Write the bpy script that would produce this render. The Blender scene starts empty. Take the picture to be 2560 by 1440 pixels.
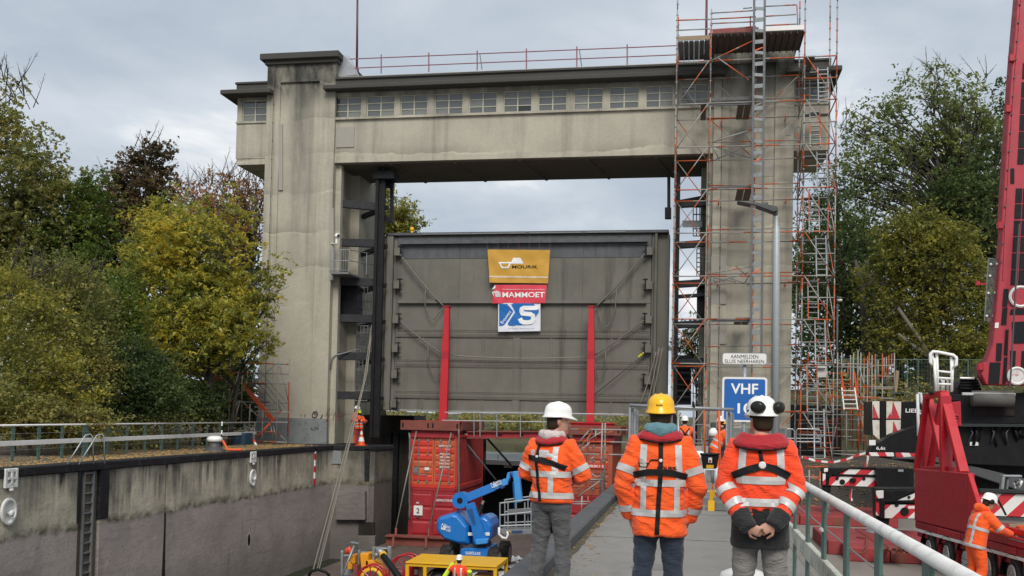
import bpy, bmesh, math, random
import numpy as np
from mathutils import Vector, Matrix, noise
from mathutils.bvhtree import BVHTree
random.seed(7); rng = np.random.default_rng(7)
SC = bpy.context.scene; COL = SC.collection
R = math.radians
# ------------------------------------------------------------------ camera
F = 2500.0; YAW, PIT, ROL = R(10.2136), R(1.8303), R(1.2028); EYE = 1.7
cy_, sy_ = math.cos(YAW), math.sin(YAW)
FW = Vector((-sy_*math.cos(PIT), cy_*math.cos(PIT), math.sin(PIT)))
r0 = Vector((cy_, sy_, 0)); u0 = r0.cross(FW)
RT = r0*math.cos(ROL)+u0*math.sin(ROL); UP = u0*math.cos(ROL)-r0*math.sin(ROL)
CO = Vector((0, 0, EYE))
cam = bpy.data.cameras.new('camera'); camo = bpy.data.objects.new('camera', cam); COL.objects.link(camo)
m = Matrix((RT, UP, -FW)).transposed().to_4x4(); m.translation = CO; camo.matrix_world = m
cam.sensor_width = 36; cam.lens = F/2560*36; cam.shift_y = 240/2560; cam.clip_end = 3000; cam.clip_start = .1
SC.camera = camo
# ------------------------------------------------------------------ sky and sun
W = bpy.data.worlds.new('World'); SC.world = W; W.use_nodes = True
nt = W.node_tree; N = nt.nodes; L = nt.links; N.clear()
SUN_EL, SUN_AZ = 43, 167      # azimuth the light comes from, clockwise from +Y
out = N.new('ShaderNodeOutputWorld')
sky = N.new('ShaderNodeTexSky'); sky.sky_type = 'NISHITA'; sky.sun_disc = False
sky.sun_elevation = R(SUN_EL); sky.sun_rotation = R(SUN_AZ); sky.air_density = 1.2; sky.dust_density = 2
bg1 = N.new('ShaderNodeBackground'); bg1.inputs[1].default_value = .05; L.new(sky.outputs[0], bg1.inputs[0])
tc = N.new('ShaderNodeTexCoord'); sep = N.new('ShaderNodeSeparateXYZ'); L.new(tc.outputs['Generated'], sep.inputs[0])
def mth(op, a, b=None, c=None):
    n = N.new('ShaderNodeMath'); n.operation = op
    for i, v in enumerate((a, b, c)):
        if v is None: continue
        if isinstance(v, (int, float)): n.inputs[i].default_value = v
        else: L.new(v, n.inputs[i])
    return n.outputs[0]
zz = mth('ADD', mth('MAXIMUM', sep.outputs[2], 0), .16)
cmb = N.new('ShaderNodeCombineXYZ'); L.new(mth('DIVIDE', sep.outputs[0], zz), cmb.inputs[0]); L.new(mth('DIVIDE', sep.outputs[1], zz), cmb.inputs[1])
L.new(mth('MULTIPLY', sep.outputs[2], 2.0), cmb.inputs[2])
nz = N.new('ShaderNodeTexNoise'); nz.inputs['Scale'].default_value = 1.35; nz.inputs['Detail'].default_value = 8; nz.inputs['Roughness'].default_value = .56; nz.inputs['Distortion'].default_value = .25
mp = N.new('ShaderNodeMapping'); mp.inputs['Location'].default_value = (10.931, -18.786, 2.07); mp.inputs['Scale'].default_value = (1, .8, 1)
L.new(cmb.outputs[0], mp.inputs[0]); L.new(mp.outputs[0], nz.inputs['Vector'])
cr = N.new('ShaderNodeValToRGB'); L.new(nz.outputs[0], cr.inputs[0])
e = cr.color_ramp.elements; e[0].position = .34; e[0].color = (.42, .475, .56, 1); e[1].position = .67; e[1].color = (.93, .93, .925, 1)
x = cr.color_ramp.elements.new(.48); x.color = (.51, .57, .64, 1)
x = cr.color_ramp.elements.new(.58); x.color = (.62, .67, .73, 1)
bg2 = N.new('ShaderNodeBackground'); bg2.inputs[1].default_value = .58; L.new(cr.outputs[0], bg2.inputs[0])
mx = N.new('ShaderNodeMixShader'); mx.inputs[0].default_value = .93; L.new(bg1.outputs[0], mx.inputs[1]); L.new(bg2.outputs[0], mx.inputs[2])
L.new(mx.outputs[0], out.inputs[0])
sl = bpy.data.lights.new('sun', 'SUN'); sl.energy = 1.5; sl.angle = R(28); sl.color = (1, .95, .88)
so = bpy.data.objects.new('sun', sl); COL.objects.link(so)
sd = Vector((math.sin(R(SUN_AZ))*math.cos(R(SUN_EL)), math.cos(R(SUN_AZ))*math.cos(R(SUN_EL)), math.sin(R(SUN_EL))))
so.rotation_euler = sd.to_track_quat('Z', 'Y').to_euler(); so.location = sd*60
SC.view_settings.view_transform = 'Standard'; SC.view_settings.look = 'None'; SC.view_settings.gamma = 1
SC.view_settings.exposure = .95; SC.view_settings.use_curve_mapping = False
# ------------------------------------------------------------------ helpers
def P(px, py, Y=None, X=None, Z=None):
    """a point of the place seen at pixel px,py of the 2560 px photograph, on one plane of the place"""
    d = FW*F + RT*(px-1280) - UP*(py-960)
    t = (Y-CO.y)/d.y if Y is not None else (X-CO.x)/d.x if X is not None else (Z-CO.z)/d.z
    return CO + d*t
def Q(px, py, lat, off=0):
    """a point on the upright plane of the trailer side, which runs parallel to the view"""
    d = FW*F + RT*(px-1280) - UP*(py-960); r = Vector((cy_, sy_, 0))
    return CO + d*((lat+off)/d.dot(r))
ORG = {}
def props(o, label=None, cat=None, group=None, kind=None):
    for k, v in (('label', label), ('category', cat), ('group', group), ('kind', kind)):
        if v: o[k] = v
    return o
def thing(name, label, cat, loc=(0, 0, 0), group=None):
    o = bpy.data.objects.new(name, None); COL.objects.link(o); o.location = loc; o.empty_display_size = .3
    ORG[o.name] = Vector(loc)
    return props(o, label, cat, group)
def link(me, name, mat, parent=None, label=None):
    o = bpy.data.objects.new(name, me); COL.objects.link(o)
    if mat and not me.materials: me.materials.append(mat)
    if parent: o.parent = parent; ORG[o.name] = ORG[parent.name]
    else: ORG[o.name] = Vector()
    if label: o['label'] = label
    return o
class G:
    """a mesh under construction"""
    def __init__(s): s.v = []; s.f = []
    def add(s, vs, fs):
        b = len(s.v); s.v += [tuple(v) for v in vs]; s.f += [tuple(i+b for i in f) for f in fs]; return s
    def box(s, x0, x1, y0, y1, z0, z1):
        vs = [(x, y, z) for z in (z0, z1) for y in (y0, y1) for x in (x0, x1)]
        return s.add(vs, [(0, 2, 3, 1), (4, 5, 7, 6), (0, 1, 5, 4), (2, 6, 7, 3), (0, 4, 6, 2), (1, 3, 7, 5)])
    def obox(s, c, size, rot):
        m = rot.to_matrix() if hasattr(rot, 'to_matrix') else rot
        c = Vector(c); h = Vector(size)/2
        vs = [c + m @ Vector((sx*h.x, sy*h.y, sz*h.z)) for sz in (-1, 1) for sy in (-1, 1) for sx in (-1, 1)]
        return s.add(vs, [(0, 2, 3, 1), (4, 5, 7, 6), (0, 1, 5, 4), (2, 6, 7, 3), (0, 4, 6, 2), (1, 3, 7, 5)])
    def bar(s, p, q, w, h, up=(0, 0, 1)):
        p, q = Vector(p), Vector(q); d = (q-p); ln = d.length; d.normalize()
        a = d.cross(Vector(up))
        if a.length < 1e-4: a = d.cross(Vector((0, 1, 0)))
        a.normalize(); b = a.cross(d)
        return s.obox((p+q)/2, (ln, w, h), Matrix((d, a, b)).transposed())
    def tube(s, p, q, r, n=8, r2=None, cap=True):
        return s.path([p, q], [r, r if r2 is None else r2], n, cap)
    def path(s, pts, rad, n=8, cap=True):
        pts = [Vector(p) for p in pts]
        if isinstance(rad, (int, float)): rad = [rad]*len(pts)
        rings = []; a = None
        for i, p in enumerate(pts):
            d = (pts[min(i+1, len(pts)-1)]-pts[max(i-1, 0)])
            d = d.normalized() if d.length > 1e-9 else Vector((0, 0, 1))
            if a is None:
                a = d.cross(Vector((0, 0, 1)))
                if a.length < .05: a = d.cross(Vector((0, 1, 0)))
            a = (a - d*a.dot(d)).normalized(); b = d.cross(a)
            rings.append([p + (a*math.cos(t*2*math.pi/n)+b*math.sin(t*2*math.pi/n))*rad[i] for t in range(n)])
        vs = [v for r in rings for v in r]; fs = []
        for i in range(len(rings)-1):
            for t in range(n):
                u = (t+1) % n; fs.append((i*n+t, i*n+u, (i+1)*n+u, (i+1)*n+t))
        if cap: fs += [tuple(range(n-1, -1, -1)), tuple((len(rings)-1)*n+t for t in range(n))]
        return s.add(vs, fs)
    def rings(s, rs, n=20):
        """rs: (centre, half width vec, half depth vec)"""
        vs = []; fs = []
        for c, a, b in rs:
            for t in range(n):
                w = t*2*math.pi/n; vs.append(Vector(c)+Vector(a)*math.cos(w)+Vector(b)*math.sin(w))
        for i in range(len(rs)-1):
            for t in range(n):
                u = (t+1) % n; fs.append((i*n+t, i*n+u, (i+1)*n+u, (i+1)*n+t))
        fs += [tuple(range(n-1, -1, -1)), tuple((len(rs)-1)*n+t for t in range(n))]
        return s.add(vs, fs)
    def ball(s, c, r, n=12, m=8):
        c = Vector(c); r = Vector(r) if not isinstance(r, (int, float)) else Vector((r, r, r))
        return s.rings([(c+Vector((0, 0, r.z*math.sin(t))), (max(r.x*math.cos(t), .002), 0, 0), (0, max(r.y*math.cos(t), .002), 0))
                        for t in [(-.5+k/m)*math.pi for k in range(m+1)]], n)
    def lathe(s, c, prof, n=20, axis='z'):
        c = Vector(c); A = {'z': ((1, 0, 0), (0, 1, 0), (0, 0, 1)), 'y': ((1, 0, 0), (0, 0, -1), (0, 1, 0)), 'x': ((0, 1, 0), (0, 0, 1), (1, 0, 0))}[axis]
        a, b, d = (Vector(q) for q in A)
        return s.rings([(c+d*h, a*max(r, .0015), b*max(r, .0015)) for r, h in prof], n)
    def prism(s, poly, d):
        """3d polygon extruded by the vector d"""
        n = len(poly); d = Vector(d); poly = [Vector(p) for p in poly]
        vs = poly+[p+d for p in poly]
        fs = [tuple(range(n)), tuple(range(2*n-1, n-1, -1))]+[(i, i+n, (i+1) % n+n, (i+1) % n) for i in range(n)]
        return s.add(vs, fs)
    def pprism(s, px, Y, dy):
        return s.prism([P(a, b, Y=Y) for a, b in px], (0, dy, 0))
    def prect(s, x0, y0, x1, y1, Y, dy):
        return s.pprism([(x0, y0), (x1, y0), (x1, y1), (x0, y1)], Y, dy)
    def mesh(s, name, org=None, smooth=False):
        me = bpy.data.meshes.new(name)
        o = org or Vector()
        me.from_pydata([(v[0]-o[0], v[1]-o[1], v[2]-o[2]) for v in s.v], [], s.f)
        bm = bmesh.new(); bm.from_mesh(me); bmesh.ops.recalc_face_normals(bm, faces=bm.faces); bm.to_mesh(me); bm.free()
        if smooth: me.polygons.foreach_set('use_smooth', [True]*len(me.polygons))
        me.update(); return me
    def obj(s, name, mat, parent=None, smooth=False, bevel=0, label=None, local=False):
        org = ORG[parent.name] if parent and not local else None
        o = link(s.mesh(name, org, smooth), name, mat, parent, label)
        if bevel:
            b = o.modifiers.new('bevel', 'BEVEL'); b.width = bevel; b.segments = 1; b.limit_method = 'ANGLE'
        return o
    def top(s, name, mat, label, cat, group=None, kind=None, smooth=False, bevel=0):
        c = Vector([(min(v[i] for v in s.v)+max(v[i] for v in s.v))/2 for i in range(2)]+[min(v[2] for v in s.v)])
        o = link(s.mesh(name, c, smooth), name, mat); o.location = c; ORG[o.name] = c
        if bevel:
            b = o.modifiers.new('bevel', 'BEVEL'); b.width = bevel; b.segments = 1; b.limit_method = 'ANGLE'
        return props(o, label, cat, group, kind)
def kids(o): return [c for c in bpy.data.objects if c.parent == o]
def copy_tree(o, loc=None, rz=None, label=None):
    def cp(a, par):
        c = a.copy(); COL.objects.link(c)
        if par: c.parent = par; c.matrix_parent_inverse = Matrix()
        for k in KIDS.get(a.name, []): cp(k, c)
        return c
    KIDS = {}
    for a in bpy.data.objects:
        if a.parent: KIDS.setdefault(a.parent.name, []).append(a)
    c = cp(o, None)
    if loc is not None: c.location = loc; ORG[c.name] = Vector(loc)
    if rz is not None: c.rotation_euler = (0, 0, rz)
    if label: c['label'] = label
    return c
def eval_mesh(o, name):
    dg = bpy.context.evaluated_depsgraph_get(); dg.update()
    me = bpy.data.meshes.new_from_object(o.evaluated_get(dg)); me.name = name
    return me
def text_mesh(s, width=None, height=1, bold=0.0, depth=.002, spacing=1.0):
    """lettering in the XZ plane facing -Y, centred; returns (verts, faces)"""
    c = bpy.data.curves.new('lettering', 'FONT'); c.body = s; c.size = 1; c.align_x = 'CENTER'; c.align_y = 'CENTER'
    c.offset = bold; c.extrude = 0; c.resolution_u = 3; c.space_character = spacing
    o = bpy.data.objects.new('lettering', c); COL.objects.link(o)
    me = eval_mesh(o, 'lettering')
    vs = [v.co.copy() for v in me.vertices]; fs = [tuple(p.vertices) for p in me.polygons]
    bpy.data.objects.remove(o); bpy.data.curves.remove(c); bpy.data.meshes.remove(me)
    if not vs: return [], []
    x0 = min(v.x for v in vs); x1 = max(v.x for v in vs); y0 = min(v.y for v in vs); y1 = max(v.y for v in vs)
    k = height/(y1-y0); kx = width/(x1-x0) if width else k
    return [((v.x-(x0+x1)/2)*kx, (v.y-(y0+y1)/2)*k) for v in vs], fs
def letter(g, s, fn, w, h, bold=0.0, rot=0):
    """lay text into g through fn(u, v) -> point; u right, v up"""
    vs, fs = text_mesh(s, w, h, bold)
    c, sn = math.cos(rot), math.sin(rot)
    g.add([fn(a*c-b*sn, a*sn+b*c) for a, b in vs], fs)
# ------------------------------------------------------------------ materials
def newmat(name):
    m = bpy.data.materials.new(name); m.use_nodes = True; t = m.node_tree
    return m, t, t.nodes, t.links, t.nodes['Principled BSDF']
def nd(t, typ, **kw):
    n = t.nodes.new(typ)
    for k, v in kw.items():
        if k in n.inputs: n.inputs[k].default_value = v
        else: setattr(n, k, v)
    return n
def noise_n(t, vec, scale, detail=4, rough=.55, mapscale=None, dist=0):
    if mapscale:
        mp = nd(t, 'ShaderNodeMapping'); mp.inputs['Scale'].default_value = mapscale; t.links.new(vec, mp.inputs[0]); vec = mp.outputs[0]
    n = nd(t, 'ShaderNodeTexNoise', Scale=scale, Detail=detail, Roughness=rough, Distortion=dist); t.links.new(vec, n.inputs['Vector'])
    return n.outputs[0]
def ramp(t, fac, stops):
    r = nd(t, 'ShaderNodeValToRGB'); t.links.new(fac, r.inputs[0]); el = r.color_ramp.elements
    while len(el) < len(stops): el.new(.5)
    for q, (p, c) in zip(el, stops):
        q.position = p; q.color = (c, c, c, 1) if isinstance(c, (int, float)) else (*c, 1)
    return r.outputs[0]
def mix(t, fac, a, b, mode='MIX'):
    n = nd(t, 'ShaderNodeMix', data_type='RGBA', blend_type=mode)
    for s, v in ((n.inputs[0], fac), (n.inputs[6], a), (n.inputs[7], b)):
        if isinstance(v, (int, float)): s.default_value = v
        elif isinstance(v, tuple): s.default_value = (*v, 1) if len(v) == 3 else v
        else: t.links.new(v, s)
    return n.outputs[2]
def math_n(t, op, a, b=0):
    n = nd(t, 'ShaderNodeMath', operation=op)
    for s, v in ((n.inputs[0], a), (n.inputs[1], b)):
        if isinstance(v, (int, float)): s.default_value = v
        else: t.links.new(v, s)
    return n.outputs[0]
def bump(t, bs, h, dist, strength=1):
    b = nd(t, 'ShaderNodeBump', Strength=strength, Distance=dist); t.links.new(h, b.inputs['Height']); t.links.new(b.outputs[0], bs.inputs['Normal'])
MATS = {}
def M(name, col, rough=.6, metal=0, var=.25, scale=2.5, dirt=.0, dirtcol=(.05, .04, .03), bmp=.003, bscale=60, streak=0, world=False, coat=0, spec=.5):
    if name in MATS: return MATS[name]
    m, t, n, l, bs = newmat(name)
    tcn = nd(t, 'ShaderNodeTexCoord'); vec = tcn.outputs['Object']
    if world: g = nd(t, 'ShaderNodeNewGeometry'); vec = g.outputs['Position']
    a = noise_n(t, vec, scale, 6)
    c = mix(t, a, tuple(min(1, q*(1+var)) for q in col), tuple(q*(1-var) for q in col))
    if streak:
        s = noise_n(t, vec, 1, 5, .6, (3.5, 3.5, .22)); s = ramp(t, s, [(.45, 0), (.7, 1)])
        c = mix(t, math_n(t, 'MULTIPLY', s, streak), c, dirtcol)
    if dirt:
        d = ramp(t, noise_n(t, vec, scale*1.7, 8, .7), [(.5, 0), (.72, 1)])
        c = mix(t, math_n(t, 'MULTIPLY', d, dirt), c, dirtcol)
    l.new(c, bs.inputs['Base Color'])
    r = ramp(t, noise_n(t, vec, scale*3, 4), [(.3, max(.05, rough-.12)), (.7, min(1, rough+.12))]); l.new(r, bs.inputs['Roughness'])
    bs.inputs['Metallic'].default_value = metal; bs.inputs['Specular IOR Level'].default_value = spec if max(col) > .05 else .16
    if coat: bs.inputs['Coat Weight'].default_value = coat; bs.inputs['Coat Roughness'].default_value = .12
    if bmp: bump(t, bs, noise_n(t, vec, bscale, 5), bmp)
    MATS[name] = m; return m
# ------------------------------------------------------------------ special materials
def concrete(name, base, stain=.6, zoff=0, topz=None, lifts=True):
    m, t, n, l, bs = newmat(name)
    pos = nd(t, 'ShaderNodeNewGeometry').outputs['Position']
    sp = nd(t, 'ShaderNodeSeparateXYZ'); l.new(pos, sp.inputs[0]); z = sp.outputs[2]
    c = mix(t, noise_n(t, pos, .55, 8, .62), tuple(q*1.25 for q in base), tuple(q*.72 for q in base))
    c = mix(t, ramp(t, noise_n(t, pos, 7, 6, .7), [(.35, 0), (.75, .4)]), c, tuple(q*.6 for q in base))
    if lifts:   # pour lines: each lift of formwork has its own tone
        wob = math_n(t, 'ADD', z, math_n(t, 'MULTIPLY', noise_n(t, pos, .5, 5), 1.1))
        lf = math_n(t, 'FRACT', math_n(t, 'MULTIPLY', wob, .5))
        c = mix(t, math_n(t, 'MULTIPLY', ramp(t, lf, [(0, .8), (.25, .2), (.55, 0), (.97, .0), (1, .0)]), ramp(t, noise_n(t, pos, .22, 3), [(.4, 0), (.6, 1)])), c, tuple(q*.55 for q in base))
        c = mix(t, math_n(t, 'MULTIPLY', ramp(t, lf, [(.93, 0), (.96, .3), (.985, .3), (1, 0)]), ramp(t, noise_n(t, pos, .35, 4), [(.5, 0), (.62, 1)])), c, tuple(min(1, q*1.5) for q in base))
    s = ramp(t, noise_n(t, pos, 1, 6, .6, (1.0, 1.0, .06)), [(.52, 0), (.70, 1)])
    c = mix(t, math_n(t, 'MULTIPLY', s, stain), c, (.06, .056, .05))
    if topz:    # long run-off stains down the middle of each pier
        for xc in (-21.15, 2.6):
            dx = math_n(t, 'ABSOLUTE', math_n(t, 'ADD', sp.outputs[0], math_n(t, 'ADD', math_n(t, 'MULTIPLY', noise_n(t, pos, .5, 4), .9), -xc-.45)))
            wv = ramp(t, dx, [(.12, 1), (.55, .35), (.95, 0)])
            zr = nd(t, 'ShaderNodeMapRange'); zr.inputs[1].default_value = 7; zr.inputs[2].default_value = 20; l.new(z, zr.inputs[0])
            br = ramp(t, noise_n(t, pos, 1, 6, .65, (1.6, 1.6, .25)), [(.3, .3), (.6, 1)])
            c = mix(t, math_n(t, 'MULTIPLY', math_n(t, 'MULTIPLY', wv, zr.outputs[0]), math_n(t, 'MULTIPLY', br, .85)), c, (.055, .053, .048))
    if topz:    # black algae on the weathered ledges near the roof
        a = nd(t, 'ShaderNodeMapRange'); a.inputs[1].default_value = topz[0]; a.inputs[2].default_value = topz[1]; l.new(z, a.inputs[0])
        q = ramp(t, noise_n(t, pos, 1, 6, .65, (.8, .8, .35)), [(.3, .15), (.55, 1)])
        c = mix(t, math_n(t, 'MULTIPLY', math_n(t, 'MULTIPLY', q, a.outputs[0]), .95), c, (.018, .019, .018))
    l.new(c, bs.inputs['Base Color']); bs.inputs['Roughness'].default_value = .93
    bump(t, bs, noise_n(t, pos, 14, 8, .7), .012)
    return m
CONC = concrete('weathered_concrete', (.425, .397, .318), .45, topz=(17.9, 19.4))
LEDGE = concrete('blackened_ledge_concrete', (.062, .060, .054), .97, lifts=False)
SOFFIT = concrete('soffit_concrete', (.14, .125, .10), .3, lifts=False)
PATCH = M('grey_repair_mortar', (.31, .295, .255), .9, var=.08)
PLINTH = M('grey_plinth_paint', (.20, .215, .215), .85, var=.25, dirt=.5)
def lockwall(name='lock_wall_concrete', k=1.0):
    m, t, n, l, bs = newmat(name)
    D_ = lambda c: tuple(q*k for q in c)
    pos = nd(t, 'ShaderNodeNewGeometry').outputs['Position']
    sp = nd(t, 'ShaderNodeSeparateXYZ'); l.new(pos, sp.inputs[0]); z = sp.outputs[2]
    zw = math_n(t, 'ADD', z, math_n(t, 'MULTIPLY', math_n(t, 'SUBTRACT', noise_n(t, pos, 1.2, 5), .5), .35))
    up = mix(t, noise_n(t, pos, 1.5, 8, .65), D_((.70, .64, .49)), D_((.41, .37, .29)))
    st = noise_n(t, pos, 1, 7, .68, (2.6, 2.6, .16))
    mr = nd(t, 'ShaderNodeMapRange'); mr.inputs[1].default_value = -1.9; mr.inputs[2].default_value = -.3; l.new(z, mr.inputs[0])
    up = mix(t, math_n(t, 'MULTIPLY', ramp(t, math_n(t, 'ADD', st, math_n(t, 'MULTIPLY', mr.outputs[0], .3)), [(.60, 0), (.82, 1)]), ramp(t, noise_n(t, pos, .55, 4, .6), [(.38, .25), (.6, 1)])), up, (.022, .022, .022))
    up = mix(t, ramp(t, noise_n(t, pos, 1, 6, .6, (3.2, 3.2, .25)), [(.60, 0), (.72, .6)]), up, D_((.62, .58, .5)))
    up = mix(t, ramp(t, noise_n(t, pos, .6, 5, .65), [(.4, .6), (.6, 0)]), up, D_((.20, .185, .15)))
    lo = mix(t, noise_n(t, pos, .9, 9, .7), D_((.54, .465, .43)), D_((.25, .22, .205)))
    lo = mix(t, ramp(t, noise_n(t, pos, 2.6, 8, .75), [(.55, 0), (.75, .45)]), lo, D_((.56, .51, .46)))
    lo = mix(t, ramp(t, noise_n(t, pos, 1, 6, .6, (.5, .5, 3.2), .8), [(.56, 0), (.66, .35)]), lo, D_((.2, .175, .165)))
    lo = mix(t, ramp(t, noise_n(t, pos, 1.1, 9, .78), [(.5, 0), (.62, .55)]), lo, D_((.30, .265, .235)))
    lo = mix(t, ramp(t, noise_n(t, pos, 3.5, 8, .8), [(.58, 0), (.7, .6)]), lo, D_((.66, .60, .53)))
    tide = nd(t, 'ShaderNodeMapRange'); tide.inputs[1].default_value = -3.6; tide.inputs[2].default_value = -5.4; l.new(zw, tide.inputs[0])
    lo = mix(t, math_n(t, 'MULTIPLY', tide.outputs[0], .55), lo, D_((.16, .15, .125)))
    lo = mix(t, ramp(t, noise_n(t, pos, .45, 5, .6), [(.40, .45), (.56, 0)]), lo, D_((.17, .15, .14)))
    lo = mix(t, ramp(t, noise_n(t, pos, 1, 6, .65, (1.6, 1.6, .3)), [(.6, 0), (.74, .5)]), lo, D_((.13, .12, .11)))
    c = mix(t, ramp(t, math_n(t, 'MULTIPLY', math_n(t, 'ADD', zw, 5), .2), [(.618, 1), (.632, 0)]), up, lo)
    moss = ramp(t, math_n(t, 'MULTIPLY', math_n(t, 'ADD', zw, 5), .2), [(.60, 0), (.625, .9), (.65, .5), (.675, 0)])
    c = mix(t, math_n(t, 'MULTIPLY', moss, ramp(t, noise_n(t, pos, 2.5, 6), [(.35, 0), (.6, 1)])), c, (.045, .048, .018))
    l.new(c, bs.inputs['Base Color']); bs.inputs['Roughness'].default_value = .8
    h = math_n(t, 'ADD', noise_n(t, pos, 5, 9, .75), math_n(t, 'MULTIPLY', noise_n(t, pos, 1, 4, .6, (.8, .8, 3), .5), .25))
    bump(t, bs, h, .05)
    return m
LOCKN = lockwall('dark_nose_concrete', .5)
LOCKW = lockwall()
COPING = M('black_painted_coping', (.018, .019, .022), .55, var=.4, dirt=.25, dirtcol=(.12, .11, .10), bmp=.006, bscale=12)
WETSHADE = M('wet_shaded_recess', (.022, .019, .016), .5, var=.5, streak=.6, dirtcol=(.05, .045, .04), bmp=.03, bscale=6)
def walkm():
    m, t, n, l, bs = newmat('walkway_asphalt')
    pos = nd(t, 'ShaderNodeNewGeometry').outputs['Position']
    c = mix(t, noise_n(t, pos, .8, 8, .65), (.26, .245, .225), (.135, .127, .117))
    c = mix(t, ramp(t, noise_n(t, pos, 4.5, 8, .75), [(.45, 0), (.7, .5)]), c, (.12, .113, .104))
    c = mix(t, ramp(t, noise_n(t, pos, 90, 3), [(.4, 0), (.75, .5)]), c, (.38, .365, .345))
    c = mix(t, ramp(t, noise_n(t, pos, 9, 4, .7), [(.66, 0), (.70, .8)]), c, (.46, .44, .40))
    c = mix(t, ramp(t, noise_n(t, pos, 1.7, 6, .7), [(.56, 0), (.68, .45)]), c, (.13, .12, .11))
    l.new(c, bs.inputs['Base Color']); bs.inputs['Roughness'].default_value = .9; bump(t, bs, noise_n(t, pos, 120, 4), .006)
    return m
WALK = walkm()
def yardm():
    m, t, n, l, bs = newmat('yard_timber_matting')
    pos = nd(t, 'ShaderNodeNewGeometry').outputs['Position']
    c = mix(t, noise_n(t, pos, 1, 7, .7, (.5, 9, 1)), (.30, .265, .23), (.12, .106, .095))
    c = mix(t, ramp(t, noise_n(t, pos, .5, 6), [(.45, 0), (.7, .6)]), c, (.24, .215, .19))
    l.new(c, bs.inputs['Base Color']); bs.inputs['Roughness'].default_value = .85; bump(t, bs, noise_n(t, pos, 1, 6, .6, (2, 14, 1)), .02)
    return m
YARD = yardm()
def groundm(name, a, b, c3, sc=3):
    m, t, n, l, bs = newmat(name)
    pos = nd(t, 'ShaderNodeNewGeometry').outputs['Position']
    c = mix(t, noise_n(t, pos, sc, 8, .7), a, b)
    c = mix(t, ramp(t, noise_n(t, pos, sc*9, 5, .7), [(.55, 0), (.66, .8)]), c, c3)
    l.new(c, bs.inputs['Base Color']); bs.inputs['Roughness'].default_value = .95; bump(t, bs, noise_n(t, pos, sc*12, 6, .7), .05)
    return m
LITTER = groundm('leaf_littered_paving', (.17, .14, .105), (.09, .078, .062), (.42, .27, .10), 2)
GRASS = groundm('rough_grass_bank', (.045, .055, .02), (.09, .075, .04), (.16, .12, .06), 2)
SOIL = groundm('bare_soil_bank', (.085, .068, .05), (.045, .036, .028), (.15, .13, .10), 1.4)
def waterm():
    m, t, n, l, bs = newmat('canal_water')
    pos = nd(t, 'ShaderNodeNewGeometry').outputs['Position']
    bs.inputs['Base Color'].default_value = (.030, .036, .022, 1); bs.inputs['IOR'].default_value = 1.33
    sp = nd(t, 'ShaderNodeSeparateXYZ'); l.new(pos, sp.inputs[0]); mr = nd(t, 'ShaderNodeMapRange'); mr.inputs[1].default_value = 212; mr.inputs[2].default_value = 196; l.new(math_n(t, 'ADD', sp.outputs[1], math_n(t, 'MULTIPLY', noise_n(t, pos, .04, 3), 14)), mr.inputs[0])
    l.new(math_n(t, 'ADD', math_n(t, 'MULTIPLY', mr.outputs[0], .32), .07), bs.inputs['Roughness'])
    bump(t, bs, math_n(t, 'MULTIPLY', noise_n(t, pos, .55, 5, .6, (.6, 1, 1)), math_n(t, 'ADD', math_n(t, 'MULTIPLY', mr.outputs[0], .9), .04)), .9, 1)
    return m
WATER = waterm()
def steelgate():
    m, t, n, l, bs = newmat('weathered_gate_steel')
    pos = nd(t, 'ShaderNodeNewGeometry').outputs['Position']
    c = mix(t, noise_n(t, pos, .5, 8, .65), (.20, .188, .155), (.074, .071, .061))
    c = mix(t, ramp(t, noise_n(t, pos, 1, 7, .65, (2.4, 2.4, .22)), [(.5, 0), (.72, .5)]), c, (.165, .16, .14))
    c = mix(t, ramp(t, noise_n(t, pos, 1, 6, .6, (1.7, 1.7, .12)), [(.55, 0), (.7, .6)]), c, (.042, .04, .036))
    c = mix(t, ramp(t, noise_n(t, pos, 6, 8, .7), [(.62, 0), (.8, .5)]), c, (.11, .105, .05))
    l.new(c, bs.inputs['Base Color']); bs.inputs['Roughness'].default_value = .8; bump(t, bs, noise_n(t, pos, 22, 7, .7), .012)
    return m
GATE = steelgate()
GATE2 = M('gate_painted_band', (.085, .09, .095), .7, var=.3, streak=.5, dirtcol=(.03, .03, .03), world=True)
BLACKST = M('black_guide_steel', (.014, .014, .016), .55, var=.5, dirt=.25, dirtcol=(.05, .05, .05))
def tubem(name, grey, orange, bias):
    m, t, n, l, bs = newmat(name)
    pos = nd(t, 'ShaderNodeNewGeometry').outputs['Position']
    oi = nd(t, 'ShaderNodeObjectInfo').outputs['Random']
    v = nd(t, 'ShaderNodeVectorMath', operation='ADD'); l.new(pos, v.inputs[0])
    cm = nd(t, 'ShaderNodeCombineXYZ'); l.new(math_n(t, 'MULTIPLY', oi, 50), cm.inputs[1]); l.new(cm.outputs[0], v.inputs[1])
    k = ramp(t, noise_n(t, v.outputs[0], .75, 3, .5), [(bias, 0), (bias+.015, 1)])
    g = mix(t, noise_n(t, pos, 3, 6, .7), tuple(q*1.2 for q in grey), tuple(q*.6 for q in grey))
    o = mix(t, noise_n(t, pos, 9, 6, .75), orange, tuple(q*.45 for q in orange))
    l.new(mix(t, k, g, o), bs.inputs['Base Color']); bs.inputs['Roughness'].default_value = .55; bs.inputs['Metallic'].default_value = .15
    return m
TUBE = tubem('scaffold_tube_paint', (.33, .32, .295), (.60, .12, .03), .515)
TUBER = tubem('scaffold_tube_reddish', (.36, .33, .30), (.55, .10, .04), .54)
GALV = M('galvanised_steel', (.33, .35, .36), .45, .55, var=.2, scale=9, dirt=.2, dirtcol=(.15, .15, .14))
GALVD = M('dull_galvanised_steel', (.20, .21, .215), .55, .3, var=.25, scale=6, dirt=.3, dirtcol=(.09, .085, .08))
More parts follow.
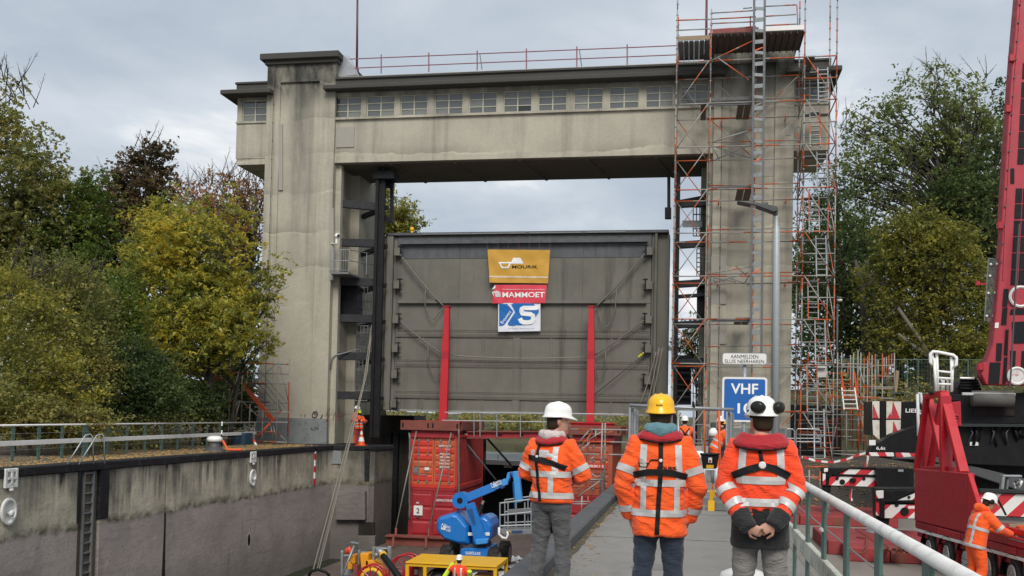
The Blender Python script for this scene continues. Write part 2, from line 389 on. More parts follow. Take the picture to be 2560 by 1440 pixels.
PLANK = M('weathered_scaffold_plank', (.15, .125, .10), .85, var=.4, scale=4, dirt=.4)
REDP = M('red_paint', (.37, .006, .016), .35, var=.14, scale=1.2, dirt=.18, dirtcol=(.16, .02, .02), bmp=.001, coat=.2)
REDPOST = M('bright_red_steel', (.46, .008, .016), .4, var=.12, dirt=.15, dirtcol=(.2, .02, .02), bmp=.001)
RUST = M('rusty_red_steel', (.19, .05, .036), .8, var=.4, scale=2, dirt=.6, dirtcol=(.10, .055, .035), bmp=.006)
CRANE = M('faded_crane_red', (.38, .026, .042), .5, var=.28, scale=1.3, dirt=.55, streak=.25, dirtcol=(.22, .03, .04), bmp=.001)
BLACKM = M('black_machine_paint', (.010, .010, .011), .45, var=.4, dirt=.15, dirtcol=(.045, .042, .04), bmp=.002)
DGREY = M('dark_grey_steel', (.06, .062, .066), .5, var=.3, dirt=.25)
WHITE = M('dirty_white_paint', (.68, .68, .65), .5, var=.08, dirt=.22, dirtcol=(.28, .26, .22))
CLEANW = M('white_shell', (.80, .80, .77), .3, var=.04, bmp=0)
YEL = M('yellow_paint', (.72, .40, .012), .45, var=.12, scale=2, dirt=.2, dirtcol=(.34, .17, .02), bmp=.001)
YELH = M('yellow_helmet_shell', (.85, .45, .01), .28, var=.04, bmp=0)
LIMEH = M('lime_helmet_shell', (.60, .72, .02), .3, var=.04, bmp=0)
BLUE = M('blue_lift_paint', (.012, .16, .50), .35, var=.12, scale=1.5, dirt=.12, dirtcol=(.02, .09, .22), bmp=.001, coat=.2)
GREENP = M('green_railing_paint', (.085, .155, .13), .5, var=.15, scale=6, dirt=.2, dirtcol=(.05, .08, .07))
TYRE = M('tyre_rubber', (.028, .026, .024), .85, var=.35, dirt=.4, dirtcol=(.10, .095, .085))
RUBBER = M('black_rubber', (.012, .012, .012), .6, var=.3, bmp=.001)
WOOD = M('raw_timber', (.27, .20, .13), .8, var=.3, scale=5)
ROPE = M('dirty_sling_rope', (.23, .21, .17), .9, var=.4, scale=20)
CHAIN = M('steel_chain', (.15, .14, .125), .55, .3, var=.4, scale=20)
BARK = M('tree_bark', (.062, .053, .043), .95, var=.4, scale=5, bmp=.02, bscale=20)
PALEBARK = M('pale_bark', (.14, .125, .10), .95, var=.3, scale=5, bmp=.02, bscale=20)
ORANGEP = M('orange_paint', (.72, .10, .02), .5, var=.15)
PLATE = M('white_plate', (.70, .69, .66), .5, var=.06)
INKBLK = M('black_ink', (.012, .012, .012), .7, var=.1, bmp=0)
INKWHT = M('white_ink', (.76, .77, .76), .6, var=.05, bmp=0)
INKBLUE = M('blue_ink', (.0, .12, .40), .55, var=.08, bmp=0)
SIGNBLUE = M('blue_sign_face', (.006, .10, .36), .4, var=.1, scale=2, bmp=0)
FOIL = M('silver_sheeting', (.55, .56, .57), .3, .3, var=.5, scale=3, bmp=.06, bscale=5)
def stripes(name, k, a, b, sx=1, sz=1, sy=0, dirt=.15):
    m, t, n, l, bs = newmat(name)
    pos = nd(t, 'ShaderNodeTexCoord').outputs['Object']
    sp = nd(t, 'ShaderNodeSeparateXYZ'); l.new(pos, sp.inputs[0])
    q = math_n(t, 'ADD', math_n(t, 'ADD', math_n(t, 'MULTIPLY', sp.outputs[0], sx), math_n(t, 'MULTIPLY', sp.outputs[1], sy)), math_n(t, 'MULTIPLY', sp.outputs[2], sz))
    f = math_n(t, 'GREATER_THAN', math_n(t, 'FRACT', math_n(t, 'MULTIPLY', q, k)), .5)
    c = mix(t, f, a, b)
    c = mix(t, ramp(t, noise_n(t, pos, 4, 7, .7), [(.5, 0), (.8, dirt*2)]), c, (.2, .17, .14))
    l.new(c, bs.inputs['Base Color']); bs.inputs['Roughness'].default_value = .4
    return m
HAZ = stripes('red_white_warning_stripes', 1.35, (.70, .69, .66), (.52, .02, .03), 1, -1)
HAZB = stripes('red_white_warning_stripes_leaning_left', 1.9, (.70, .69, .66), (.52, .02, .03), 1, .6)
HAZY = stripes('red_white_bands', 2.2, (.70, .69, .66), (.6, .05, .03), 0, 1)
TAPEBAND = stripes('red_white_tape', 2.0, (.75, .74, .72), (.6, .03, .04), 1, 0, dirt=.05)
def leafm(name, cols, trans=.5):
    m = bpy.data.materials.new(name); m.use_nodes = True; t = m.node_tree; n = t.nodes; l = t.links; n.clear()
    o = nd(t, 'ShaderNodeOutputMaterial'); a = nd(t, 'ShaderNodeAttribute', attribute_name='rnd')
    pos = nd(t, 'ShaderNodeNewGeometry').outputs['Position']
    f = math_n(t, 'ADD', math_n(t, 'MULTIPLY', a.outputs['Fac'], .55), math_n(t, 'MULTIPLY', math_n(t, 'SUBTRACT', noise_n(t, pos, .45, 4), .27), .95))
    k = len(cols); c = ramp(t, f, [(.08+.84*i/(k-1), q) for i, q in enumerate(cols)])
    d = nd(t, 'ShaderNodeBsdfDiffuse'); tr = nd(t, 'ShaderNodeBsdfTranslucent'); l.new(c, d.inputs[0]); l.new(c, tr.inputs[0])
    gl = nd(t, 'ShaderNodeBsdfGlossy', Roughness=.5); gl.inputs[0].default_value = (.5, .5, .5, 1)
    s1 = nd(t, 'ShaderNodeMixShader'); s1.inputs[0].default_value = trans; l.new(d.outputs[0], s1.inputs[1]); l.new(tr.outputs[0], s1.inputs[2])
    s2 = nd(t, 'ShaderNodeMixShader'); s2.inputs[0].default_value = .035; l.new(s1.outputs[0], s2.inputs[1]); l.new(gl.outputs[0], s2.inputs[2])
    l.new(s2.outputs[0], o.inputs[0]); return m
LF_GREEN = leafm('green_leaves', [(.09, .12, .04), (.19, .23, .07), (.30, .33, .10), (.44, .42, .14)])
LF_MIX = leafm('green_gold_leaves', [(.08, .10, .03), (.20, .21, .045), (.36, .32, .055), (.55, .42, .06)])
LF_OLIVE = leafm('olive_leaves', [(0.111, 0.128, 0.046), (0.224, 0.239, 0.069), (0.383, 0.335, 0.095), (0.543, 0.319, 0.128)])
LF_GOLD = leafm('golden_leaves', [(.09, .13, .035), (.26, .29, .06), (.52, .46, .07), (.70, .52, .06), (.30, .17, .06)])
LF_BROWN = leafm('dark_bronze_leaves', [(0.068, 0.059, 0.032), (0.137, 0.103, 0.054), (0.231, 0.149, 0.072), (0.271, 0.231, 0.081)])
LF_RED = leafm('russet_leaves', [(0.213, 0.142, 0.066), (0.378, 0.201, 0.082), (0.495, 0.201, 0.119), (0.378, 0.284, 0.119)])
LF_DARK = leafm('deep_green_leaves', [(0.041, 0.061, 0.026), (0.084, 0.128, 0.042), (0.143, 0.185, 0.056), (0.199, 0.199, 0.084)])
LF_YEL = leafm('yellowing_leaves', [(.10, .12, .03), (.27, .27, .055), (.47, .40, .06), (.62, .45, .06)])
LF_BRIGHT = leafm('fresh_green_leaves', [(.05, .09, .02), (.11, .17, .03), (.19, .24, .045), (.27, .27, .06)])
# ------------------------------------------------------------------ setting: water, ground, walls
def sheet(name, mat, xs, ys, hf, kind='structure', smooth=True):
    g = G(); nx, ny = len(xs), len(ys)
    vs = [(x, y, hf(x, y)) for y in ys for x in xs]
    g.add(vs, [(j*nx+i, j*nx+i+1, (j+1)*nx+i+1, (j+1)*nx+i) for j in range(ny-1) for i in range(nx-1)])
    o = g.obj(name, mat, smooth=smooth); props(o, kind=kind); return o
def lin(a, b, n): return [a+(b-a)*i/(n-1) for i in range(n)]
def sstep(a, b, x): t = max(0, min(1, (x-a)/(b-a))); return t*t*(3-2*t)
sheet('water', WATER, [-900, 900], [-40, 1400], lambda x, y: -5.7)
# left bank: level ground behind the lock wall, widening basin beyond the tower
g = G()
edge = [(-18.0, -25), (-18.0, 48.6), (-19.6, 50.2), (-19.6, 58), (-22, 63), (-31, 100), (-44, 140), (-60, 190), (-90, 272), (-700, 290), (-700, -25)]
g.prism([(x, y, -.01) for x, y in edge], (0, 0, -6.5)); props(g.obj('ground_left', LITTER), kind='structure')
def hfar(x, y): return -6+8.6*sstep(270, 312, y)+1.2*noise.noise((x*.02, y*.03, 3))
sheet('far_bank', GRASS, lin(-260, 160, 40), lin(266, 330, 12), hfar)
def hr(x, y):
    h = -1.5+1.45*sstep(38.5, 46, y+1.2*noise.noise((x*.3, y*.2, 0)))
    h += 3.3*sstep(55.5, 61, y)+1.2*sstep(61, 90, y)
    if 36 < y < 52: h += .22*noise.noise((x*.9, y*.9, 5))*sstep(36.5, 40, y)
    h += 3.0*sstep(14, 24, x)*sstep(38, 50, y)
    return h
sheet('yard', YARD, lin(1.3, 60, 10), lin(-25, 38, 6), lambda x, y: -1.5)
sheet('earth_bank', SOIL, lin(1.3, 40, 60), lin(37.9, 56, 44), hr)
sheet('grass_bank', GRASS, lin(1.3, 60, 40), lin(55.9, 130, 30), hr)
sheet('ground_right', SOIL, [59.5, 400], [-25, 300], lambda x, y: -1.52)
g = G(); g.box(-1.8, 1.32, -25, 49.5, -6.2, 0); wk = g.obj('walkway', WALK); props(wk, kind='structure')
J = M('dark_joint_filler', (.07, .067, .062), .95, var=.4)
for i, y in enumerate((10.6, 14.4, 18.3, 22.2, 26.5, 31, 36)): g = G(); g.box(-1.5, 1.3, y, y+.018, .0, .003); g.obj('slab_joint', J, wk)
for (x0, x1, y0, y1) in ((-.7, -.1, 11.4, 11.9),): g = G(); n = 14; g.add([((x0+x1)/2+(x1-x0)/2*math.cos(i*2*math.pi/n)*random.uniform(.8, 1.1), (y0+y1)/2+(y1-y0)/2*math.sin(i*2*math.pi/n)*random.uniform(.8, 1.1), .004) for i in range(n)], [tuple(range(n))]); g.obj('repair_patch', M('walkway_patch', (.17, .163, .152), .92, var=.3, scale=6), wk)
g = G(); g.box(-1.815, 1.335, 49.5, 58, -6.2, .0); g.box(1.3, 40, 54.5, 56, -6, -.3); props(g.obj('gate_sill_ground', SOIL), kind='structure')
for k in range(7):   # hairline cracks
    x, y = random.uniform(-1.3, 1), random.uniform(7, 26); g = G(); pr = []; a = random.uniform(-.5, .5)
    for i in range(14): pr.append((x, y)); x += .10*math.cos(a)*random.choice((1, 1, -.4)); y += .12*math.sin(a+1.2)+random.uniform(-.02, .1); x = max(-1.45, min(1.2, x)); a += random.uniform(-.5, .5)
    g.add([(px_-.007, py_, .0045) for px_, py_ in pr]+[(px_+.007, py_+.004, .0045) for px_, py_ in pr], [(i, i+1, 14+i+1, 14+i) for i in range(13)]); g.obj('crack', J, wk)
g = G(); ys = lin(5, 40, 140); g.add([(-1.499, y, .0035) for y in ys]+[(-1.42+.16*abs(noise.noise((y*1.3, 0, 2)))+.06*noise.noise((y*5, 1, 2)), y, .0035) for y in ys], [(i, i+1, 141+i, 140+i) for i in range(139)]); g.obj('moss_strip', groundm('kerb_moss', (.10, .095, .05), (.16, .145, .11), (.24, .19, .10), 6), wk)
t = thing('kerb_wall', 'low dark concrete kerb along the left edge of the walkway', 'kerb', (-1.66, 20, 0))
for i in range(12):
    a = 1.2+i*3.8; g = G(); g.box(-1.81, -1.50, a, a+3.78, .002, .15); g.obj('kerb_stone', M('kerb_concrete', (.075, .078, .082), .85, var=.35, dirt=.3, dirtcol=(.16, .15, .13), world=True, bmp=.008), t, bevel=.02)
g = G(); g.box(-1.45, -.95, 20.6, 21.1, .0, .28); g.top('concrete_block', M('block_concrete', (.12, .125, .13), .85), 'small grey concrete block at the far end of the kerb beside the walkway', 'block', bevel=.02)
# dry leaves and grit lying on the two platforms
def scatter(name, label, mat, n, fx, size):
    g = G()
    for i in range(n):
        x, y, z = fx(); a = random.uniform(0, 6.28); s = size*random.uniform(.5, 1.3); c, d = math.cos(a)*s, math.sin(a)*s; k = random.uniform(0, .6)*s
        g.add([(x-c, y-d, z+k), (x+d*.6, y-c*.6, z+.004), (x+c, y+d, z+k*.5), (x-d*.6, y+c*.6, z+.006)], [(0, 1, 2, 3)])
    o = g.top(name, mat, label, 'leaves'); o['kind'] = 'stuff'; return o
LFLIT = M('fallen_leaf', (.36, .22, .07), .9, var=.6, scale=1.5, bmp=0, world=True)
scatter('fallen_leaves', 'yellow brown fallen leaves scattered over the left lock platform', LFLIT, 9000, lambda: (-18.05-abs(random.gauss(0, 1.6)) if random.random() < .6 else random.uniform(-22, -18.0), random.uniform(20, 49), .0), .05)
def wl():
    if random.random() < .6: return (-1.48+abs(random.gauss(0, .15)), random.uniform(6, 26), .004)
    return (random.uniform(-1.4, 1.2), random.uniform(7, 40), .004)
scatter('fallen_leaves', 'pale dry leaves and grit lying along the walkway kerb', LFLIT, 420, wl, .03)
# ------------------------------------------------------------------ left lock wall
t = thing('lock_wall', 'stained concrete lock wall with black coping and moss line left of the chamber', 'lock wall', (-18, 24, -6))
g = G(); ys = [0, 27.0, 27.12, 28.18, 28.3, 32.05, 32.2, 48.5]
for a, b in ((-8, 27.08), (28.2, 32.06), (32.2, 48.4)):
    g = G(); g.box(-19.5, -17.9, a, b, -6.4, -.205); g.obj('wall_section', LOCKW, t)
g = G(); g.box(-19.5, -18.22, 27.08, 28.2, -6.4, -.205); g.obj('ladder_recess', WETSHADE, t)
g = G(); g.box(-19.5, -18.06, 32.06, 32.2, -6.4, -.205); g.obj('wall_joint_back', WETSHADE, t)
g = G(); g.prism([(-17.895, 31.98, -6.4), (-17.895, 32.30, -6.4), (-17.895, 32.26, -4.6), (-17.895, 32.20, -3.2), (-17.895, 32.17, -1.9), (-17.895, 32.09, -1.9), (-17.895, 32.04, -3.4), (-17.895, 32.0, -4.6)], (-.03, 0, 0)); g.obj('wall_joint', M('wet_wall_joint', (.03, .024, .02), .5, var=.4, world=True), t)
for y0, y1 in ((27.02, 27.14), (28.16, 28.62)):
    g = G(); g.box(-18.1, -17.87, y0, y1, -1.75, -.2); g.obj('black_edge_guard', COPING, t)
for i in range(15):
    a = -6+i*3.63; g = G(); g.box(-18.42, -17.85, a, a+3.61, -.23, .03); g.obj('coping_stone', COPING, t, bevel=.03)
# nose that narrows the chamber before the gate
t = thing('lock_nose', 'projecting concrete lock wall corner below the left tower pier', 'lock wall', (-17, 49, -6))
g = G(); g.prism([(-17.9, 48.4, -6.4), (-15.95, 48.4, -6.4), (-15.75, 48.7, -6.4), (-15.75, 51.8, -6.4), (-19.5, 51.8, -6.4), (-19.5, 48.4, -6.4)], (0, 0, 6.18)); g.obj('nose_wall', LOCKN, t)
g = G(); g.prism([(-17.9, 48.36, -.215), (-15.92, 48.36, -.215), (-15.7, 48.68, -.215), (-15.7, 51.8, -.215), (-19.5, 51.8, -.215), (-19.5, 48.36, -.215)], (0, 0, .235)); g.obj('nose_coping', COPING, t, bevel=.03)
g = G(); g.pprism([(911, 1122), (924, 1122), (922, 1203), (911, 1203)], 48.36, .1); g.obj('black_edge_guard', COPING, t)
g = G(); g.prect(825, 1128, 853, 1160, 48.34, .05); g.obj('steel_plate', GALV, t, bevel=.01)
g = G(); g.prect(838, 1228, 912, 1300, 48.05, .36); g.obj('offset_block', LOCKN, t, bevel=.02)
g = G(); g.prect(896, 1306, 936, 1340, 48.30, .12); g.obj('recess_opening', WETSHADE, t)
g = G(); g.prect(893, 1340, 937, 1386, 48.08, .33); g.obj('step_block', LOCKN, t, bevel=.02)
t = thing('gate_slot', 'dark wet gate slot with painted shade between the wall nose and the container stack', 'gate slot', (-16, 55, -6))
g = G(); g.box(-19.5, -15.5, 55.0, 57.5, -6.4, 1.6); g.obj('slot_back_wall', WETSHADE, t)  # near-black colour also paints in the shadow between nose and gate bottom
g = G(); g.box(-15.5, -14.7, 55.4, 57.5, -6.4, -.6); g.obj('slot_side_wall', WETSHADE, t)
for px in (968, 986):
    g = G(); a = P(px, 1200, Y=54.6); g.box(a.x-.14, a.x+.14, 54.6, 54.95, -6, .6); g.obj('guide_rail', BLACKST, t)
# fittings of the wall
def recess_box(py0, py1, yc, w, label):
    t = thing('bollard_recess', label, 'mooring recess', (-17.84, yc, (py0+py1)/2), 'white mooring recesses in the lock wall')
    z0, z1 = py0, py1
    g = G(); X = -17.84
    g.box(X-.04, X+.03, yc-w, yc-w*.62, z0, z1); g.box(X-.04, X+.03, yc+w*.62, yc+w, z0, z1)
    g.box(X-.04, X+.03, yc-w*.62, yc+w*.62, z1-.10, z1); g.box(X-.04, X+.03, yc-w*.62, yc+w*.62, z0, z0+.12); g.obj('recess_frame', WHITE, t, bevel=.015)
    g = G(); g.box(X-.05, X+.012, yc-w*.62, yc+w*.62, z0+.12, z1-.1); g.obj('recess_back', M('recess_shade', (.33, .32, .30), .8), t)
    g = G(); g.box(X, X+.05, yc-.03, yc+.03, z0+.12, z1-.1); g.box(X, X+.045, yc-w*.6, yc+w*.6, (z0+z1)/2-.03, (z0+z1)/2+.03); g.obj('mooring_pin', WHITE, t)
    g = G(); g.lathe((X+.01, yc, z0-.06), [(.02, -.04), (.07, 0), (.07, .05)], 10); g.obj('drain_lip', WHITE, t)
recess_box(-.50, .02, 23.97, .26, 'white bollard recess box at the far left of the lock wall')
recess_box(-.46, .0, 38.95, .27, 'white bollard recess box in the lock wall near the tower')
def oval(yc, zc, ry, rz, label):
    t = thing('oval_bollard', label, 'mooring bollard', (-17.84, yc, zc), 'white oval wall bollards')
    g = G(); vs = []; n = 28
    prof = [(1, .0), (1.0, .07), (.84, .075), (.72, .01), (.02, -.02)]
    for k, h in prof: vs += [(-17.88+h, yc+ry*k*math.cos(i*2*math.pi/n), zc+rz*k*math.sin(i*2*math.pi/n)) for i in range(n)]
    g.add(vs, [(j*n+i, j*n+(i+1) % n, (j+1)*n+(i+1) % n, (j+1)*n+i) for j in range(len(prof)-1) for i in range(n)]); g.obj('oval_rim', WHITE, t, smooth=False)
    g = G(); g.lathe((-17.86, yc, zc-.05), [(.05, -.02), (.05, .07), (.09, .10), (.09, .13), (.03, .15)], 12, 'x'); g.obj('bollard_pin', WHITE, t, smooth=True)
oval(23.93, -1.12, .30, .36, 'large white oval wall bollard at the far left below the recess box')
oval(39.0, -1.08, .27, .35, 'white oval wall bollard beneath the recess box near the tower')
t = thing('wall_ladder', 'grey steel ladder let into the lock wall recess', 'ladder', (-17.9, 27.6, -6))
for y in (27.38, 27.86): g = G(); g.box(-17.98, -17.9, y-.03, y+.03, -6.2, -.25); g.obj('ladder_stile', GALVD, t)
for i in range(19): g = G(); z = -.30-i*.30; g.box(-17.97, -17.92, 27.41, 27.83, z-.02, z+.02); g.obj('rung', GALVD, t)
t = thing('grab_rail', 'pair of grey tubular grab rails above the wall ladder', 'grab rail', (-18.6, 27.6, 0))
for px in ((168, 186, 189), (197, 216, 216)):
    a = P(px[0], 1161, Z=.02); X = a.x; g = G(); b = P(px[1]-1, 1119, Y=a.y+.55); 
    g.path([a, (a.x+.12, a.y+.3, .5), (a.x+.22, a.y+.5, .86), (a.x+.3, a.y+.62, .9), (a.x+.36, a.y+.66, .82), (a.x+.40, a.y+.68, .02)], .022, 8); g.obj('grab_loop', GALV, t, smooth=True)
t = thing('depth_gauge', 'red and white gauge strip on the lock wall below the tower', 'gauge', (-17.86, 46, -1.8))
for i in range(6): g = G(); g.box(-17.9, -17.85, 45.93, 46.05, -1.82+i*.3, -1.52+i*.3-.004); g.obj('gauge_band', (REDPOST, CLEANW)[i % 2], t)
t = thing('drain_hole', 'dark oval hole in the lower lock wall', 'drain', (-17.9, 38.9, -3.65))
def oval_plate(ry, rz, x0, x1, nm, mt): g = G(); n = 18; g.prism([(x0, 38.9+ry*math.cos(i*2*math.pi/n)*random.uniform(.9, 1.1), -3.65+rz*math.sin(i*2*math.pi/n)*random.uniform(.9, 1.1)) for i in range(n)], (x1-x0, 0, 0)); g.obj(nm, mt, t)
oval_plate(.19, .34, -17.93, -17.897, 'broken_rim', M('pale_broken_concrete', (.42, .39, .34), .9, world=True)); oval_plate(.12, .25, -17.94, -17.892, 'opening', BLACKST)
# left railing
def rail_run(label, pts, posts, zt, zm, tw, mats, name='railing', tube=True, wires=True, pw=.075):
    t = thing(name, label, 'railing', (pts[0][0], pts[0][1], 0))
    for a, b in zip(pts, pts[1:]):
        a, b = Vector((*a, 0)), Vector((*b, 0))
        g = G()
        if tube: g.tube(a+Vector((0, 0, zt)), b+Vector((0, 0, zt)), tw, 12)
        else: g.bar(a+Vector((0, 0, zt)), b+Vector((0, 0, zt)), tw*2, tw*1.2)
        g.obj('handrail', mats[0], t, smooth=tube)
        g = G(); g.bar(a+Vector((0, 0, zm)), b+Vector((0, 0, zm)), .05, .15); g.obj('mid_board', mats[1], t, bevel=.005)
        if wires:
            for z in (.85, .35): g = G(); g.tube(a+Vector((.02, 0, z)), b+Vector((.02, 0, z)), .006, 6); g.obj('wire', GALV, t)
    for x, y in posts:
        g = G(); g.box(x-.012, x+.012, y-pw, y+pw, 0, zt-.02); g.obj('railing_post', GREENP, t, bevel=.004)
    return t
LICHEN = M('lichen_spotted_white_board', (.55, .55, .47), .8, var=.3, scale=3, dirt=.9, dirtcol=(.09, .09, .07), bmp=.004)
HANDW = M('worn_white_handrail', (.62, .62, .60), .6, var=.12, scale=4, dirt=.5, dirtcol=(.22, .21, .19), bmp=.002)
LA, LB = (-19.55, 20.0), (-21.9, 48.0)
def lp(t): return (LA[0]+(LB[0]-LA[0])*t, LA[1]+(LB[1]-LA[1])*t)
pp = []
for px in (32, 97, 155, 209, 217, 269, 317, 362, 404, 444, 481, 517, 550, 609, 639):
    d = FW*F+RT*(px-1280)-UP*(1110-960); # intersect with the railing line in plan
    dx, dy = LB[0]-LA[0], LB[1]-LA[1]; s = (LA[0]*d.y-LA[1]*d.x)/(dy*d.x-dx*d.y); pp.append((LA[0]+dx*s, LA[1]+dy*s))
rail_run('long green and white railing along the left lock platform before the trees', [lp(-.2), (pp[-1][0], pp[-1][1])], pp, 1.1, .56, .032, (M('bright_white_rail', (.80, .80, .78), .5, var=.08, dirt=.25, dirtcol=(.35, .34, .3)), MATS['bright_white_rail']), wires=True)
# ------------------------------------------------------------------ the tower
T = thing('gate_tower', 'concrete lift gate tower with two piers and a glazed bridge room', 'tower', (-9.1, 52, 0))
YF = 50.5
def pier(x0, x1, side):
    g = G(); g.box(x0, x1, YF+.14, 56.2, 0, 20.45); g.obj('pier_core', CONC, T)
    g = G(); g.box(x0-.0, x0+.45, YF, YF+.14, 1.35, 20.45); g.obj('pilaster', CONC, T)
    g = G(); g.box(x0+.45, x0+.75, YF+.06, YF+.14, 1.35, 20.45); g.obj('pilaster_step', CONC, T)
    g = G(); g.box(x1-.9, x1+.0, YF+.02, YF+.14, 1.35, 20.45); g.obj('pilaster', CONC, T)
    g = G(); g.box(x0+.75, x1-.9, YF+.03, YF+.14, 19.5, 20.45); g.obj('pier_lintel', CONC, T)
    g = G(); g.box(x0-.04, x1+.04, YF-.05, YF+.139, .0, 1.345); g.obj('pier_plinth', PLINTH, T)
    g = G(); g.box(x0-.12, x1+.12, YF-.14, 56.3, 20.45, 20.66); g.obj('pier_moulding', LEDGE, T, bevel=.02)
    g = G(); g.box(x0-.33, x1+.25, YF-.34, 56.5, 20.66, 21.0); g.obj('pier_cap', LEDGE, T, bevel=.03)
    g = G(); g.tube((x0+.40, YF-.03, 1.2), (x0+.40, YF-.03, 20.4), .014, 6)
    for z in range(2, 20): g.ball((x0+.40, YF-.03, z+.3), .035, 6, 4)
    g.obj('lightning_cable', DGREY, T)
pier(-22.95, -19.05, -1); pier(.87, 4.75, 1)
for x0, x1 in ((-19.05, -18.75), (.57, .87)): g = G(); g.box(x0, x1, 50.95, 51.3, 0, 15.05); g.obj('pier_rebate', CONC, T)
for x0, x1 in ((-19.05, -18.5), (.32, .87)): g = G(); g.box(x0, x1, 53.3, 56.2, 0, 15.05); g.obj('pier_rebate', CONC, T)
for (x0, y0, z0, x1, z1) in ((-19.0, 50.67, 15.9, -18.0, 17.0), ): g = G(); g.box(x0, x1, y0, 50.72, z0, z1); g.obj('repair_patch', PATCH, T)
g = G(); g.prect(696, 310, 706, 475, YF+.05, .1); g.obj('repair_patch', PATCH, T)
for (a, b, c, d, y) in ((1900, 403, 1940, 440, YF+.12), (1778, 640, 1815, 760, YF-.01), (1964, 300, 1978, 338, YF), (1779, 800, 1816, 860, YF-.01), (825, 520, 834, 700, YF)):
    g = G(); g.prect(a, b, c, d, y, .03); g.obj('repair_patch', PATCH, T)
# bridge
g = G(); g.box(-19.05, .87, 50.72, 55.2, 15.43, 17.38); g.obj('bridge_wall', CONC, T)
g = G(); g.box(-19.05, .87, 50.64, 55.3, 15.06, 15.43); g.obj('bottom_band', CONC, T)
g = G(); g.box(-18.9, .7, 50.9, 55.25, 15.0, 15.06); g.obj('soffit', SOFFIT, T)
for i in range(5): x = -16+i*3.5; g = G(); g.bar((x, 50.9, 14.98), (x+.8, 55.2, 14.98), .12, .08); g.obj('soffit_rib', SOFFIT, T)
g = G(); g.box(-19.05, .87, 50.58, 55.0, 17.38, 17.5); g.obj('window_sill_band', CONC, T)
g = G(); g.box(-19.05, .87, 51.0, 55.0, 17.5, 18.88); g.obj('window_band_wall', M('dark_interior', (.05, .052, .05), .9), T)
g = G(); g.box(-19.05, .87, 50.76, 51.0, 18.66, 18.88); g.obj('window_lintel', CONC, T)
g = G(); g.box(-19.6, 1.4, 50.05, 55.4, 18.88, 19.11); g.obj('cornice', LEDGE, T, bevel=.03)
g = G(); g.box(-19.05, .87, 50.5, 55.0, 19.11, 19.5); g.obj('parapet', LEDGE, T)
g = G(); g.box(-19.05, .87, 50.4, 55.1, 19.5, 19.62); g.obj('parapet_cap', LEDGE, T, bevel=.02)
g = G(); g.box(-18.9, .8, 50.7, 54.9, 19.62, 19.74); g.obj('roof_edge', M('pale_roof_edge', (.42, .40, .36), .8), T)
CREAM = M('cream_window_frame', (.42, .41, .31), .6, var=.1, bmp=0)
def glassm():
    m, t, n, l, bs = newmat('window_glass'); bs.inputs['Base Color'].default_value = (.10, .105, .105, 1); bs.inputs['Roughness'].default_value = .08
    bs.inputs['Specular IOR Level'].default_value = .8
    MATS['window_glass'] = m; return m
GLASS = glassm()
PANES = [GLASS, GLASS, M('dusty_pane', (.17, .175, .165), .25, var=.3, bmp=0), M('dark_pane', (.045, .05, .05), .12, var=.2, bmp=0), M('blind_behind_pane', (.23, .22, .18), .35, var=.2, bmp=0)]
def window(x0, x1, z0, z1, y, k=2, rows=3):
    f = .05; g = G()
    g.box(x0, x1, y, y+.08, z1-f, z1); g.box(x0, x1, y, y+.08, z0, z0+f)
    ws = (x1-x0)/k
    for i in range(k+1):
        c = x0+ws*i; a, b = (c, c+f) if i == 0 else (c-f, c) if i == k else (c-f*.6, c+f*.6)
        g.box(a, b, y, y+.08, z0+f, z1-f)
    w = g.obj('window', CREAM, T)
    g = G(); hs = (z1-z0)/rows
    for i in range(1, rows): g.box(x0+f, x1-f, y+.01, y+.06, z0+hs*i-.02, z0+hs*i+.02)
    g.obj('glazing_bar', CREAM, w)
    for i in range(k):
        for j in range(rows):
            g = G(); tl = random.uniform(-.012, .012)
            a, b, c, d = x0+ws*i+.03, x0+ws*(i+1)-.03, z0+hs*j+.01, z0+hs*(j+1)-.01
            g.add([(a, y+.04+tl, c), (b, y+.04-tl, c), (b, y+.04-tl, d), (a, y+.04+tl, d)], [(0, 1, 2, 3)]); g.obj('pane', random.choices(PANES, (5, 5, 4, .8, .5))[0], w)
    return w
wl_ = [(836, 905), (918, 988), (1002, 1070), (1087, 1158), (1173, 1243), (1259, 1330), (1346, 1418), (1434, 1508), (1523, 1598), (1614, 1684), (1704, 1771)]
prev = -19.05
for a, b in wl_:
    x0, x1 = P(a, 260, Y=50.85).x, P(b, 260, Y=50.85).x
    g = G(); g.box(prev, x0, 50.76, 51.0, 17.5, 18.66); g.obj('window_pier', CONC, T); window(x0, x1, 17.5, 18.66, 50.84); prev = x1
g = G(); g.box(prev, .87, 50.76, 51.0, 17.5, 18.66); g.obj('window_pier', CONC, T)
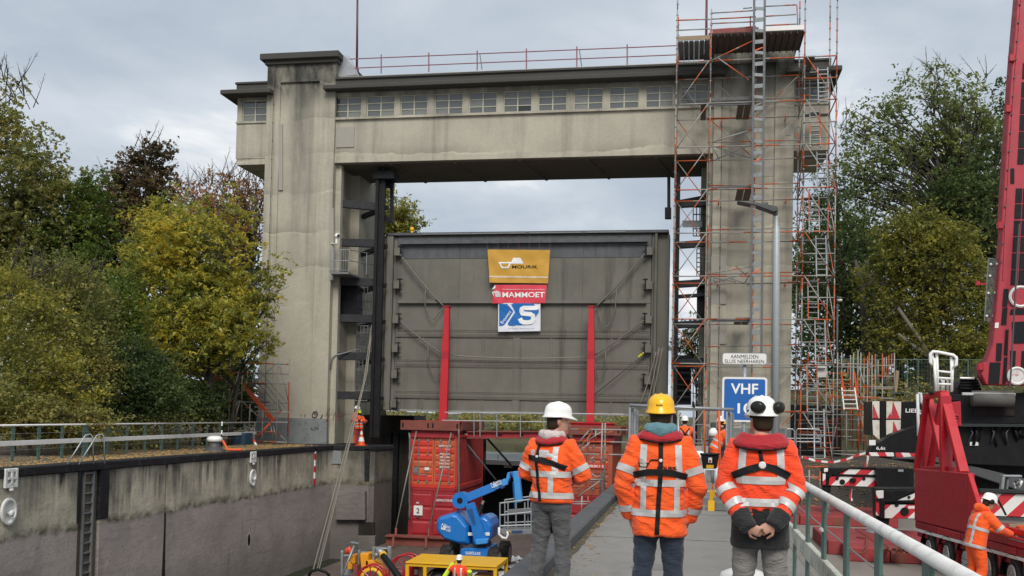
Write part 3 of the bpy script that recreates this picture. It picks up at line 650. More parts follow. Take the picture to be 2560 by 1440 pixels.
# wings
for s, xa, xb, xc, xd in ((-1, -24.78, -22.95, -25.45, -22.55), (1, 4.75, 6.5, 4.3, 6.95)):
    g = G(); g.box(xa, xb, 50.75, 55.4, 15.45, 17.38); g.obj('wing_wall', CONC, T)
    g = G(); g.box(xa+.04, xb, 50.78, 55.36, 15.12, 15.45); g.obj('wing_band', CONC, T)
    g = G(); g.box(xa-.03, xb, 50.68, 55.4, 17.38, 17.48); g.obj('window_sill_band', CONC, T)
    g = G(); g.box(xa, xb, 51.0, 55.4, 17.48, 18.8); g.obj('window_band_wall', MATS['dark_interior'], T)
    x0, x1 = (xa+.28, xb-.06) if s < 0 else (xa+.06, xb-.28)
    for a, b in ((xa, x0), (x1, xb)): g = G(); g.box(a, b, 50.78, 51.0, 17.48, 18.68); g.obj('window_pier', CONC, T)
    g = G(); g.box(xa, xb, 50.78, 51.0, 18.68, 18.82); g.obj('window_lintel', CONC, T)
    window(x0, x1, 17.48, 18.68, 50.86)
    g = G(); g.box(xc, xd, 50.02, 55.8, 18.82, 19.06); g.obj('cornice', LEDGE, T, bevel=.03)
    g = G(); g.box(xa, xb, 50.6, 55.4, 19.06, 19.5); g.obj('parapet', LEDGE, T)
    g = G(); g.box(xa-.06, xb, 50.52, 55.5, 19.5, 19.62); g.obj('parapet_cap', LEDGE, T, bevel=.02)
# graffiti on the left pier foot
INKRED = M('red_graffiti', (.16, .05, .04), .8, bmp=0)
def scrawl(name, label, strokes, mat, Y, r=.022):
    t = thing(name, label, 'graffiti', P(*strokes[0][0], Y=Y))
    for s in strokes: g = G(); g.path([P(a, b, Y=Y) for a, b in s], r, 5); g.obj('stroke', mat, t)
YG = YF-.055
scrawl('smiley_graffiti', 'thin red smiling face scrawled low on the left pier', [[(752, 1036), (753, 1042)], [(762, 1036), (762, 1042)], [(749, 1049), (753, 1053), (759, 1054), (766, 1052), (770, 1046)]], INKRED, YG+.05)
scrawl('figure_graffiti', 'black doodle of a round head with smile on the pier foot', [[(784, 1030), (780, 1037), (782, 1043), (790, 1043), (794, 1036), (791, 1028), (784, 1030)], [(786, 1032), (787, 1037)], [(790, 1032), (790, 1037)], [(782, 1046), (783, 1053), (790, 1054), (797, 1050), (803, 1044), (806, 1037)], [(795, 1050), (800, 1054)]], M('black_graffiti', (.03, .03, .035), .8, bmp=0), YG+.03)
scrawl('letters_graffiti', 'angular red and black letters sprayed near the pier corner', [[(818, 1020), (825, 1020), (816, 1036), (824, 1036), (815, 1054)], [(832, 1052), (838, 1030), (842, 1052)], [(846, 1052), (846, 1032), (851, 1044), (852, 1030)]], INKRED, YG)
scrawl('tag_graffiti', 'small black tag written on the grey pier plinth', [[(779, 1069), (779, 1074), (784, 1074)], [(786, 1069), (790, 1069), (788, 1074)], [(792, 1074), (794, 1068), (796, 1074)]], MATS['black_graffiti'], YG, .02)
# ------------------------------------------------------------------ roof fittings
POLE = M('dark_red_pole', (.10, .022, .03), .5)
t = thing('roof_railing', 'thin reddish tube railing along the bridge roof', 'railing', (-9, 50.9, 19.7))
RAILM = M('purple_red_tube', (.24, .10, .12), .5, .2, var=.3)
for (y0, y1) in ((148, 114), (171, 137)): g = G(); g.tube(P(868, y0, Y=51), P(1692, y1, Y=51), .028, 6); g.obj('rail', RAILM, t)
for i, x in enumerate((953, 1072, 1193, 1316, 1442, 1568)):
    k = (x-868)/824; g = G(); g.tube(P(x, 145-34*k-5, Y=51), P(x, 186-26*k, Y=51), .035, 6); g.obj('post', RAILM, t)
    if i in (2, 4): g = G(); g.tube(P(x+7, 150-34*k, Y=51.6), P(x+12, 184-26*k, Y=51.6), .03, 6); g.obj('prop', GALVD, t)
for px, yb, lab in ((893, 186, 'tall dark red pole on the bridge roof by the left pier'), (1766, 150, 'tall dark red pole on the bridge roof by the scaffold')):
    g = G(); a = P(px-1, yb, Y=51.9); b = P(px+1, -40, Y=51.9); g.tube(a, b, .07, 8, .055); g.tube(a, a+Vector((0, 0, .3)), .12, 8); g.top('roof_pole', POLE, lab, 'pole', 'roof poles', smooth=True)
def filmm():
    m, t, n, l, bs = newmat('clear_plastic_film'); bs.inputs['Base Color'].default_value = (.55, .58, .62, 1); bs.inputs['Alpha'].default_value = .45; bs.inputs['Roughness'].default_value = .25; return m
g = G(); pts = [(842, 150), (858, 138), (872, 140), (892, 186), (842, 192)]
g.prism([P(a, b, Y=50.9) for a, b in pts], (0, .5, 0)); g.top('plastic_sheet', filmm(), 'translucent plastic sheet bunched at the roof corner beside the left pier', 'plastic sheet')
# ------------------------------------------------------------------ the lift gate
GY = 52.5
D = thing('lift_gate', 'huge dark riveted steel lift gate hanging below the bridge', 'lock gate', (-9.1, GY, 2))
def gx(px, py=800): return P(px, py, Y=GY).x
def gz(py, px=1300): return P(px, py, Y=GY).z
zt, zb = gz(580), gz(1033)
X0, X1 = gx(990), gx(1626)
rows = [gz(q) for q in (590, 645, 758, 834, 910, 990, 1030)]
cols = [X0, gx(1145), gx(1293), gx(1455), X1]
for i in range(6):
    for j in range(4):
        g = G(); o = (i % 2)*.035+(j % 2)*.004+(0 if i else .05); g.box(cols[j]+.004, cols[j+1]-.004, GY+o, GY+.5, rows[i+1]+.012, rows[i]-.012); g.obj('skin_plate', GATE2 if i == 0 else GATE, D)
g = G(); g.box(X0, X1, GY+.16, GY+1.3, zb, zt-.1); g.obj('gate_body', GATE, D)
for xa, xb, yy in ((gx(945), gx(964), .25), (gx(964), gx(980), -.12), (gx(980), gx(989), .1), (gx(1627), gx(1634), .1), (gx(1634), gx(1641), -.12), (gx(1641), gx(1671), .25)):
    g = G(); g.box(xa, xb, GY+yy, GY+1.6, gz(1032), gz(588)); g.obj('end_post', GATE, D, bevel=.02)
for a, b, d_, mt in ((600, 609, -.22, GATE2), (750, 759, -.22, GATE)):
    g = G(); g.box(gx(997), gx(1616), GY+d_, GY+.1, gz(b), gz(b)+.07); g.box(gx(997), gx(1616), GY+d_*.9, GY+d_*.9+.05, gz(b)+.07, gz(a)); g.obj('cross_girder', mt, D)
g = G(); g.box(gx(966), gx(1668), GY-.1, GY+1.5, zt-.12, zt+.02); g.box(gx(966), gx(1668), GY+.9, GY+1.5, zt, zt+.16); g.obj('top_beam', M('gate_top_grey', (.07, .075, .08), .6, var=.3, dirt=.3, dirtcol=(.2, .2, .2)), D)
for a, b in ((600, 720), (725, 860), (870, 1000), (1010, 1110)):
    g = G(); g.box(gx(a+450), gx(b+450), GY-.13, GY-.09, zt-.1, zt-.05); g.obj('edge_strip', GALVD, D)
g = G(); g.box(gx(990), gx(1640), GY-.10, GY+.4, gz(1034), gz(1029)); g.obj('bottom_lip', M('pale_bottom_seal', (.24, .24, .225), .6, dirt=.4), D)
g = G()
for zr in (rows[3], rows[4], rows[5]):
    for k in (-.16, -.08, .08, .16):
        for i in range(150): x = X0+.1+(X1-X0-.2)*i/149; g.add([(x-.03, GY-.03, zr+k-.03), (x+.03, GY-.03, zr+k-.03), (x+.03, GY-.03, zr+k+.03), (x-.03, GY-.03, zr+k+.03), (x, GY-.075, zr+k)], [(0, 1, 4), (1, 2, 4), (2, 3, 4), (3, 0, 4)])
for xr in (cols[2],):
    for k in (-.14, .14):
        for i in range(60): z = rows[6]+.1+(rows[2]-rows[6])*i/60; x = xr+k; g.add([(x-.025, GY, z-.025), (x+.025, GY, z-.025), (x+.025, GY, z+.025), (x-.025, GY, z+.025), (x, GY-.035, z)], [(0, 1, 4), (1, 2, 4), (2, 3, 4), (3, 0, 4)])
props(g.obj('rivets', GATE, D), kind='stuff')
for zr in (rows[3], rows[4], rows[5]): g = G(); g.box(X0+.02, X1-.02, GY-.03, GY+.05, zr-.22, zr+.22); g.obj('splice_plate', GATE, D)
g = G(); g.box(cols[2]-.2, cols[2]+.2, GY-.012, GY+.05, rows[6]+.02, rows[3]-.22); g.obj('splice_plate', GATE, D)
for px in (1060, 1210, 1380, 1530):
    g = G(); g.box(gx(px)-.05, gx(px)+.05, GY-.006, GY+.05, rows[6]+.05, rows[3]-.23); g.obj('stiffener_seam', GATE, D)
for px, ys, s in ((992, (632, 714, 800, 872, 937, 1010), 1), (1622, (630, 715, 800, 873, 952), -1)):
    for q in ys:
        k = thing_ = None
        x, z = gx(px), gz(q, px); g = G(); g.box(x-.16, x+.16, GY-.3, GY, z-.2, z+.2); b = g.obj('bracket', GATE, D, bevel=.01)
        g = G(); xx = x+s*.2; g.tube((xx, GY-.28, z-.36), (xx, GY-.28, z+.36), .035, 6); g.box(xx-.13, xx+.13, GY-.35, GY-.2, z+.28, z+.33); g.box(xx-.13, xx+.13, GY-.35, GY-.2, z-.26, z-.22); g.obj('pin', BLACKST, b)
g = G(); g.ball(P(1030, 573, Y=GY+.3), .13, 10, 8); g.tube(P(1030, 579, Y=GY+.3)-Vector((0, 0, .2)), P(1030, 573, Y=GY+.3), .07, 8); g.top('warning_beacon', YELH, 'small yellow dome on the top edge of the gate at left', 'beacon', smooth=True)
# ropes and chains in front of the gate
def sag(p, q, s, n=12): p, q = Vector(p), Vector(q); return [p.lerp(q, i/n)-Vector((0, 0, s*4*(i/n)*(1-i/n))) for i in range(n+1)]
def rope(name, label, pts, r, mat, cat='chain', group='chains and ropes tying the gate'):
    g = G(); g.path(pts, r, 6); return g.top(name, mat, label, cat, group, smooth=True)
YC = GY-.3
def cp(a, b, y=YC): return P(a, b, Y=y)
rope('tie_chain', 'upper left chain from gate bracket down to red post top', sag(cp(1000, 636), cp(1112, 768), .12), .045, CHAIN)
rope('tie_chain', 'upper right chain from gate bracket down to red post top', sag(cp(1612, 634), cp(1488, 768), .12), .045, CHAIN)
rope('tie_chain', 'lower left chain from bracket to middle of red post', sag(cp(1000, 802), cp(1108, 886), .08), .04, CHAIN)
rope('tie_chain', 'lower right chain from bracket to middle of red post', sag(cp(1610, 800), cp(1486, 888), .08), .04, CHAIN)
rope('tie_rope', 'long horizontal rope strung between the two red posts', sag(cp(1126, 888), cp(1468, 892), .12), .03, ROPE, 'rope')
rope('hanging_chain', 'slack chain loop hanging left of the left red post', [cp(*q) for q in ((1064, 714), (1062, 760), (1072, 790), (1085, 800), (1098, 780), (1106, 772))], .03, CHAIN)
rope('hanging_chain', 'low slack chain loop hanging beside the left red post', [cp(*q) for q in ((1070, 850), (1070, 900), (1078, 930), (1088, 944), (1100, 936), (1106, 890))], .03, CHAIN)
rope('hanging_chain', 'slack chain loop hanging right of the right red post top', [cp(*q) for q in ((1542, 717), (1538, 770), (1528, 806), (1515, 818), (1502, 806), (1496, 772))], .03, CHAIN)
rope('hanging_chain', 'low slack chain loop hanging beside the right red post', [cp(*q) for q in ((1486, 892), (1488, 925), (1497, 947), (1508, 942), (1514, 905), (1514, 868))], .03, CHAIN)
rope('tie_rope', 'thin dark rope from yellow shackle slanting to right post foot', [cp(1608, 886), cp(1600, 894), cp(1482, 990)], .022, DGREY, 'rope')
g = G(); g.path([cp(1610, 882), cp(1604, 886), cp(1596, 893)], .06, 6); g.top('shackle', M('yellow_green_shackle', (.5, .5, .03), .4), 'small yellow shackle on the right edge of the gate', 'shackle')
for i, (a, b) in enumerate((((1648, 870), (1606, 1058)), ((1656, 870), (1618, 1046)), ((1640, 880), (1600, 1010)))):
    rope('hoist_rope', 'loose ropes hanging down the right gate edge', sag(cp(*a), cp(*b), .2), .03, ROPE, 'rope', 'ropes at the right gate edge')
ORD = ('left', 'middle', 'right')
for i, (a, b, c) in enumerate((((936, 760), (908, 960), (783, 1424)), ((932, 790), (918, 930), (796, 1430)), ((930, 840), (905, 980), (790, 1434)))):
    rope('hoist_rope', ORD[i]+'most of the three long ropes slanting from gate corner across lock wall' if i != 1 else 'middle one of the three long ropes slanting from gate corner across lock wall', sag(P(*a, Y=52.2), P(*b, Y=50.2), .1, 8)+[P(*c, Y=39.5+i*.4)], .026, ROPE, 'rope', 'long ropes across the lock wall')
# ------------------------------------------------------------------ banners
def cloth(name, label, quad, Y, mat, seed, amp=.03, n=26):
    def at(px, py, off=0):
        w = amp*(noise.noise((px*.05+seed, py*.03, 0))+.6*noise.noise((px*.12+py*.05, py*.04, seed)))
        return P(px, py, Y=Y)+Vector((0, w-off, 0))
    g = G(); a, b, c, d = [Vector(q) for q in quad]
    for side in (0, .012):
        vs = []
        for j in range(n+1):
            for i in range(n+1):
                u, v = i/n, j/n; p = (a*(1-u)+b*u)*(1-v)+(d*(1-u)+c*u)*v; vs.append(at(p.x, p.y, -side))
        g.add(vs, [(j*(n+1)+i, j*(n+1)+i+1, (j+1)*(n+1)+i+1, (j+1)*(n+1)+i) for j in range(n) for i in range(n)])
    t = thing(name, label, 'banner', at(*quad[3]))
    g.obj('cloth', mat, t, smooth=True)
    return t, at
def c2(x, y): return (1200+x*.15974, 610+y*.15974)
def printed(t, at, name, poly, mat, off=.022, sub=6):
    """a printed shape laid on the cloth (polygon in crop pixels)"""
    bm = bmesh.new(); vs = [bm.verts.new((x, y, 0)) for x, y in poly]; bm.faces.new(vs)
    bmesh.ops.triangulate(bm, faces=bm.faces); bmesh.ops.subdivide_edges(bm, edges=bm.edges, cuts=2, use_grid_fill=True)
    g = G(); bm.verts.index_update(); g.add([at(*c2(v.co.x, v.co.y), off) for v in bm.verts], [tuple(v.index for v in f.verts) for f in bm.faces]); bm.free()
    return g.obj(name, mat, t)
def bletter(t, at, s, cx, cyy, w, h, mat, bold=0, rot=0, off=.026):
    g = G(); letter(g, s, lambda u, v: at(*c2(cx+u, cyy-v), off), w, h, bold, rot); return g.obj('lettering', mat, t)
YB = GY-.26
t, at = cloth('yellow_banner', 'ochre yellow banner with white outline logo and black lettering', [c2(*q) for q in ((118, 85), (1095, 95), (1065, 615), (150, 605))], YB, M('ochre_cloth', (.52, .285, .035), .7, var=.06, bmp=.002), 1, .05)
printed(t, at, 'logo_roof', [(520, 215), (632, 215), (682, 308), (480, 308)], INKWHT)
for pl in ([(290, 285), (490, 283), (480, 305), (325, 308)], [(290, 285), (325, 308), (358, 365), (340, 382)], [(340, 382), (352, 360), (432, 360), (446, 382)], [(446, 382), (428, 360), (470, 300), (500, 285)]): printed(t, at, 'logo_outline', pl, INKWHT)
bletter(t, at, 'MOURIK', 702, 357, 400, 50, INKBLK, .012)
g = G()
for i in range(46): x = 145+i*20; k = .3*i; g.add([at(*c2(x, 522+k), .02), at(*c2(x+10, 522+k), .02), at(*c2(x+20, 497+k), .02), at(*c2(x+10, 497+k), .02)], [(0, 1, 2, 3)])
g.obj('hatched_band', INKWHT, t)
for i in range(7): g = G(); g.tube(P(1219+i*26, 588, Y=GY-.15), at(*c2(118+i*163, 92), .01), .008, 5); g.obj('cord', RAILM, t)
t, at = cloth('red_banner', 'red banner with bold white lettering and an animal emblem', [c2(*q) for q in ((225, 638), (1045, 638), (1025, 925), (188, 930))], YB-.02, M('red_cloth', (.62, .045, .075), .65, var=.06, bmp=.002), 5, .05)
bletter(t, at, 'MAMMOET', 682, 795, 660, 84, INKWHT, .018)
bletter(t, at, 'Worldwide specialists in heavy lifting and transport', 680, 712, 660, 17, INKWHT, .01)
EL = M('grey_emblem', (.5, .45, .45), .6, bmp=0)
printed(t, at, 'emblem_body', [(225, 745), (255, 728), (290, 738), (322, 765), (325, 830), (300, 830), (297, 795), (272, 797), (272, 833), (247, 833), (240, 780), (222, 770)], EL)
printed(t, at, 'emblem_tusk', [(232, 752), (205, 742), (192, 755), (200, 785), (215, 808), (222, 800), (208, 775), (205, 758), (228, 765)], INKWHT)
printed(t, at, 'folded_corner', [(186, 714), (238, 640), (240, 690)], INKWHT, .03)
t, at = cloth('blue_white_banner', 'white banner with blue hexagon and large white letter S', [c2(*q) for q in ((283, 925), (946, 925), (946, 1362), (283, 1374))], YB, M('white_cloth', (.66, .68, .74), .7, var=.05, bmp=.002), 9, .04)
printed(t, at, 'blue_field', [(298, 935), (425, 940), (515, 1040), (518, 1065), (380, 1265), (350, 1280), (300, 1280)], INKBLUE)
printed(t, at, 'blue_hexagon', [(490, 945), (540, 928), (835, 928), (922, 1042), (922, 1070), (775, 1268), (445, 1275), (435, 1245), (550, 1065)], INKBLUE)
g = G(); SP = [(905, 985), (880, 1000), (840, 1002), (690, 1002), (655, 1018), (650, 1060), (668, 1088), (790, 1100), (832, 1125), (835, 1180), (810, 1215), (760, 1228), (690, 1228), (650, 1210), (632, 1178)]
for i in range(len(SP)-1):
    a, b = Vector(SP[i]), Vector(SP[i+1]); w = 34; d = (b-a).normalized(); nn = Vector((-d.y, d.x))*w; a2, b2 = a-d*14, b+d*14
    g.add([at(*c2(*q), .034+i*.0004) for q in (a2+nn, b2+nn, b2-nn, a2-nn)], [(0, 1, 2, 3)])
g.obj('letter_s', INKWHT, t)
bletter(t, at, 'Brouwers', 405, 1145, 230, 50, INKWHT, .01, R(54))
bletter(t, at, 'The Better Way Every Day', 645, 1322, 420, 24, M('pale_blue_ink', (.33, .36, .5), .6, bmp=0), .0)
# ------------------------------------------------------------------ guide frames beside the gate
def ibeam(g, a, b, h, w):
    a, b = Vector(a), Vector(b); g.bar(a, b, h, .05); up = Vector((0, 0, h/2)); g.bar(a+up, b+up, .05, w); g.bar(a-up, b-up, .05, w)
t = thing('guide_column', 'black steel guide column and brackets on the left pier', 'guide column', (-17.4, 51.5, 0))
def gcol(x0, y0, x1, y1, Y, d, nm='column', mt=None, par=None): g = G(); a, b = P(x0, y0, Y=Y), P(x1, y1, Y=Y); g.box(a.x, b.x, Y, Y+d, b.z, a.z); return g.obj(nm, mt or BLACKST, par or t, bevel=.01)
a = P(940, 430, Y=51.4).x; b = P(961, 430, Y=51.4).x
g = G(); g.box(a, a+.16, 51.4, 51.9, .4, 15.0); g.obj('column', BLACKST, t)
g = G(); g.box(a+.16, b, 51.55, 51.75, .4, 15.0); g.obj('column_web', BLACKST, t)
g = G(); g.prect(932, 428, 985, 446, 51.3, 1.0); g.obj('head_plate', BLACKST, t)
g = G(); g.prect(975, 440, 982, 548, 52.2, .2); g.obj('hanger_rod', BLACKST, t)
g = G(); g.prect(957, 438, 980, 466, 52.1, .5); g.obj('hanger_box', BLACKST, t)
g = G(); g.pprism([(953, 532), (980, 546), (980, 556), (955, 546)], 51.9, .5); g.obj('hanger_foot', BLACKST, t)
for yl, yr in ((507, 516), (605, 608), (703, 706), (795, 797), (890, 891), (988, 989)):
    g = G(); p, q = P(843, yl, Y=51.2), P(941, yr, Y=51.6); h = .42
    g.prism([p+Vector((0, 0, h/2)), q+Vector((0, 0, h/2)), q-Vector((0, 0, h/2)), p-Vector((0, 0, h/2))], (0, .25, 0)); k = g.obj('bracket_arm', M('black_bracket_steel', (.03, .031, .034), .6, var=.4, dirt=.4, dirtcol=(.07, .07, .072)), t, bevel=.015)
    g = G(); g.bar((-18.6, 54.0, p.z-.25), (b, 51.9, p.z-.12), .3, .2); g.obj('diagonal_arm', BLACKST, k)
g = G(); g.prect(851, 714, 893, 790, 51.9, .9); g.obj('dark_cabinet', BLACKST, t)
def cage(t, x0, x1, y0, y1, Y, n=5, hoops=5):
    for i in range(n): x = x0+(x1-x0)*i/(n-1); g = G(); g.tube(P(x, y0, Y=Y), P(x, y1, Y=Y), .025, 6); g.obj('cage_bar', GALVD, t)
    for j in range(hoops): y = y0+(y1-y0)*j/(hoops-1); g = G(); g.tube(P(x0, y, Y=Y), P(x1, y, Y=Y), .03, 6); g.obj('cage_hoop', GALVD, t)
for lab, a in (('upper grey ladder cage between the left pier and the gate', (893, 928, 715, 792)), ('middle grey ladder cage behind the left guide brackets', (893, 928, 815, 886)), ('lower grey ladder cage above the two workers', (888, 926, 900, 1002))):
    t = thing('ladder_cage', lab, 'ladder', P(a[0], a[3], Y=52.8), 'ladder cages left of the gate'); cage(t, *a, 52.8)
    g = G(); 
    for k in range(7): y = a[2]+(a[3]-a[2])*(k+.5)/7; g.tube(P(a[0]+4, y, Y=53.1), P(a[0]+16, y, Y=53.1), .02, 6)
    g.obj('rungs', GALVD, t)
t = thing('balcony', 'small grey railed steel balcony on the left pier', 'balcony', P(840, 690, Y=50.4))
A_, B_, C_ = P(826, 680, Y=50.0), P(872, 680, Y=50.0), P(937, 690, Y=52.6)
g = G(); fl = [A_, B_, P(915, 697, Y=52.2), P(850, 697, Y=52.2)]; g.prism(fl, (0, 0, -.1)); g.obj('floor_plate', GALVD, t)
for q in (A_, A_.lerp(B_, .5), B_, B_.lerp(C_, .33), B_.lerp(C_, .66), C_): g = G(); g.tube(q, q+Vector((0, 0, 1.18)), .025, 6); g.obj('post', GALV, t)
for h in (1.18, .6): 
    g = G(); g.tube(A_+Vector((0, 0, h)), B_+Vector((0, 0, h)), .025, 6); g.obj('rail', GALV, t)
    g = G(); g.tube(B_+Vector((0, 0, h)), C_+Vector((0, 0, h)), .025, 6); g.obj('rail', GALV, t)
g = G(); g.bar(A_+Vector((0, 0, .08)), B_+Vector((0, 0, .08)), .15, .02); g.obj('toe_board', GALV, t)
g = G(); a = P(848, 650, Y=50.3); 
for i in range(7): x = A_.x+.1+i*.12; g.tube((x, A_.y, A_.z+.1), (x, A_.y, A_.z+1.15), .008, 5)
props(g.obj('infill_mesh', GALV, t), kind='stuff')
t = thing('camera_unit', 'white surveillance camera on a pier bracket above the balcony', 'camera', P(840, 612, Y=50.4))
g = G(); g.tube(P(828, 609, Y=50.5), P(842, 609, Y=50.2), .03, 8); g.obj('arm', WHITE, t)
g = G(); g.lathe(P(841, 612, Y=50.1), [(.05, 0), (.07, .1), (.06, .3), (.05, .42)], 12); g.obj('stem', CLEANW, t, smooth=True)
g = G(); g.ball(P(843, 590, Y=50.1), (.14, .16, .14), 14, 10); g.obj('housing', CLEANW, t, smooth=True)
g = G(); g.lathe(P(846, 589, Y=49.97), [(.07, 0), (.06, -.05), (.02, -.052)], 12, 'y'); g.obj('lens', RUBBER, t)
g = G(); g.path([P(825, 925, Y=50.8), P(829, 895, Y=50.8), P(838, 888, Y=50.9), P(900, 873, Y=51.6)], .04, 8); g.top('bent_pipe', GALVD, 'bent grey handrail pipe at the left pier corner', 'pipe', smooth=True)
# right side
t = thing('guide_column', 'black steel guide column and brackets behind the scaffold', 'guide column', (.2, 51.5, 0))
x0, x1 = P(1685, 700, Y=51.6).x, P(1697, 700, Y=51.6).x
g = G(); g.box(x0, x1, 51.6, 52.0, -.2, 15.0); g.obj('column', BLACKST, t)
g = G(); g.prect(1668, 430, 1676, 520, 52.0, .2); g.obj('hanger_rod', BLACKST, t)
g = G(); g.prect(1662, 518, 1678, 546, 51.9, .3); g.obj('hanger_block', BLACKST, t, bevel=.02)
g = G(); g.prect(1768, 430, 1781, 1000, 51.2, .25); g.obj('column', BLACKST, t)
for y, h in ((500, 14), (600, 16), (698, 16), (733, 8), (800, 16), (895, 14)):
    g = G(); p = P(1690, y+4, Y=51.9); q = P(1778, y-2, Y=51.5); g.prism([p, q, q-Vector((0, 0, h/46)), p-Vector((0, 0, h/46))], (0, .3, 0)); g.obj('bracket_arm', MATS['black_bracket_steel'], t, bevel=.015)
g = G(); g.pprism([(1697, 500), (1760, 488), (1778, 498), (1778, 520)], 52.2, .3); g.obj('gusset', BLACKST, t)
g = G(); g.prect(1742, 712, 1772, 795, 51.9, .6); g.obj('dark_cabinet', BLACKST, t)
t = thing('louvre_panel', 'black horizontal louvre screen low behind the scaffold', 'screen', P(1700, 1010, Y=53))
g = G(); g.prect(1688, 888, 1728, 1012, 53.1, .1); g.obj('back_panel', BLACKST, t)
for i in range(7): g = G(); y = 902+i*15; a, b = P(1690, y, Y=52.9), P(1727, y, Y=52.9); g.bar(a, b, .2, .04); g.obj('louvre_slat', MATS['black_bracket_steel'], t)
t = thing('ladder_cage', 'dark caged ladder behind the right scaffold bay', 'ladder', P(1745, 1000, Y=53), 'ladder cages right of the gate'); cage(t, 1733, 1766, 500, 590, 53.2, 5, 6); cage(t, 1742, 1768, 622, 690, 53.2, 4, 7); cage(t, 1733, 1768, 905, 1010, 53.2, 6, 5)
g = G(); g.prect(1706, 551, 1755, 560, 52.4, .6); g.prect(1706, 560, 1755, 568, 52.3, .05); g.obj('grey_locker', GALVD, t)
# ------------------------------------------------------------------ red props, frames and containers
DECK = -4.6
for lab, bx, tx, bw, tw, yb, yt in (('left bright red steel post leaning on the gate', 1108, 1119, 20, 11, 1052, 768), ('right bright red steel post leaning on the gate', 1476, 1479, 19, 13, 1056, 768)):
    t = thing('gate_prop', lab, 'steel post', P(bx, yb, Y=51.2), 'red posts holding the gate')
    b, m_, u = P(bx, yb, Y=51.2), P(bx+(tx-bx)*.55, yt+120, Y=51.4), P(tx, yt, Y=51.5)
    w0, w1 = bw/48/2, tw/48/2
    for s, nm in ((0, 'front_plate'), (-1, 'side_plate'), (1, 'side_plate')):
        g = G(); vs = []
        for p, w in ((b, w0), (m_, w0*.95), (u, w1)):
            if s == 0: q = [(-w, -.17), (w, -.17), (w, -.14), (-w, -.14)]; o = 0
            else: q = [(-.02, -.16), (.02, -.16), (.02, .2), (-.02, .2)]; o = s*(w-.03)
            vs += [p+Vector((c+o, d, 0)) for c, d in q]
        fs = [(0, 1, 2, 3), (8, 9, 10, 11)]+[(k*4+i, k*4+(i+1) % 4, k*4+4+(i+1) % 4, k*4+4+i) for k in (0, 1) for i in range(4)]
        g.add(vs, fs); g.obj(nm, REDPOST, t, bevel=.008)
    g = G(); g.box(m_.x-w0*.9, m_.x+w0*.9, m_.y-.185, m_.y-.172, m_.z-.2, m_.z+.2); g.obj('splice_plate', REDP, t)
    g = G(); g.box(u.x-w1-.03, u.x+w1+.03, u.y-.22, u.y+.22, u.z, u.z+.05); g.obj('top_plate', REDPOST, t)
    g = G(); g.box(b.x-1.25, b.x+1.25, b.y-.25, b.y+.25, b.z-.35, b.z); g.box(b.x-1.3, b.x+1.3, b.y-.35, b.y+.35, b.z-.06, b.z+.0); g.obj('base_beam', REDPOST, t, bevel=.01)
CY = 47.5
def wx(px, py=1150, Y=CY): return P(px, py, Y=Y).x
def wz(px, py, Y=CY): return P(px, py, Y=Y).z
def contmat(name, a, b, dirt): return M(name, a, .55, var=.18, scale=1.5, dirt=dirt, dirtcol=b, bmp=.003, world=True, streak=.3)
CRED = contmat('container_red', (.33, .014, .022), (.12, .02, .02), .35)
CORA = contmat('container_orange', (.50, .10, .035), (.20, .05, .03), .35)
CBRI = contmat('container_repaint_red', (.56, .030, .016), (.25, .03, .02), .3)
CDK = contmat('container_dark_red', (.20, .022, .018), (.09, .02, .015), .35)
CORA2 = contmat('container_terracotta', (.36, .075, .035), (.19, .05, .03), .35)
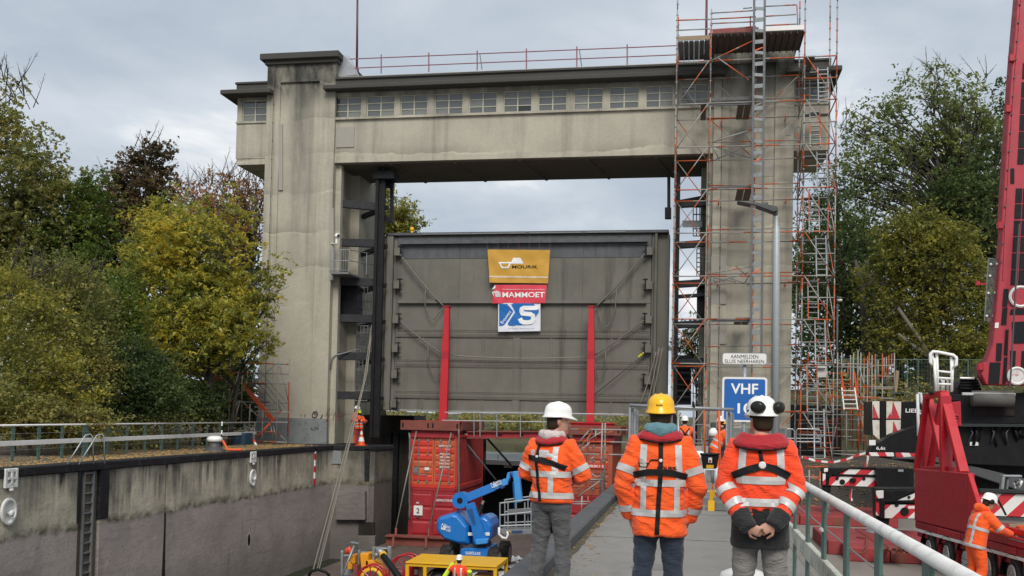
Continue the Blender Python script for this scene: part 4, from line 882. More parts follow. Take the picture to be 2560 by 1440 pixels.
def container(label, x0, y0, z0, fr, dr, sd, repaint, marks, rods=True):
    w, h, ln = 2.44, 2.59, 6.06; t = thing('shipping_container', label, 'container', (x0+w/2, y0, z0), 'stacked shipping containers')
    x1, y1, z1 = x0+w, y0+ln, z0+h; pw = .13
    g = G()
    for a in (x0, x1-pw):
        for c in (y0, y1-pw): g.box(a, a+pw, c, c+pw, z0+.16, z1-.13)
    for c in (y0, y1-pw): g.box(x0, x1, c, c+pw, z0, z0+.16); g.box(x0, x1, c, c+pw, z1-.13, z1)
    for a in (x0, x1-.09): g.box(a, a+.09, y0+pw, y1-pw, z0, z0+.16); g.box(a, a+.09, y0+pw, y1-pw, z1-.1, z1)
    g.obj('frame', fr, t, bevel=.01)
    for a in (x0-.01, x1-.17):
        for c in (z0, z1-.12): g = G(); g.box(a, a+.18, y0-.02, y0+.16, c, c+.12); k = g.obj('corner_casting', fr, t); g = G(); g.box(a+.05, a+.13, y0-.024, y0-.018, c+.035, c+.085); g.obj('casting_hole', RUBBER, k)
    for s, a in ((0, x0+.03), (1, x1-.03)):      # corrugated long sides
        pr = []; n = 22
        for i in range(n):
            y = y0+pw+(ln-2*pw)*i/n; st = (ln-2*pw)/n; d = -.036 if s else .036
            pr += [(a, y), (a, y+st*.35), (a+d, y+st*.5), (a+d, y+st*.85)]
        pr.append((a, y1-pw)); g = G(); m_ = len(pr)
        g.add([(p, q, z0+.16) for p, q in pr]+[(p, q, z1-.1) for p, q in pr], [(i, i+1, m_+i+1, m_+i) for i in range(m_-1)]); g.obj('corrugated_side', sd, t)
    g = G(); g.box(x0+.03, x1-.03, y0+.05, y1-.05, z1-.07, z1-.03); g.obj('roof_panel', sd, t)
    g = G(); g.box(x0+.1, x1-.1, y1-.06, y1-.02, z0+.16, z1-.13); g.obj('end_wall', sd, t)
    hw = w/2-pw-.01
    for k in (0, 1):
        a = x0+pw+k*(hw+.02); b = a+hw; zz0, zz1 = z0+.17, z1-.14
        g = G(); n = 6 if rods else 3; st = (zz1-zz0-.24)/n
        g.box(a, b, y0+.05, y0+.08, zz0, zz1); g.box(a, a+.08, y0+.02, y0+.05, zz0, zz1); g.box(b-.08, b, y0+.02, y0+.05, zz0, zz1); g.box(a+.08, b-.08, y0+.02, y0+.05, zz1-.12, zz1); g.box(a+.08, b-.08, y0+.02, y0+.05, zz0, zz0+.12)
        d = g.obj('door', dr, t)
        for i in range(n):
            zc = zz0+.12+i*st; g = G(); mt = repaint[k][i]
            if mt is None: continue
            g.prism([(a+.09, y0+.048, zc+.02), (a+.09, y0+.015, zc+min(.1, st*.25)), (a+.09, y0+.015, zc+st-min(.1, st*.25)), (a+.09, y0+.048, zc+st-.02)], (hw-.18, 0, 0)); g.obj('door_panel', mt, d)
        if rods:
            for f in (.3, .72):
                x = a+hw*f; g = G(); g.tube((x, y0-.02, zz0-.03), (x, y0-.02, zz1+.03), .018, 6)
                for q in (.06, .35, .65, .94): z = zz0+(zz1-zz0)*q; g.box(x-.05, x+.05, y0-.04, y0+.03, z-.04, z+.04)
                g.obj('locking_bar', GALVD, d)
            g = G(); g.tube((a+hw*.1, y0-.045, zz0+.5), (a+hw*.72, y0-.045, zz0+.47), .018, 6); g.obj('door_handle', GALVD, d)
    for kind, *q in marks:
        if kind == 'text':
            s, u, v, ww, hh, mt = q; g = G(); letter(g, s, lambda p, r: (x0+u+p, y0-.052, z0+v+r), ww, hh, .02); g.obj('lettering', mt, t)
        else: u0, v0, u1, v1, mt = q; g = G(); g.box(x0+u0, x0+u1, y0-.048, y0+.02, z0+v0, z0+v1); g.obj('plate', mt, t)
    return t
xl, xr = wx(1024), wx(1408)
zc = wz(1085, 1354)
mk = [('text', 'HDMU 104375', 1.78, 2.06, .62, .09, INKWHT), ('text', '22G1', 1.92, 1.9, .22, .08, INKWHT)]
for i, s in enumerate(('MAX GROSS', '30 480', 'TARE 2 230', 'PAYLOAD', '28 250')): mk.append(('text', s, 1.78, 1.68-i*.16, .5, .075, INKWHT))
mk += [('plate', .78, .86, 1.0, 1.0, PLATE), ('plate', .2, .72, .42, 1.0, GALVD)]
O, B = CORA, CBRI
container('orange and red shipping container with steel locking bars, top of the left stack', xl, CY, zc+2.60, CBRI, CORA, M('shaded_red_side', (.25, .016, .014), .6, var=.25, scale=1.5, dirt=.4, dirtcol=(.10, .02, .015), world=True, streak=.4), [[B, O, O, B, B, B], [B, B, O, O, B, O]], mk)  # side red darkened: shade on the flank is put into the colour
container('dark red shipping container with white plate number 2, bottom of the left stack', xl, CY, zc, CRED, CRED, MATS['shaded_red_side'], [[CRED]*6, [CRED]*6], [('plate', .28, 1.25, .72, 1.72, PLATE), ('text', '2', .5, 1.47, .16, .26, INKBLK), ('text', '81', .47, 1.86, .12, .08, INKWHT), ('text', 'HDMU 51715 04', 1.8, 2.02, .8, .12, INKWHT), ('plate', .42, 1.14, .58, 1.24, DGREY)], rods=False)
zr = wz(1468, 1238); xr = wx(1530, 1200)-2.44
container('terracotta shipping container behind the tube frame, top of the right stack', xr, CY, zr, CORA2, CORA2, CORA2, [[O]*6, [CORA2]*6], [('plate', 1.0, 1.28, 2.2, 1.5, CBRI), ('text', 'HAMBURG SUD', 1.62, 1.39, .9, .12, INKWHT)])
container('red shipping container half hidden by the kerb, bottom of the right stack', xr, CY, zr-2.6, CRED, CRED, CRED, [[CRED]*6, [CRED]*6], [], rods=False)
def frame_box(lab, x0, x1, z0, z1, y0, y1):
    t = thing('spreader_frame', lab, 'steel frame', ((x0+x1)/2, y0, z0), 'rusty frames on the container stacks'); g = G()
    h = z1-z0; g.box(x0, x1, y0, y0+.06, z0, z1); g.box(x0, x1, y0+.5, y0+.56, z0, z1); g.box(x0, x1, y0+.06, y0+.5, z1-.05, z1); g.obj('front_beam', RUST, t, bevel=.01)
    for a in (x0+.1, x1-.4): g = G(); g.box(a, a+.3, y0+.56, y1-.5, z0+.02, z1-.02); g.obj('side_beam', RUST, t, bevel=.01)
    g = G(); g.box(x0, x1, y1-.5, y1, z0, z1); g.obj('rear_beam', RUST, t, bevel=.01)
    for f in (.04, .47, .55, .96): x = x0+(x1-x0)*f; g = G(); g.box(x-.04, x+.04, y0-.012, y0+.02, z0+.12, z1-.12); g.obj('slot', RUBBER, t)
    g = G(); g.box(x0+.5, x1-.3, y0+.2, y1-.2, z0-.35, z0); g.obj('under_frame', CRED, t)
    return t
FY = 47.2
frame_box('rusty red frame on the left container stack under the gate', wx(1001, 1070, FY), wx(1149, 1070, FY), P(1075, 1076, Y=FY).z, P(1075, 1052, Y=FY).z, FY, 53)
frame_box('rusty red frame on the right container stack under the gate', wx(1404, 1075, FY), wx(1552, 1075, FY), P(1480, 1088, Y=FY).z, P(1480, 1065, Y=FY).z, FY, 53)
t = thing('cross_beam', 'dark red steel walkway beam joining the two container stacks', 'steel beam', P(1280, 1095, Y=49.5))
g = G(); g.prect(1149, 1080, 1420, 1094, 49.5, .3); g.obj('web', CRED, t)
for y in (1079, 1095): g = G(); g.prect(1149, y-1.5, 1420, y+1.5, 49.35, .6); g.obj('flange', RUST, t)
for x in (1250, 1304): g = G(); g.prect(x-5, 1086, x+5, 1090, 49.48, .02); g.obj('slot', RUBBER, t)
g = G(); g.prect(1161, 1083, 1169, 1089, 49.47, .02); g.obj('plate', PLATE, t)
t = thing('guard_rail', 'pale steel guard rail on the beam below the gate', 'guard rail', P(1280, 1094, Y=49.3))
for a, b, y in ((1112, 1560, 1031), (1105, 1420, 1051)): g = G(); g.tube(P(a, y, Y=49.3), P(b, y+5, Y=49.3), .03, 6); g.obj('rail', GALV, t)
for x in (1185, 1200, 1242, 1301, 1360): g = G(); g.tube(P(x, 1030, Y=49.3), P(x, 1093, Y=49.3), .03, 6); g.obj('post', GALV, t)
def stay(label, pts, r, mat, grp=None, nm='lashing_rod', cat='lashing'): g = G(); g.path(pts, r, 6); return g.top(nm, mat, label, cat, grp, smooth=True)
LASH = M('steel_lashing_wire', (.22, .20, .17), .5, .3, var=.3)
for lab, a, b in (('outer left lashing rod on the container stack', (1041, 1078), (990, 1320)), ('inner lashing rod crossing the container doors', (1128, 1082), (1072, 1322))):
    p, q = P(*a, Y=47.05), P(*b, Y=45.6); stay(lab, [p, q], .035, LASH)
    g = G(); q2 = P(b[0]-8, b[1]+48, Y=45.3); g.path([q, q.lerp(q2, .4)+Vector((.05, 0, 0)), q.lerp(q2, .5)-Vector((.05, 0, 0)), q2], .06, 6); g.top('turnbuckle', RUST, 'rusty turnbuckle at the foot of the '+lab, 'turnbuckle')
for lab, x, y0, y1 in (('steel chain hanging at the left edge of the container stack', 1024, 1082, 1300), ('steel chain hanging at the right edge of the container stack', 1147, 1072, 1262)):
    stay(lab, [P(x+random.uniform(-1, 1), y0+(y1-y0)*i/14, Y=47.0) for i in range(15)], .05, CHAIN, nm='hanging_chain', cat='chain')
stay('dark diagonal stay under the beam beside the containers', [P(1152, 1092, Y=49.6), P(1240, 1200, Y=49.6)], .05, DGREY, nm='brace', cat='brace')
stay('black diagonal stay from beam down to the ship bow', [P(1218, 1096, Y=50.2), P(1278, 1163, Y=50.2)], .06, BLACKST, nm='brace', cat='brace')
stay('black upright rod below the beam beside the containers', [P(1212, 1096, Y=50.4), P(1210, 1200, Y=50.4)], .08, BLACKST, nm='brace', cat='brace')
stay('thin brace between ship bow and boom lift arm', [P(1330, 1172, Y=50), P(1298, 1202, Y=50)], .04, DGREY, nm='brace', cat='brace')
# ------------------------------------------------------------------ pontoon
t = thing('work_pontoon', 'rusty brown work pontoon deck floating in the lock chamber', 'pontoon', (-9, 40, -5.6))
PONT = M('pontoon_deck_steel', (.085, .06, .048), .8, var=.5, scale=1.2, dirt=.7, dirtcol=(.16, .13, .11), bmp=.01, bscale=10)
for j in range(5):
    for i in range(3): g = G(); x0 = -14.6+i*3.95; y0 = 27+j*5.4; g.box(x0, x0+3.92, y0, y0+5.37, -5.6, DECK+random.uniform(-.01, .01)); g.obj('deck_panel', PONT, t, bevel=.03)
g = G(); g.box(-14.4, -10.2, 46.6, 46.9, DECK, DECK+.42); g.box(-14.4, -10.2, 46.4, 47.1, DECK+.38, DECK+.44); g.box(-14.4, -10.2, 46.4, 47.1, DECK, DECK+.05); g.top('support_beam', RUST, 'rusty steel beam on the pontoon below the left containers', 'steel beam')
for i, (x, y, a, s) in enumerate(((-7.3, 41.0, .3, .9), (-6.6, 39.2, .8, 1.0), (-7.8, 43.2, 1.2, .8), (-5.9, 37.3, 0, .7), (-6.4, 42.2, .5, .9), (-7.6, 38.4, .2, .9))):
    g = G(); n = 12; vs = [(x+s*(u/n-.5)*math.cos(a)*1.6-s*(v/n-.5)*math.sin(a)*1.3, y+s*(u/n-.5)*math.sin(a)*1.6+s*(v/n-.5)*math.cos(a)*1.3, DECK+.03+.22*abs(noise.noise((u*.35+i*9, v*.35, i)))) for v in range(n+1) for u in range(n+1)]
    g.add(vs, [(v*(n+1)+u, v*(n+1)+u+1, (v+1)*(n+1)+u+1, (v+1)*(n+1)+u) for v in range(n) for u in range(n)]); g.top('silver_sheeting', FOIL, 'crumpled silver sheeting on the pontoon right of the boom lift', 'sheeting', 'silver sheets on the pontoon')
# ship bow beyond the gate
t = thing('barge', 'black barge bow with white gunwale beyond the open gate', 'barge', P(1260, 1230, Y=62))
HULL = M('black_hull', (.010, .011, .012), .35, var=.3)
bow = []
z1 = P(1200, 1160, Y=60).z; xa, xb = P(1150, 1160, Y=60).x, P(1480, 1160, Y=60).x
pl = [(xa-2, 61.6), (xa, 60.5), (xa+3, 59.6), (xb-2, 59.2), (xb, 61), (xb, 62.2), (xa-2, 62.6)]
g = G(); g.prism([(x+.0, y, -6.2) for x, y in pl], (0, 0, z1+6.2)); g.obj('hull', HULL, t)
g = G(); g.prism([(x, y-.05, z1) for x, y in pl], (0, 0, .28)); g.obj('gunwale', CLEANW, t)
g = G(); w = [(x+(.25 if x < xa+3 else -.25), y+.3, z1+.285) for x, y in pl]; g.prism(w, (0, 0, -.02)); g.obj('fore_deck', M('grey_deck', (.25, .25, .24), .7), t)
g = G(); letter(g, 'DATRAS', lambda u, v: P(1270, 1167, Y=59.25)+Vector((u, 0, v)), .5, .14, .01); g.obj('lettering', INKWHT, t)
for x in (1205, 1212, 1245, 1313): g = G(); p = P(x, 1155, Y=60.5); g.tube((p.x, 60.5, z1), (p.x, 60.5, z1+.6), .04, 6); g.obj('stanchion', WHITE, t)
# ------------------------------------------------------------------ scaffolds
TR = .031
def tb(t, nm, p, q, r=TR, mat=None): g = G(); g.tube(p, q, r, 6); return g.obj(nm, mat or TUBE, t, smooth=True)
def px_tubes(t, nm, lst, Y, r=TR, mat=None):
    for a, b, c, d, *yy in lst: tb(t, nm, P(a, b, Y=yy[0] if yy else Y), P(c, d, Y=yy[1] if len(yy) > 1 else yy[0] if yy else Y), r, mat)
def cups(t, x, y, z0, z1):
    g = G(); z = z0
    while z < z1: g.tube((x, y, z-.03), (x, y, z+.03), .05, 6); z += .5375
    return props(g.obj('couplers', GALVD, t), kind='stuff')
S = thing('tower_scaffold', 'tall orange and grey tube scaffold wrapped around the right tower pier', 'scaffold', (3, 48, 0))
F0, B0 = 47.7, 50.2
XA, XB, XC, XD, XE = (P(q, 900, Y=F0).x for q in (1680, 1766, 1888, 2003, 2084))
lifts = [P(1730, q, Y=F0).z for q in (155, 261, 369, 475, 583, 691, 798, 909, 1024, 1138)]
zb0 = -.25
for x, top in ((XA, 21.9), (XB, 21.2), (XD, 22.4), (XE, 22.6)):
    for y in (F0, B0):
        z = zb0
        while z < top: z2 = min(z+4.3, top); tb(S, 'standard', (x, y, z), (x, y, z2-.02), .03); z = z2
        cups(S, x, y, 0, top)
        g = G(); g.box(x-.1, x+.1, y-.1, y+.1, zb0-.02, zb0); g.obj('base_plate', GALVD, S)
for y in (B0,):
    z = zb0
    while z < 20.4: z2 = min(z+4.3, 20.4); tb(S, 'standard', (XC, y, z), (XC, y, z2-.02), .03); z = z2
    cups(S, XC, y, 0, 20)
for k, z in enumerate(lifts):
    for y in (F0, B0):
        for a, b in ((XA, XB), (XB, XD), (XD, XE)): tb(S, 'ledger', (a, y-.05, z), (b, y-.05, z))
    for x in (XA, XB, XD, XE): tb(S, 'transom', (x, F0, z+.05), (x, B0, z+.05))
    if k > 0:
        zu = lifts[k-1]
        tb(S, 'brace', (XA+.08, F0-.09, z), (XB-.08, F0-.09, zu), .024); tb(S, 'brace', (XA+.05, B0+.08, zu), (XB-.05, B0+.08, z), .024)
        tb(S, 'brace', (XD+.08, F0-.09, zu), (XE-.05, F0-.09, z), .026)
        tb(S, 'brace', (XE, F0+.1, z), (XE, B0-.1, zu), .024); tb(S, 'brace', (XD, F0+.1, zu), (XD, B0-.1, z), .024)
        if k in (1, 2, 8, 9): tb(S, 'brace', (XB, B0-.1, zu), (XC, B0-.1, z), .024); tb(S, 'brace', (XC, B0-.1, z), (XD, B0-.1, zu), .024)
        for f in (.5,):
            zz_ = z+(zu-z)*f; tb(S, 'guard_rail', (XD, F0-.05, zz_), (XE, F0-.05, zz_)); tb(S, 'guard_rail', (XD, B0, zz_), (XE, B0, zz_))
        # stair ladder of the lift, leaning alternately
        la = k % 2; xm = XD+.35+la*.35; w = .46
        p, q = Vector((xm, F0+.5, z)), Vector((xm+.12, B0-.5, zu+.15))
        g = G(); g.bar(p, q, .05, .09); g.bar(p+Vector((w, 0, 0)), q+Vector((w, 0, 0)), .05, .09); s_ = g.obj('stair_ladder', GALV if la else TUBE, S)
        g = G()
        for i in range(8): c = p.lerp(q, (i+.5)/8); g.box(c.x+.02, c.x+w-.02, c.y-.07, c.y+.07, c.z-.015, c.z+.015)
        g.obj('treads', GALV, s_)
        g = G(); g.box(xm-.1 if not la else XD+.1, XE-.1, B0-.55, B0-.05, zu-.06, zu-.02); g.obj('landing', GALVD, S)
# guard rails between the wide bays
for q in (246, 293, 353, 461, 500, 572, 604, 683, 707, 864):
    tb(S, 'guard_rail', P(1768, q+3, Y=B0-.1), P(2000, q-3, Y=B0-.1))
# top platform
ztop = P(1730, 104, Y=F0).z
for i in range(6): g = G(); w = (XB-XA-.1)/6; x = XA+.05+i*w; g.box(x+.02, x+w-.02, F0, B0, ztop, ztop+.05); g.obj('deck_plank', GALVD if i % 3 else GALV, S)
for i in range(6): g = G(); x = XA+.05+i*(XB-XA-.1)/6; g.box(x-.015, x+.015, F0+.02, B0-.02, ztop-.07, ztop); g.obj('deck_bearer', DGREY, S)
zt2 = P(1890, 83, Y=F0).z; nb = 14
DECKM = M('brown_deck_panel', (.14, .115, .095), .8, var=.35, dirt=.4)
for i in range(nb): g = G(); w = (XD-XB-.06)/nb; x = XB+.03+i*w; g.box(x+.02, x+w-.02, F0, B0, zt2, zt2+.05); g.obj('deck_plank', DECKM, S)
for i in range(nb+1): g = G(); x = XB+.03+i*(XD-XB-.06)/nb; g.box(x-.02, x+.02, F0+.02, B0-.02, zt2-.08, zt2); g.obj('deck_bearer', DGREY, S)
for (a, b, z, mt) in ((XA, XB, ztop+.05, WOOD), (XB, XC, zt2+.05, M('faded_red_board', (.20, .05, .045), .7, dirt=.3)), (XC+.2, XD, zt2+.05, PLATE)):
    g = G(); g.box(a+.05, b-.05, F0-.08, F0-.04, z, z+.2); g.obj('toe_board', mt, S)
px_tubes(S, 'guard_rail', [(1690, 51, 1775, 48), (1690, 76, 1775, 72), (1776, 33, 1890, 26), (1776, 48, 1890, 42), (1776, 59, 1890, 54), (1776, 75, 1890, 66), (1910, 41, 1990, 36), (1910, 64, 1992, 60), (1858, 21, 1880, 19), (1910, 16, 1990, 12)], F0)
px_tubes(S, 'guard_rail', [(1992, 12, 1995, 70), (1876, 40, 1876, 74)], F0+.1)
px_tubes(S, 'brace', [(1777, 152, 1884, 101), (1780, 355, 1886, 322), (1780, 683, 1884, 665), (1795, 145, 1872, 200)], F0-.1, .03)
px_tubes(S, 'tie_tube', [(1855, 322, 1880, 362), (1810, 378, 1835, 392), (1838, 664, 1868, 690), (1790, 706, 1870, 681), (1782, 694, 1840, 705), (1825, 696, 1880, 714), (1778, 690, 1790, 708), (1862, 708, 1880, 672), (1777, 362, 1798, 398), (1790, 398, 1880, 360), (1785, 366, 1880, 396)], B0-.5, .028, GALVD)
for a, b in ((1805, 305), (1798, 507), (1796, 712), (1965, 296), (1966, 503), (1964, 711)): px_tubes(S, 'wall_tie', [(a, b-10, a-2, b+6)], B0+.1, .035, ORANGEP)
for (a, b, c, d, n_) in ((1752, 262, 1768, 300, 1), (1845, 260, 1881, 297, 2), (1843, 474, 1882, 503, 2), (1840, 797, 1880, 812, 2), (2015, 143, 2040, 188, 1)):
    for i in range(n_):
        p, q = P(a+(c-a)*i/n_, b, Y=F0), P(a+(c-a)*(i+1)/n_-2, b, Y=F0); g = G(); g.box(p.x, q.x, F0, B0, p.z, p.z+.06); g.obj('deck_plank', DECKM, S)
for q in (258, 468, 797, 246): 
    g = G(); p, r = P(1778, q, Y=F0), P(1884, q-3, Y=F0); g.box(p.x, r.x, F0-.04, F0+.04, p.z-.14, p.z+.02); g.obj('edge_beam', DGREY, S)
# mast ladder hoist
t = thing('ladder_hoist', 'grey lattice ladder hoist standing in front of the right tower pier', 'hoist', P(1890, 900, Y=47))
pa, pb = P(1890, 900, Y=47.0), P(1899, -20, Y=47.0); d = pb-pa; w = .24
for s in (-1, 1): g = G(); g.bar(pa+Vector((s*w, 0, 0)), pb+Vector((s*w, 0, 0)), .07, .1); g.obj('stile', M('dark_hoist_steel', (.11, .115, .12), .6, .2, var=.3), t)
for i in range(33):
    c = pa.lerp(pb, (i+.5)/33); g = G(); k = .10 if i % 2 else .13; g.obox(c, (2*w, .04, k*1.4), Matrix.Rotation(R(6 if i % 2 else -3), 3, 'Y')); g.obj('rung_plate', M('dull_hoist_plate', (.21, .225, .23), .55, .2, var=.3, dirt=.3), t)
    if i % 5 == 2: g = G(); g.bar(c+Vector((-w, .1, .12)), c+Vector((w, .1, .3)), .05, .05); g.obj('lattice_brace', ORANGEP if i % 2 else GALVD, t)
for s in (-1, 1): g = G(); g.bar(pa+Vector((s*w, .45, 0)), pb+Vector((s*w, .45, 0)), .05, .05); g.obj('rear_stile', TUBE, t)
# low scaffold to the right of the tower
t = thing('side_scaffold', 'low tube scaffold with orange handrail ladder beside the tower stair', 'scaffold', P(2160, 1140, Y=51))
st = [(2094, 880, 2092, 1120, 50), (2134, 882, 2131, 1120, 52.5), (2145, 876, 2143, 1120, 53), (2169, 890, 2167, 1150, 50), (2173, 880, 2172, 1000, 53.5), (2236, 882, 2236, 996, 53.5), (2229, 884, 2229, 975, 54.2), (2222, 888, 2222, 968, 54.6), (2216, 892, 2216, 965, 55), (2210, 894, 2210, 960, 55.4), (2195, 900, 2195, 962, 55), (2116, 1028, 2116, 1142, 50.5), (2146, 1010, 2146, 1130, 52), (2110, 1000, 2108, 1100, 52.5), (2157, 1010, 2157, 1110, 52.8), (2120, 905, 2119, 960, 53)]
px_tubes(t, 'standard', st, 50, .03)
ld = [(2084, 909, 2168, 911, 50), (2168, 914, 2236, 914, 53.4), (2150, 940, 2236, 941, 53.4), (2084, 967, 2236, 968, 52), (2080, 994, 2236, 996, 51), (2085, 1023, 2170, 1025, 50), (2078, 1047, 2165, 1050, 52), (2085, 1074, 2170, 1076, 51), (2118, 1100, 2166, 1101, 51), (2084, 1134, 2170, 1140, 50), (2010, 1030, 2086, 1028, 50), (1992, 962, 2086, 964, 51), (1992, 985, 2086, 988, 51), (1980, 995, 2000, 994, 50), (2000, 905, 2090, 908, 52.5), (1990, 1050, 2090, 1052, 52), (2000, 1080, 2084, 1082, 49.5), (2000, 1106, 2084, 1108, 49.5)]
px_tubes(t, 'ledger', ld, 50)
random.seed(21)
px_tubes(t, 'standard', [(x, 885+random.uniform(-8, 10), x-1, 1125+random.uniform(-20, 10), 51+random.uniform(-.5, 2.5)) for x in (2020, 2046, 2066, 2104, 2126, 2152, 2160, 2180, 2188, 2206)], 51, .03)
px_tubes(t, 'ledger', [(random.choice((1996, 2020, 2086)), y, random.choice((2100, 2130, 2168, 2190)), y+2, 51+random.uniform(-.5, 2)) for y in (900, 917, 932, 948, 957, 974, 990, 1003, 1013, 1036, 1058, 1068, 1090, 1118, 1126)], 51, .028)
px_tubes(t, 'brace', [(2148, 915, 2170, 1000, 50), (2150, 1002, 2186, 1043, 50), (2150, 1030, 2170, 1130, 50), (2084, 980, 2078, 1040, 51), (2020, 975, 2060, 1030, 51.5), (2055, 980, 2020, 1010, 51.5), (2092, 1060, 2078, 1120, 51.5)], 50, .026)
g = G(); p, q = P(2178, 968, Y=53.6), P(2234, 970, Y=53.6); g.box(p.x, q.x, 53.6, 55.4, p.z-.1, p.z); g.obj('timber_deck', WOOD, t)
g = G(); p, q = P(2110, 1000, Y=51), P(2166, 1000, Y=51); g.box(p.x, q.x, 51, 52, p.z-.05, p.z); g.obj('deck_plank', DECKM, t)
g = G(); g.bar(P(2104, 970, Y=50), P(2110, 1025, Y=49.4), .05, .1); g.bar(P(2136, 970, Y=50), P(2144, 1025, Y=49.4), .05, .1); k = g.obj('step_ladder', WHITE, t)
for i in range(5): f = (i+.5)/5; g = G(); g.bar(P(2104+6*f, 971+55*f, Y=49.9-.5*f), P(2136+8*f, 971+55*f, Y=49.9-.5*f), .08, .04); g.obj('tread', WHITE, k)
for a in (2103, 2136): g = G(); g.path([P(a+6, 995, Y=50), P(a, 930, Y=50), P(a+9, 985, Y=50.3)], .035, 6); g.obj('orange_handrail', ORANGEP, t)
g = G(); g.prect(2044, 915, 2068, 943, 49.8, .02); g.top('notice_board', PLATE, 'white notice sheet hung on the scaffold stair', 'notice')
g = G(); g.pprism([(2240, 925), (2248, 928), (2243, 980), (2236, 980)], 55.5, .1); g.top('leaning_board', WOOD, 'pale plank leaning at the end of the low scaffold', 'plank')
g = G(); g.box(8.6-6.5, 9.2-1.5, 54.4, 55.4, -.3, 2.6); g.top('dark_shed_wall', BLACKST, 'dark concrete abutment behind the low scaffold', 'abutment wall')
# crowd barriers and barrier tape by the scaffold foot
t = thing('crowd_barrier', 'grey crowd barriers standing at the foot of the scaffold', 'barrier', P(2000, 1130, Y=44))
for a, b in ((1964, 1986), (1990, 2052)):
    g = G(); g.path([P(a, 1120, Y=44), P(a, 1078, Y=44), P(a+4, 1072, Y=44), P(b-4, 1073, Y=44), P(b, 1079, Y=44), P(b, 1120, Y=44)], .025, 8); g.obj('barrier_frame', GALV, t)
    for y in (1096, 1104): g = G(); g.tube(P(a, y, Y=44), P(b, y, Y=44), .02, 6); g.obj('barrier_rail', GALV, t)
def ribbon(label, pts, r=.045):
    g = G()
    for a, b in zip(pts, pts[1:]): g.bar(a, b, .01, r*2)
    return g.top('barrier_tape', TAPEBAND, label, 'tape', 'red and white barrier tape')
ribbon('red and white barrier tape strung low before the scaffold', [P(*q, Y=43) for q in ((2005, 1142), (2040, 1152), (2080, 1156), (2118, 1148), (2150, 1136), (2166, 1132))])
ribbon('red and white barrier tape hanging from the scaffold corner', [P(*q, Y=43) for q in ((2169, 1130), (2170, 1145), (2166, 1160), (2163, 1170))])
ribbon('short red and white tape end dangling under the outrigger', [P(*q, Y=33.5) for q in ((2129, 1222), (2127, 1232), (2126, 1242), (2130, 1252))], .035)
# stair scaffold at the left pier
t = thing('stair_scaffold', 'small tube scaffold with orange stair at the foot of the left pier', 'scaffold', P(650, 1110, Y=49))
px_tubes(t, 'standard', [(577, 880, 572, 1062, 49), (724, 898, 719, 1110, 48.6), (696, 905, 690, 1112, 48.2), (607, 898, 603, 1060, 49.8), (625, 1010, 622, 1090, 48), (657, 1026, 655, 1100, 48), (593, 1000, 590, 1062, 49.9), (619, 912, 618, 955, 49.6)], 49, .037, TUBER)
px_tubes(t, 'ledger', [(577, 906, 725, 911), (575, 931, 724, 935), (574, 956, 723, 960), (573, 1004, 722, 1008), (624, 1029, 722, 1031, 48.2), (624, 1055, 720, 1056, 48.2), (624, 1080, 690, 1080, 48.2), (612, 1102, 718, 1106, 48.2), (500, 899, 577, 899, 50), (515, 922, 577, 922, 50), (400, 936, 577, 940, 50.2), (510, 944, 577, 945, 50.2)], 49, .037, TUBE)
px_tubes(t, 'brace', [(576, 1002, 688, 912), (700, 914, 722, 1005), (606, 1004, 660, 1055), (600, 925, 575, 1000), (600, 1000, 585, 1060), (692, 983, 702, 1030), (690, 1080, 718, 1104)], 48.9, .034, TUBER)
px_tubes(t, 'standard', [(545, 898, 543, 950, 50.4), (535, 880, 534, 940, 50.4), (512, 934, 510, 968, 50.4), (526, 980, 525, 1060, 50.4), (560, 980, 558, 1060, 50.4), (430, 935, 428, 960, 50.4)], 50, .032, TUBER)
p, q = P(607, 960, Y=49.3), P(684, 1052, Y=48.4)
g = G(); g.bar(p, q, .06, .24); k = g.obj('stair_stringer', ORANGEP, t)
for i in range(9): c = p.lerp(q, (i+.5)/9); g = G(); g.box(c.x, c.x+.55, c.y, c.y+.25, c.z+.02, c.z+.06); g.obj('stair_tread', GALVD, k)
for o in (.25, .6, .95): g = G(); g.tube(p+Vector((.6, .2, o)), q+Vector((.6, .2, o)), .02, 6); g.obj('stair_rail', GALVD, t)
px_tubes(t, 'ladder_pole', [(676, 1060, 684, 1102, 48.4), (683, 1062, 690, 1102, 48.4)], 48, .03, GALV)
px_tubes(t, 'brace', [(675, 1058, 640, 1096, 48.2)], 48, .06, ORANGEP)
g = G(); p, q = P(590, 956, Y=48.8), P(640, 957, Y=48.8); g.box(p.x, q.x, 48.8, 50.2, p.z-.06, p.z); g.obj('landing', DECKM, t)
g = G(); g.prect(510, 945, 572, 951, 50.3, .3); g.obj('red_deck_edge', RUST, t)
# capstan bollards
def capbollard(loc, label, s=1.0):
    t = thing('bollard', label, 'bollard', loc, 'white capped mooring bollards'); c = Vector(loc)
    g = G(); g.lathe(c, [(.52*s, 0), (.50*s, .05*s), (.34*s, .16*s), (.27*s, .22*s), (.25*s, .42*s)], 20); g.obj('bollard_base', DGREY, t, smooth=True)
    g = G(); g.lathe(c, [(.25*s, .41*s), (.33*s, .45*s), (.345*s, .54*s), (.31*s, .63*s), (.2*s, .675*s), (.05*s, .685*s)], 24); g.obj('bollard_cap', CLEANW, t, smooth=True)
    return t
bl = P(536, 1128, Z=0); capbollard(bl, 'white capped mooring bollard by the left railing', .92)
bn = P(1858, 1546, Z=0); capbollard((bn.x, bn.y, 0), 'white capped bollard behind the legs of the man with earmuffs', .62)
g = G(); p = bl+Vector((.3, .1, .45)); q = bl+Vector((.52, .1, .08)); g.path([p, q, q+Vector((.62, .03, .0))], [.05, .055, .05], 8); g.top('orange_arm', ORANGEP, 'bright orange bent arm lying beside the left bollard', 'lever')
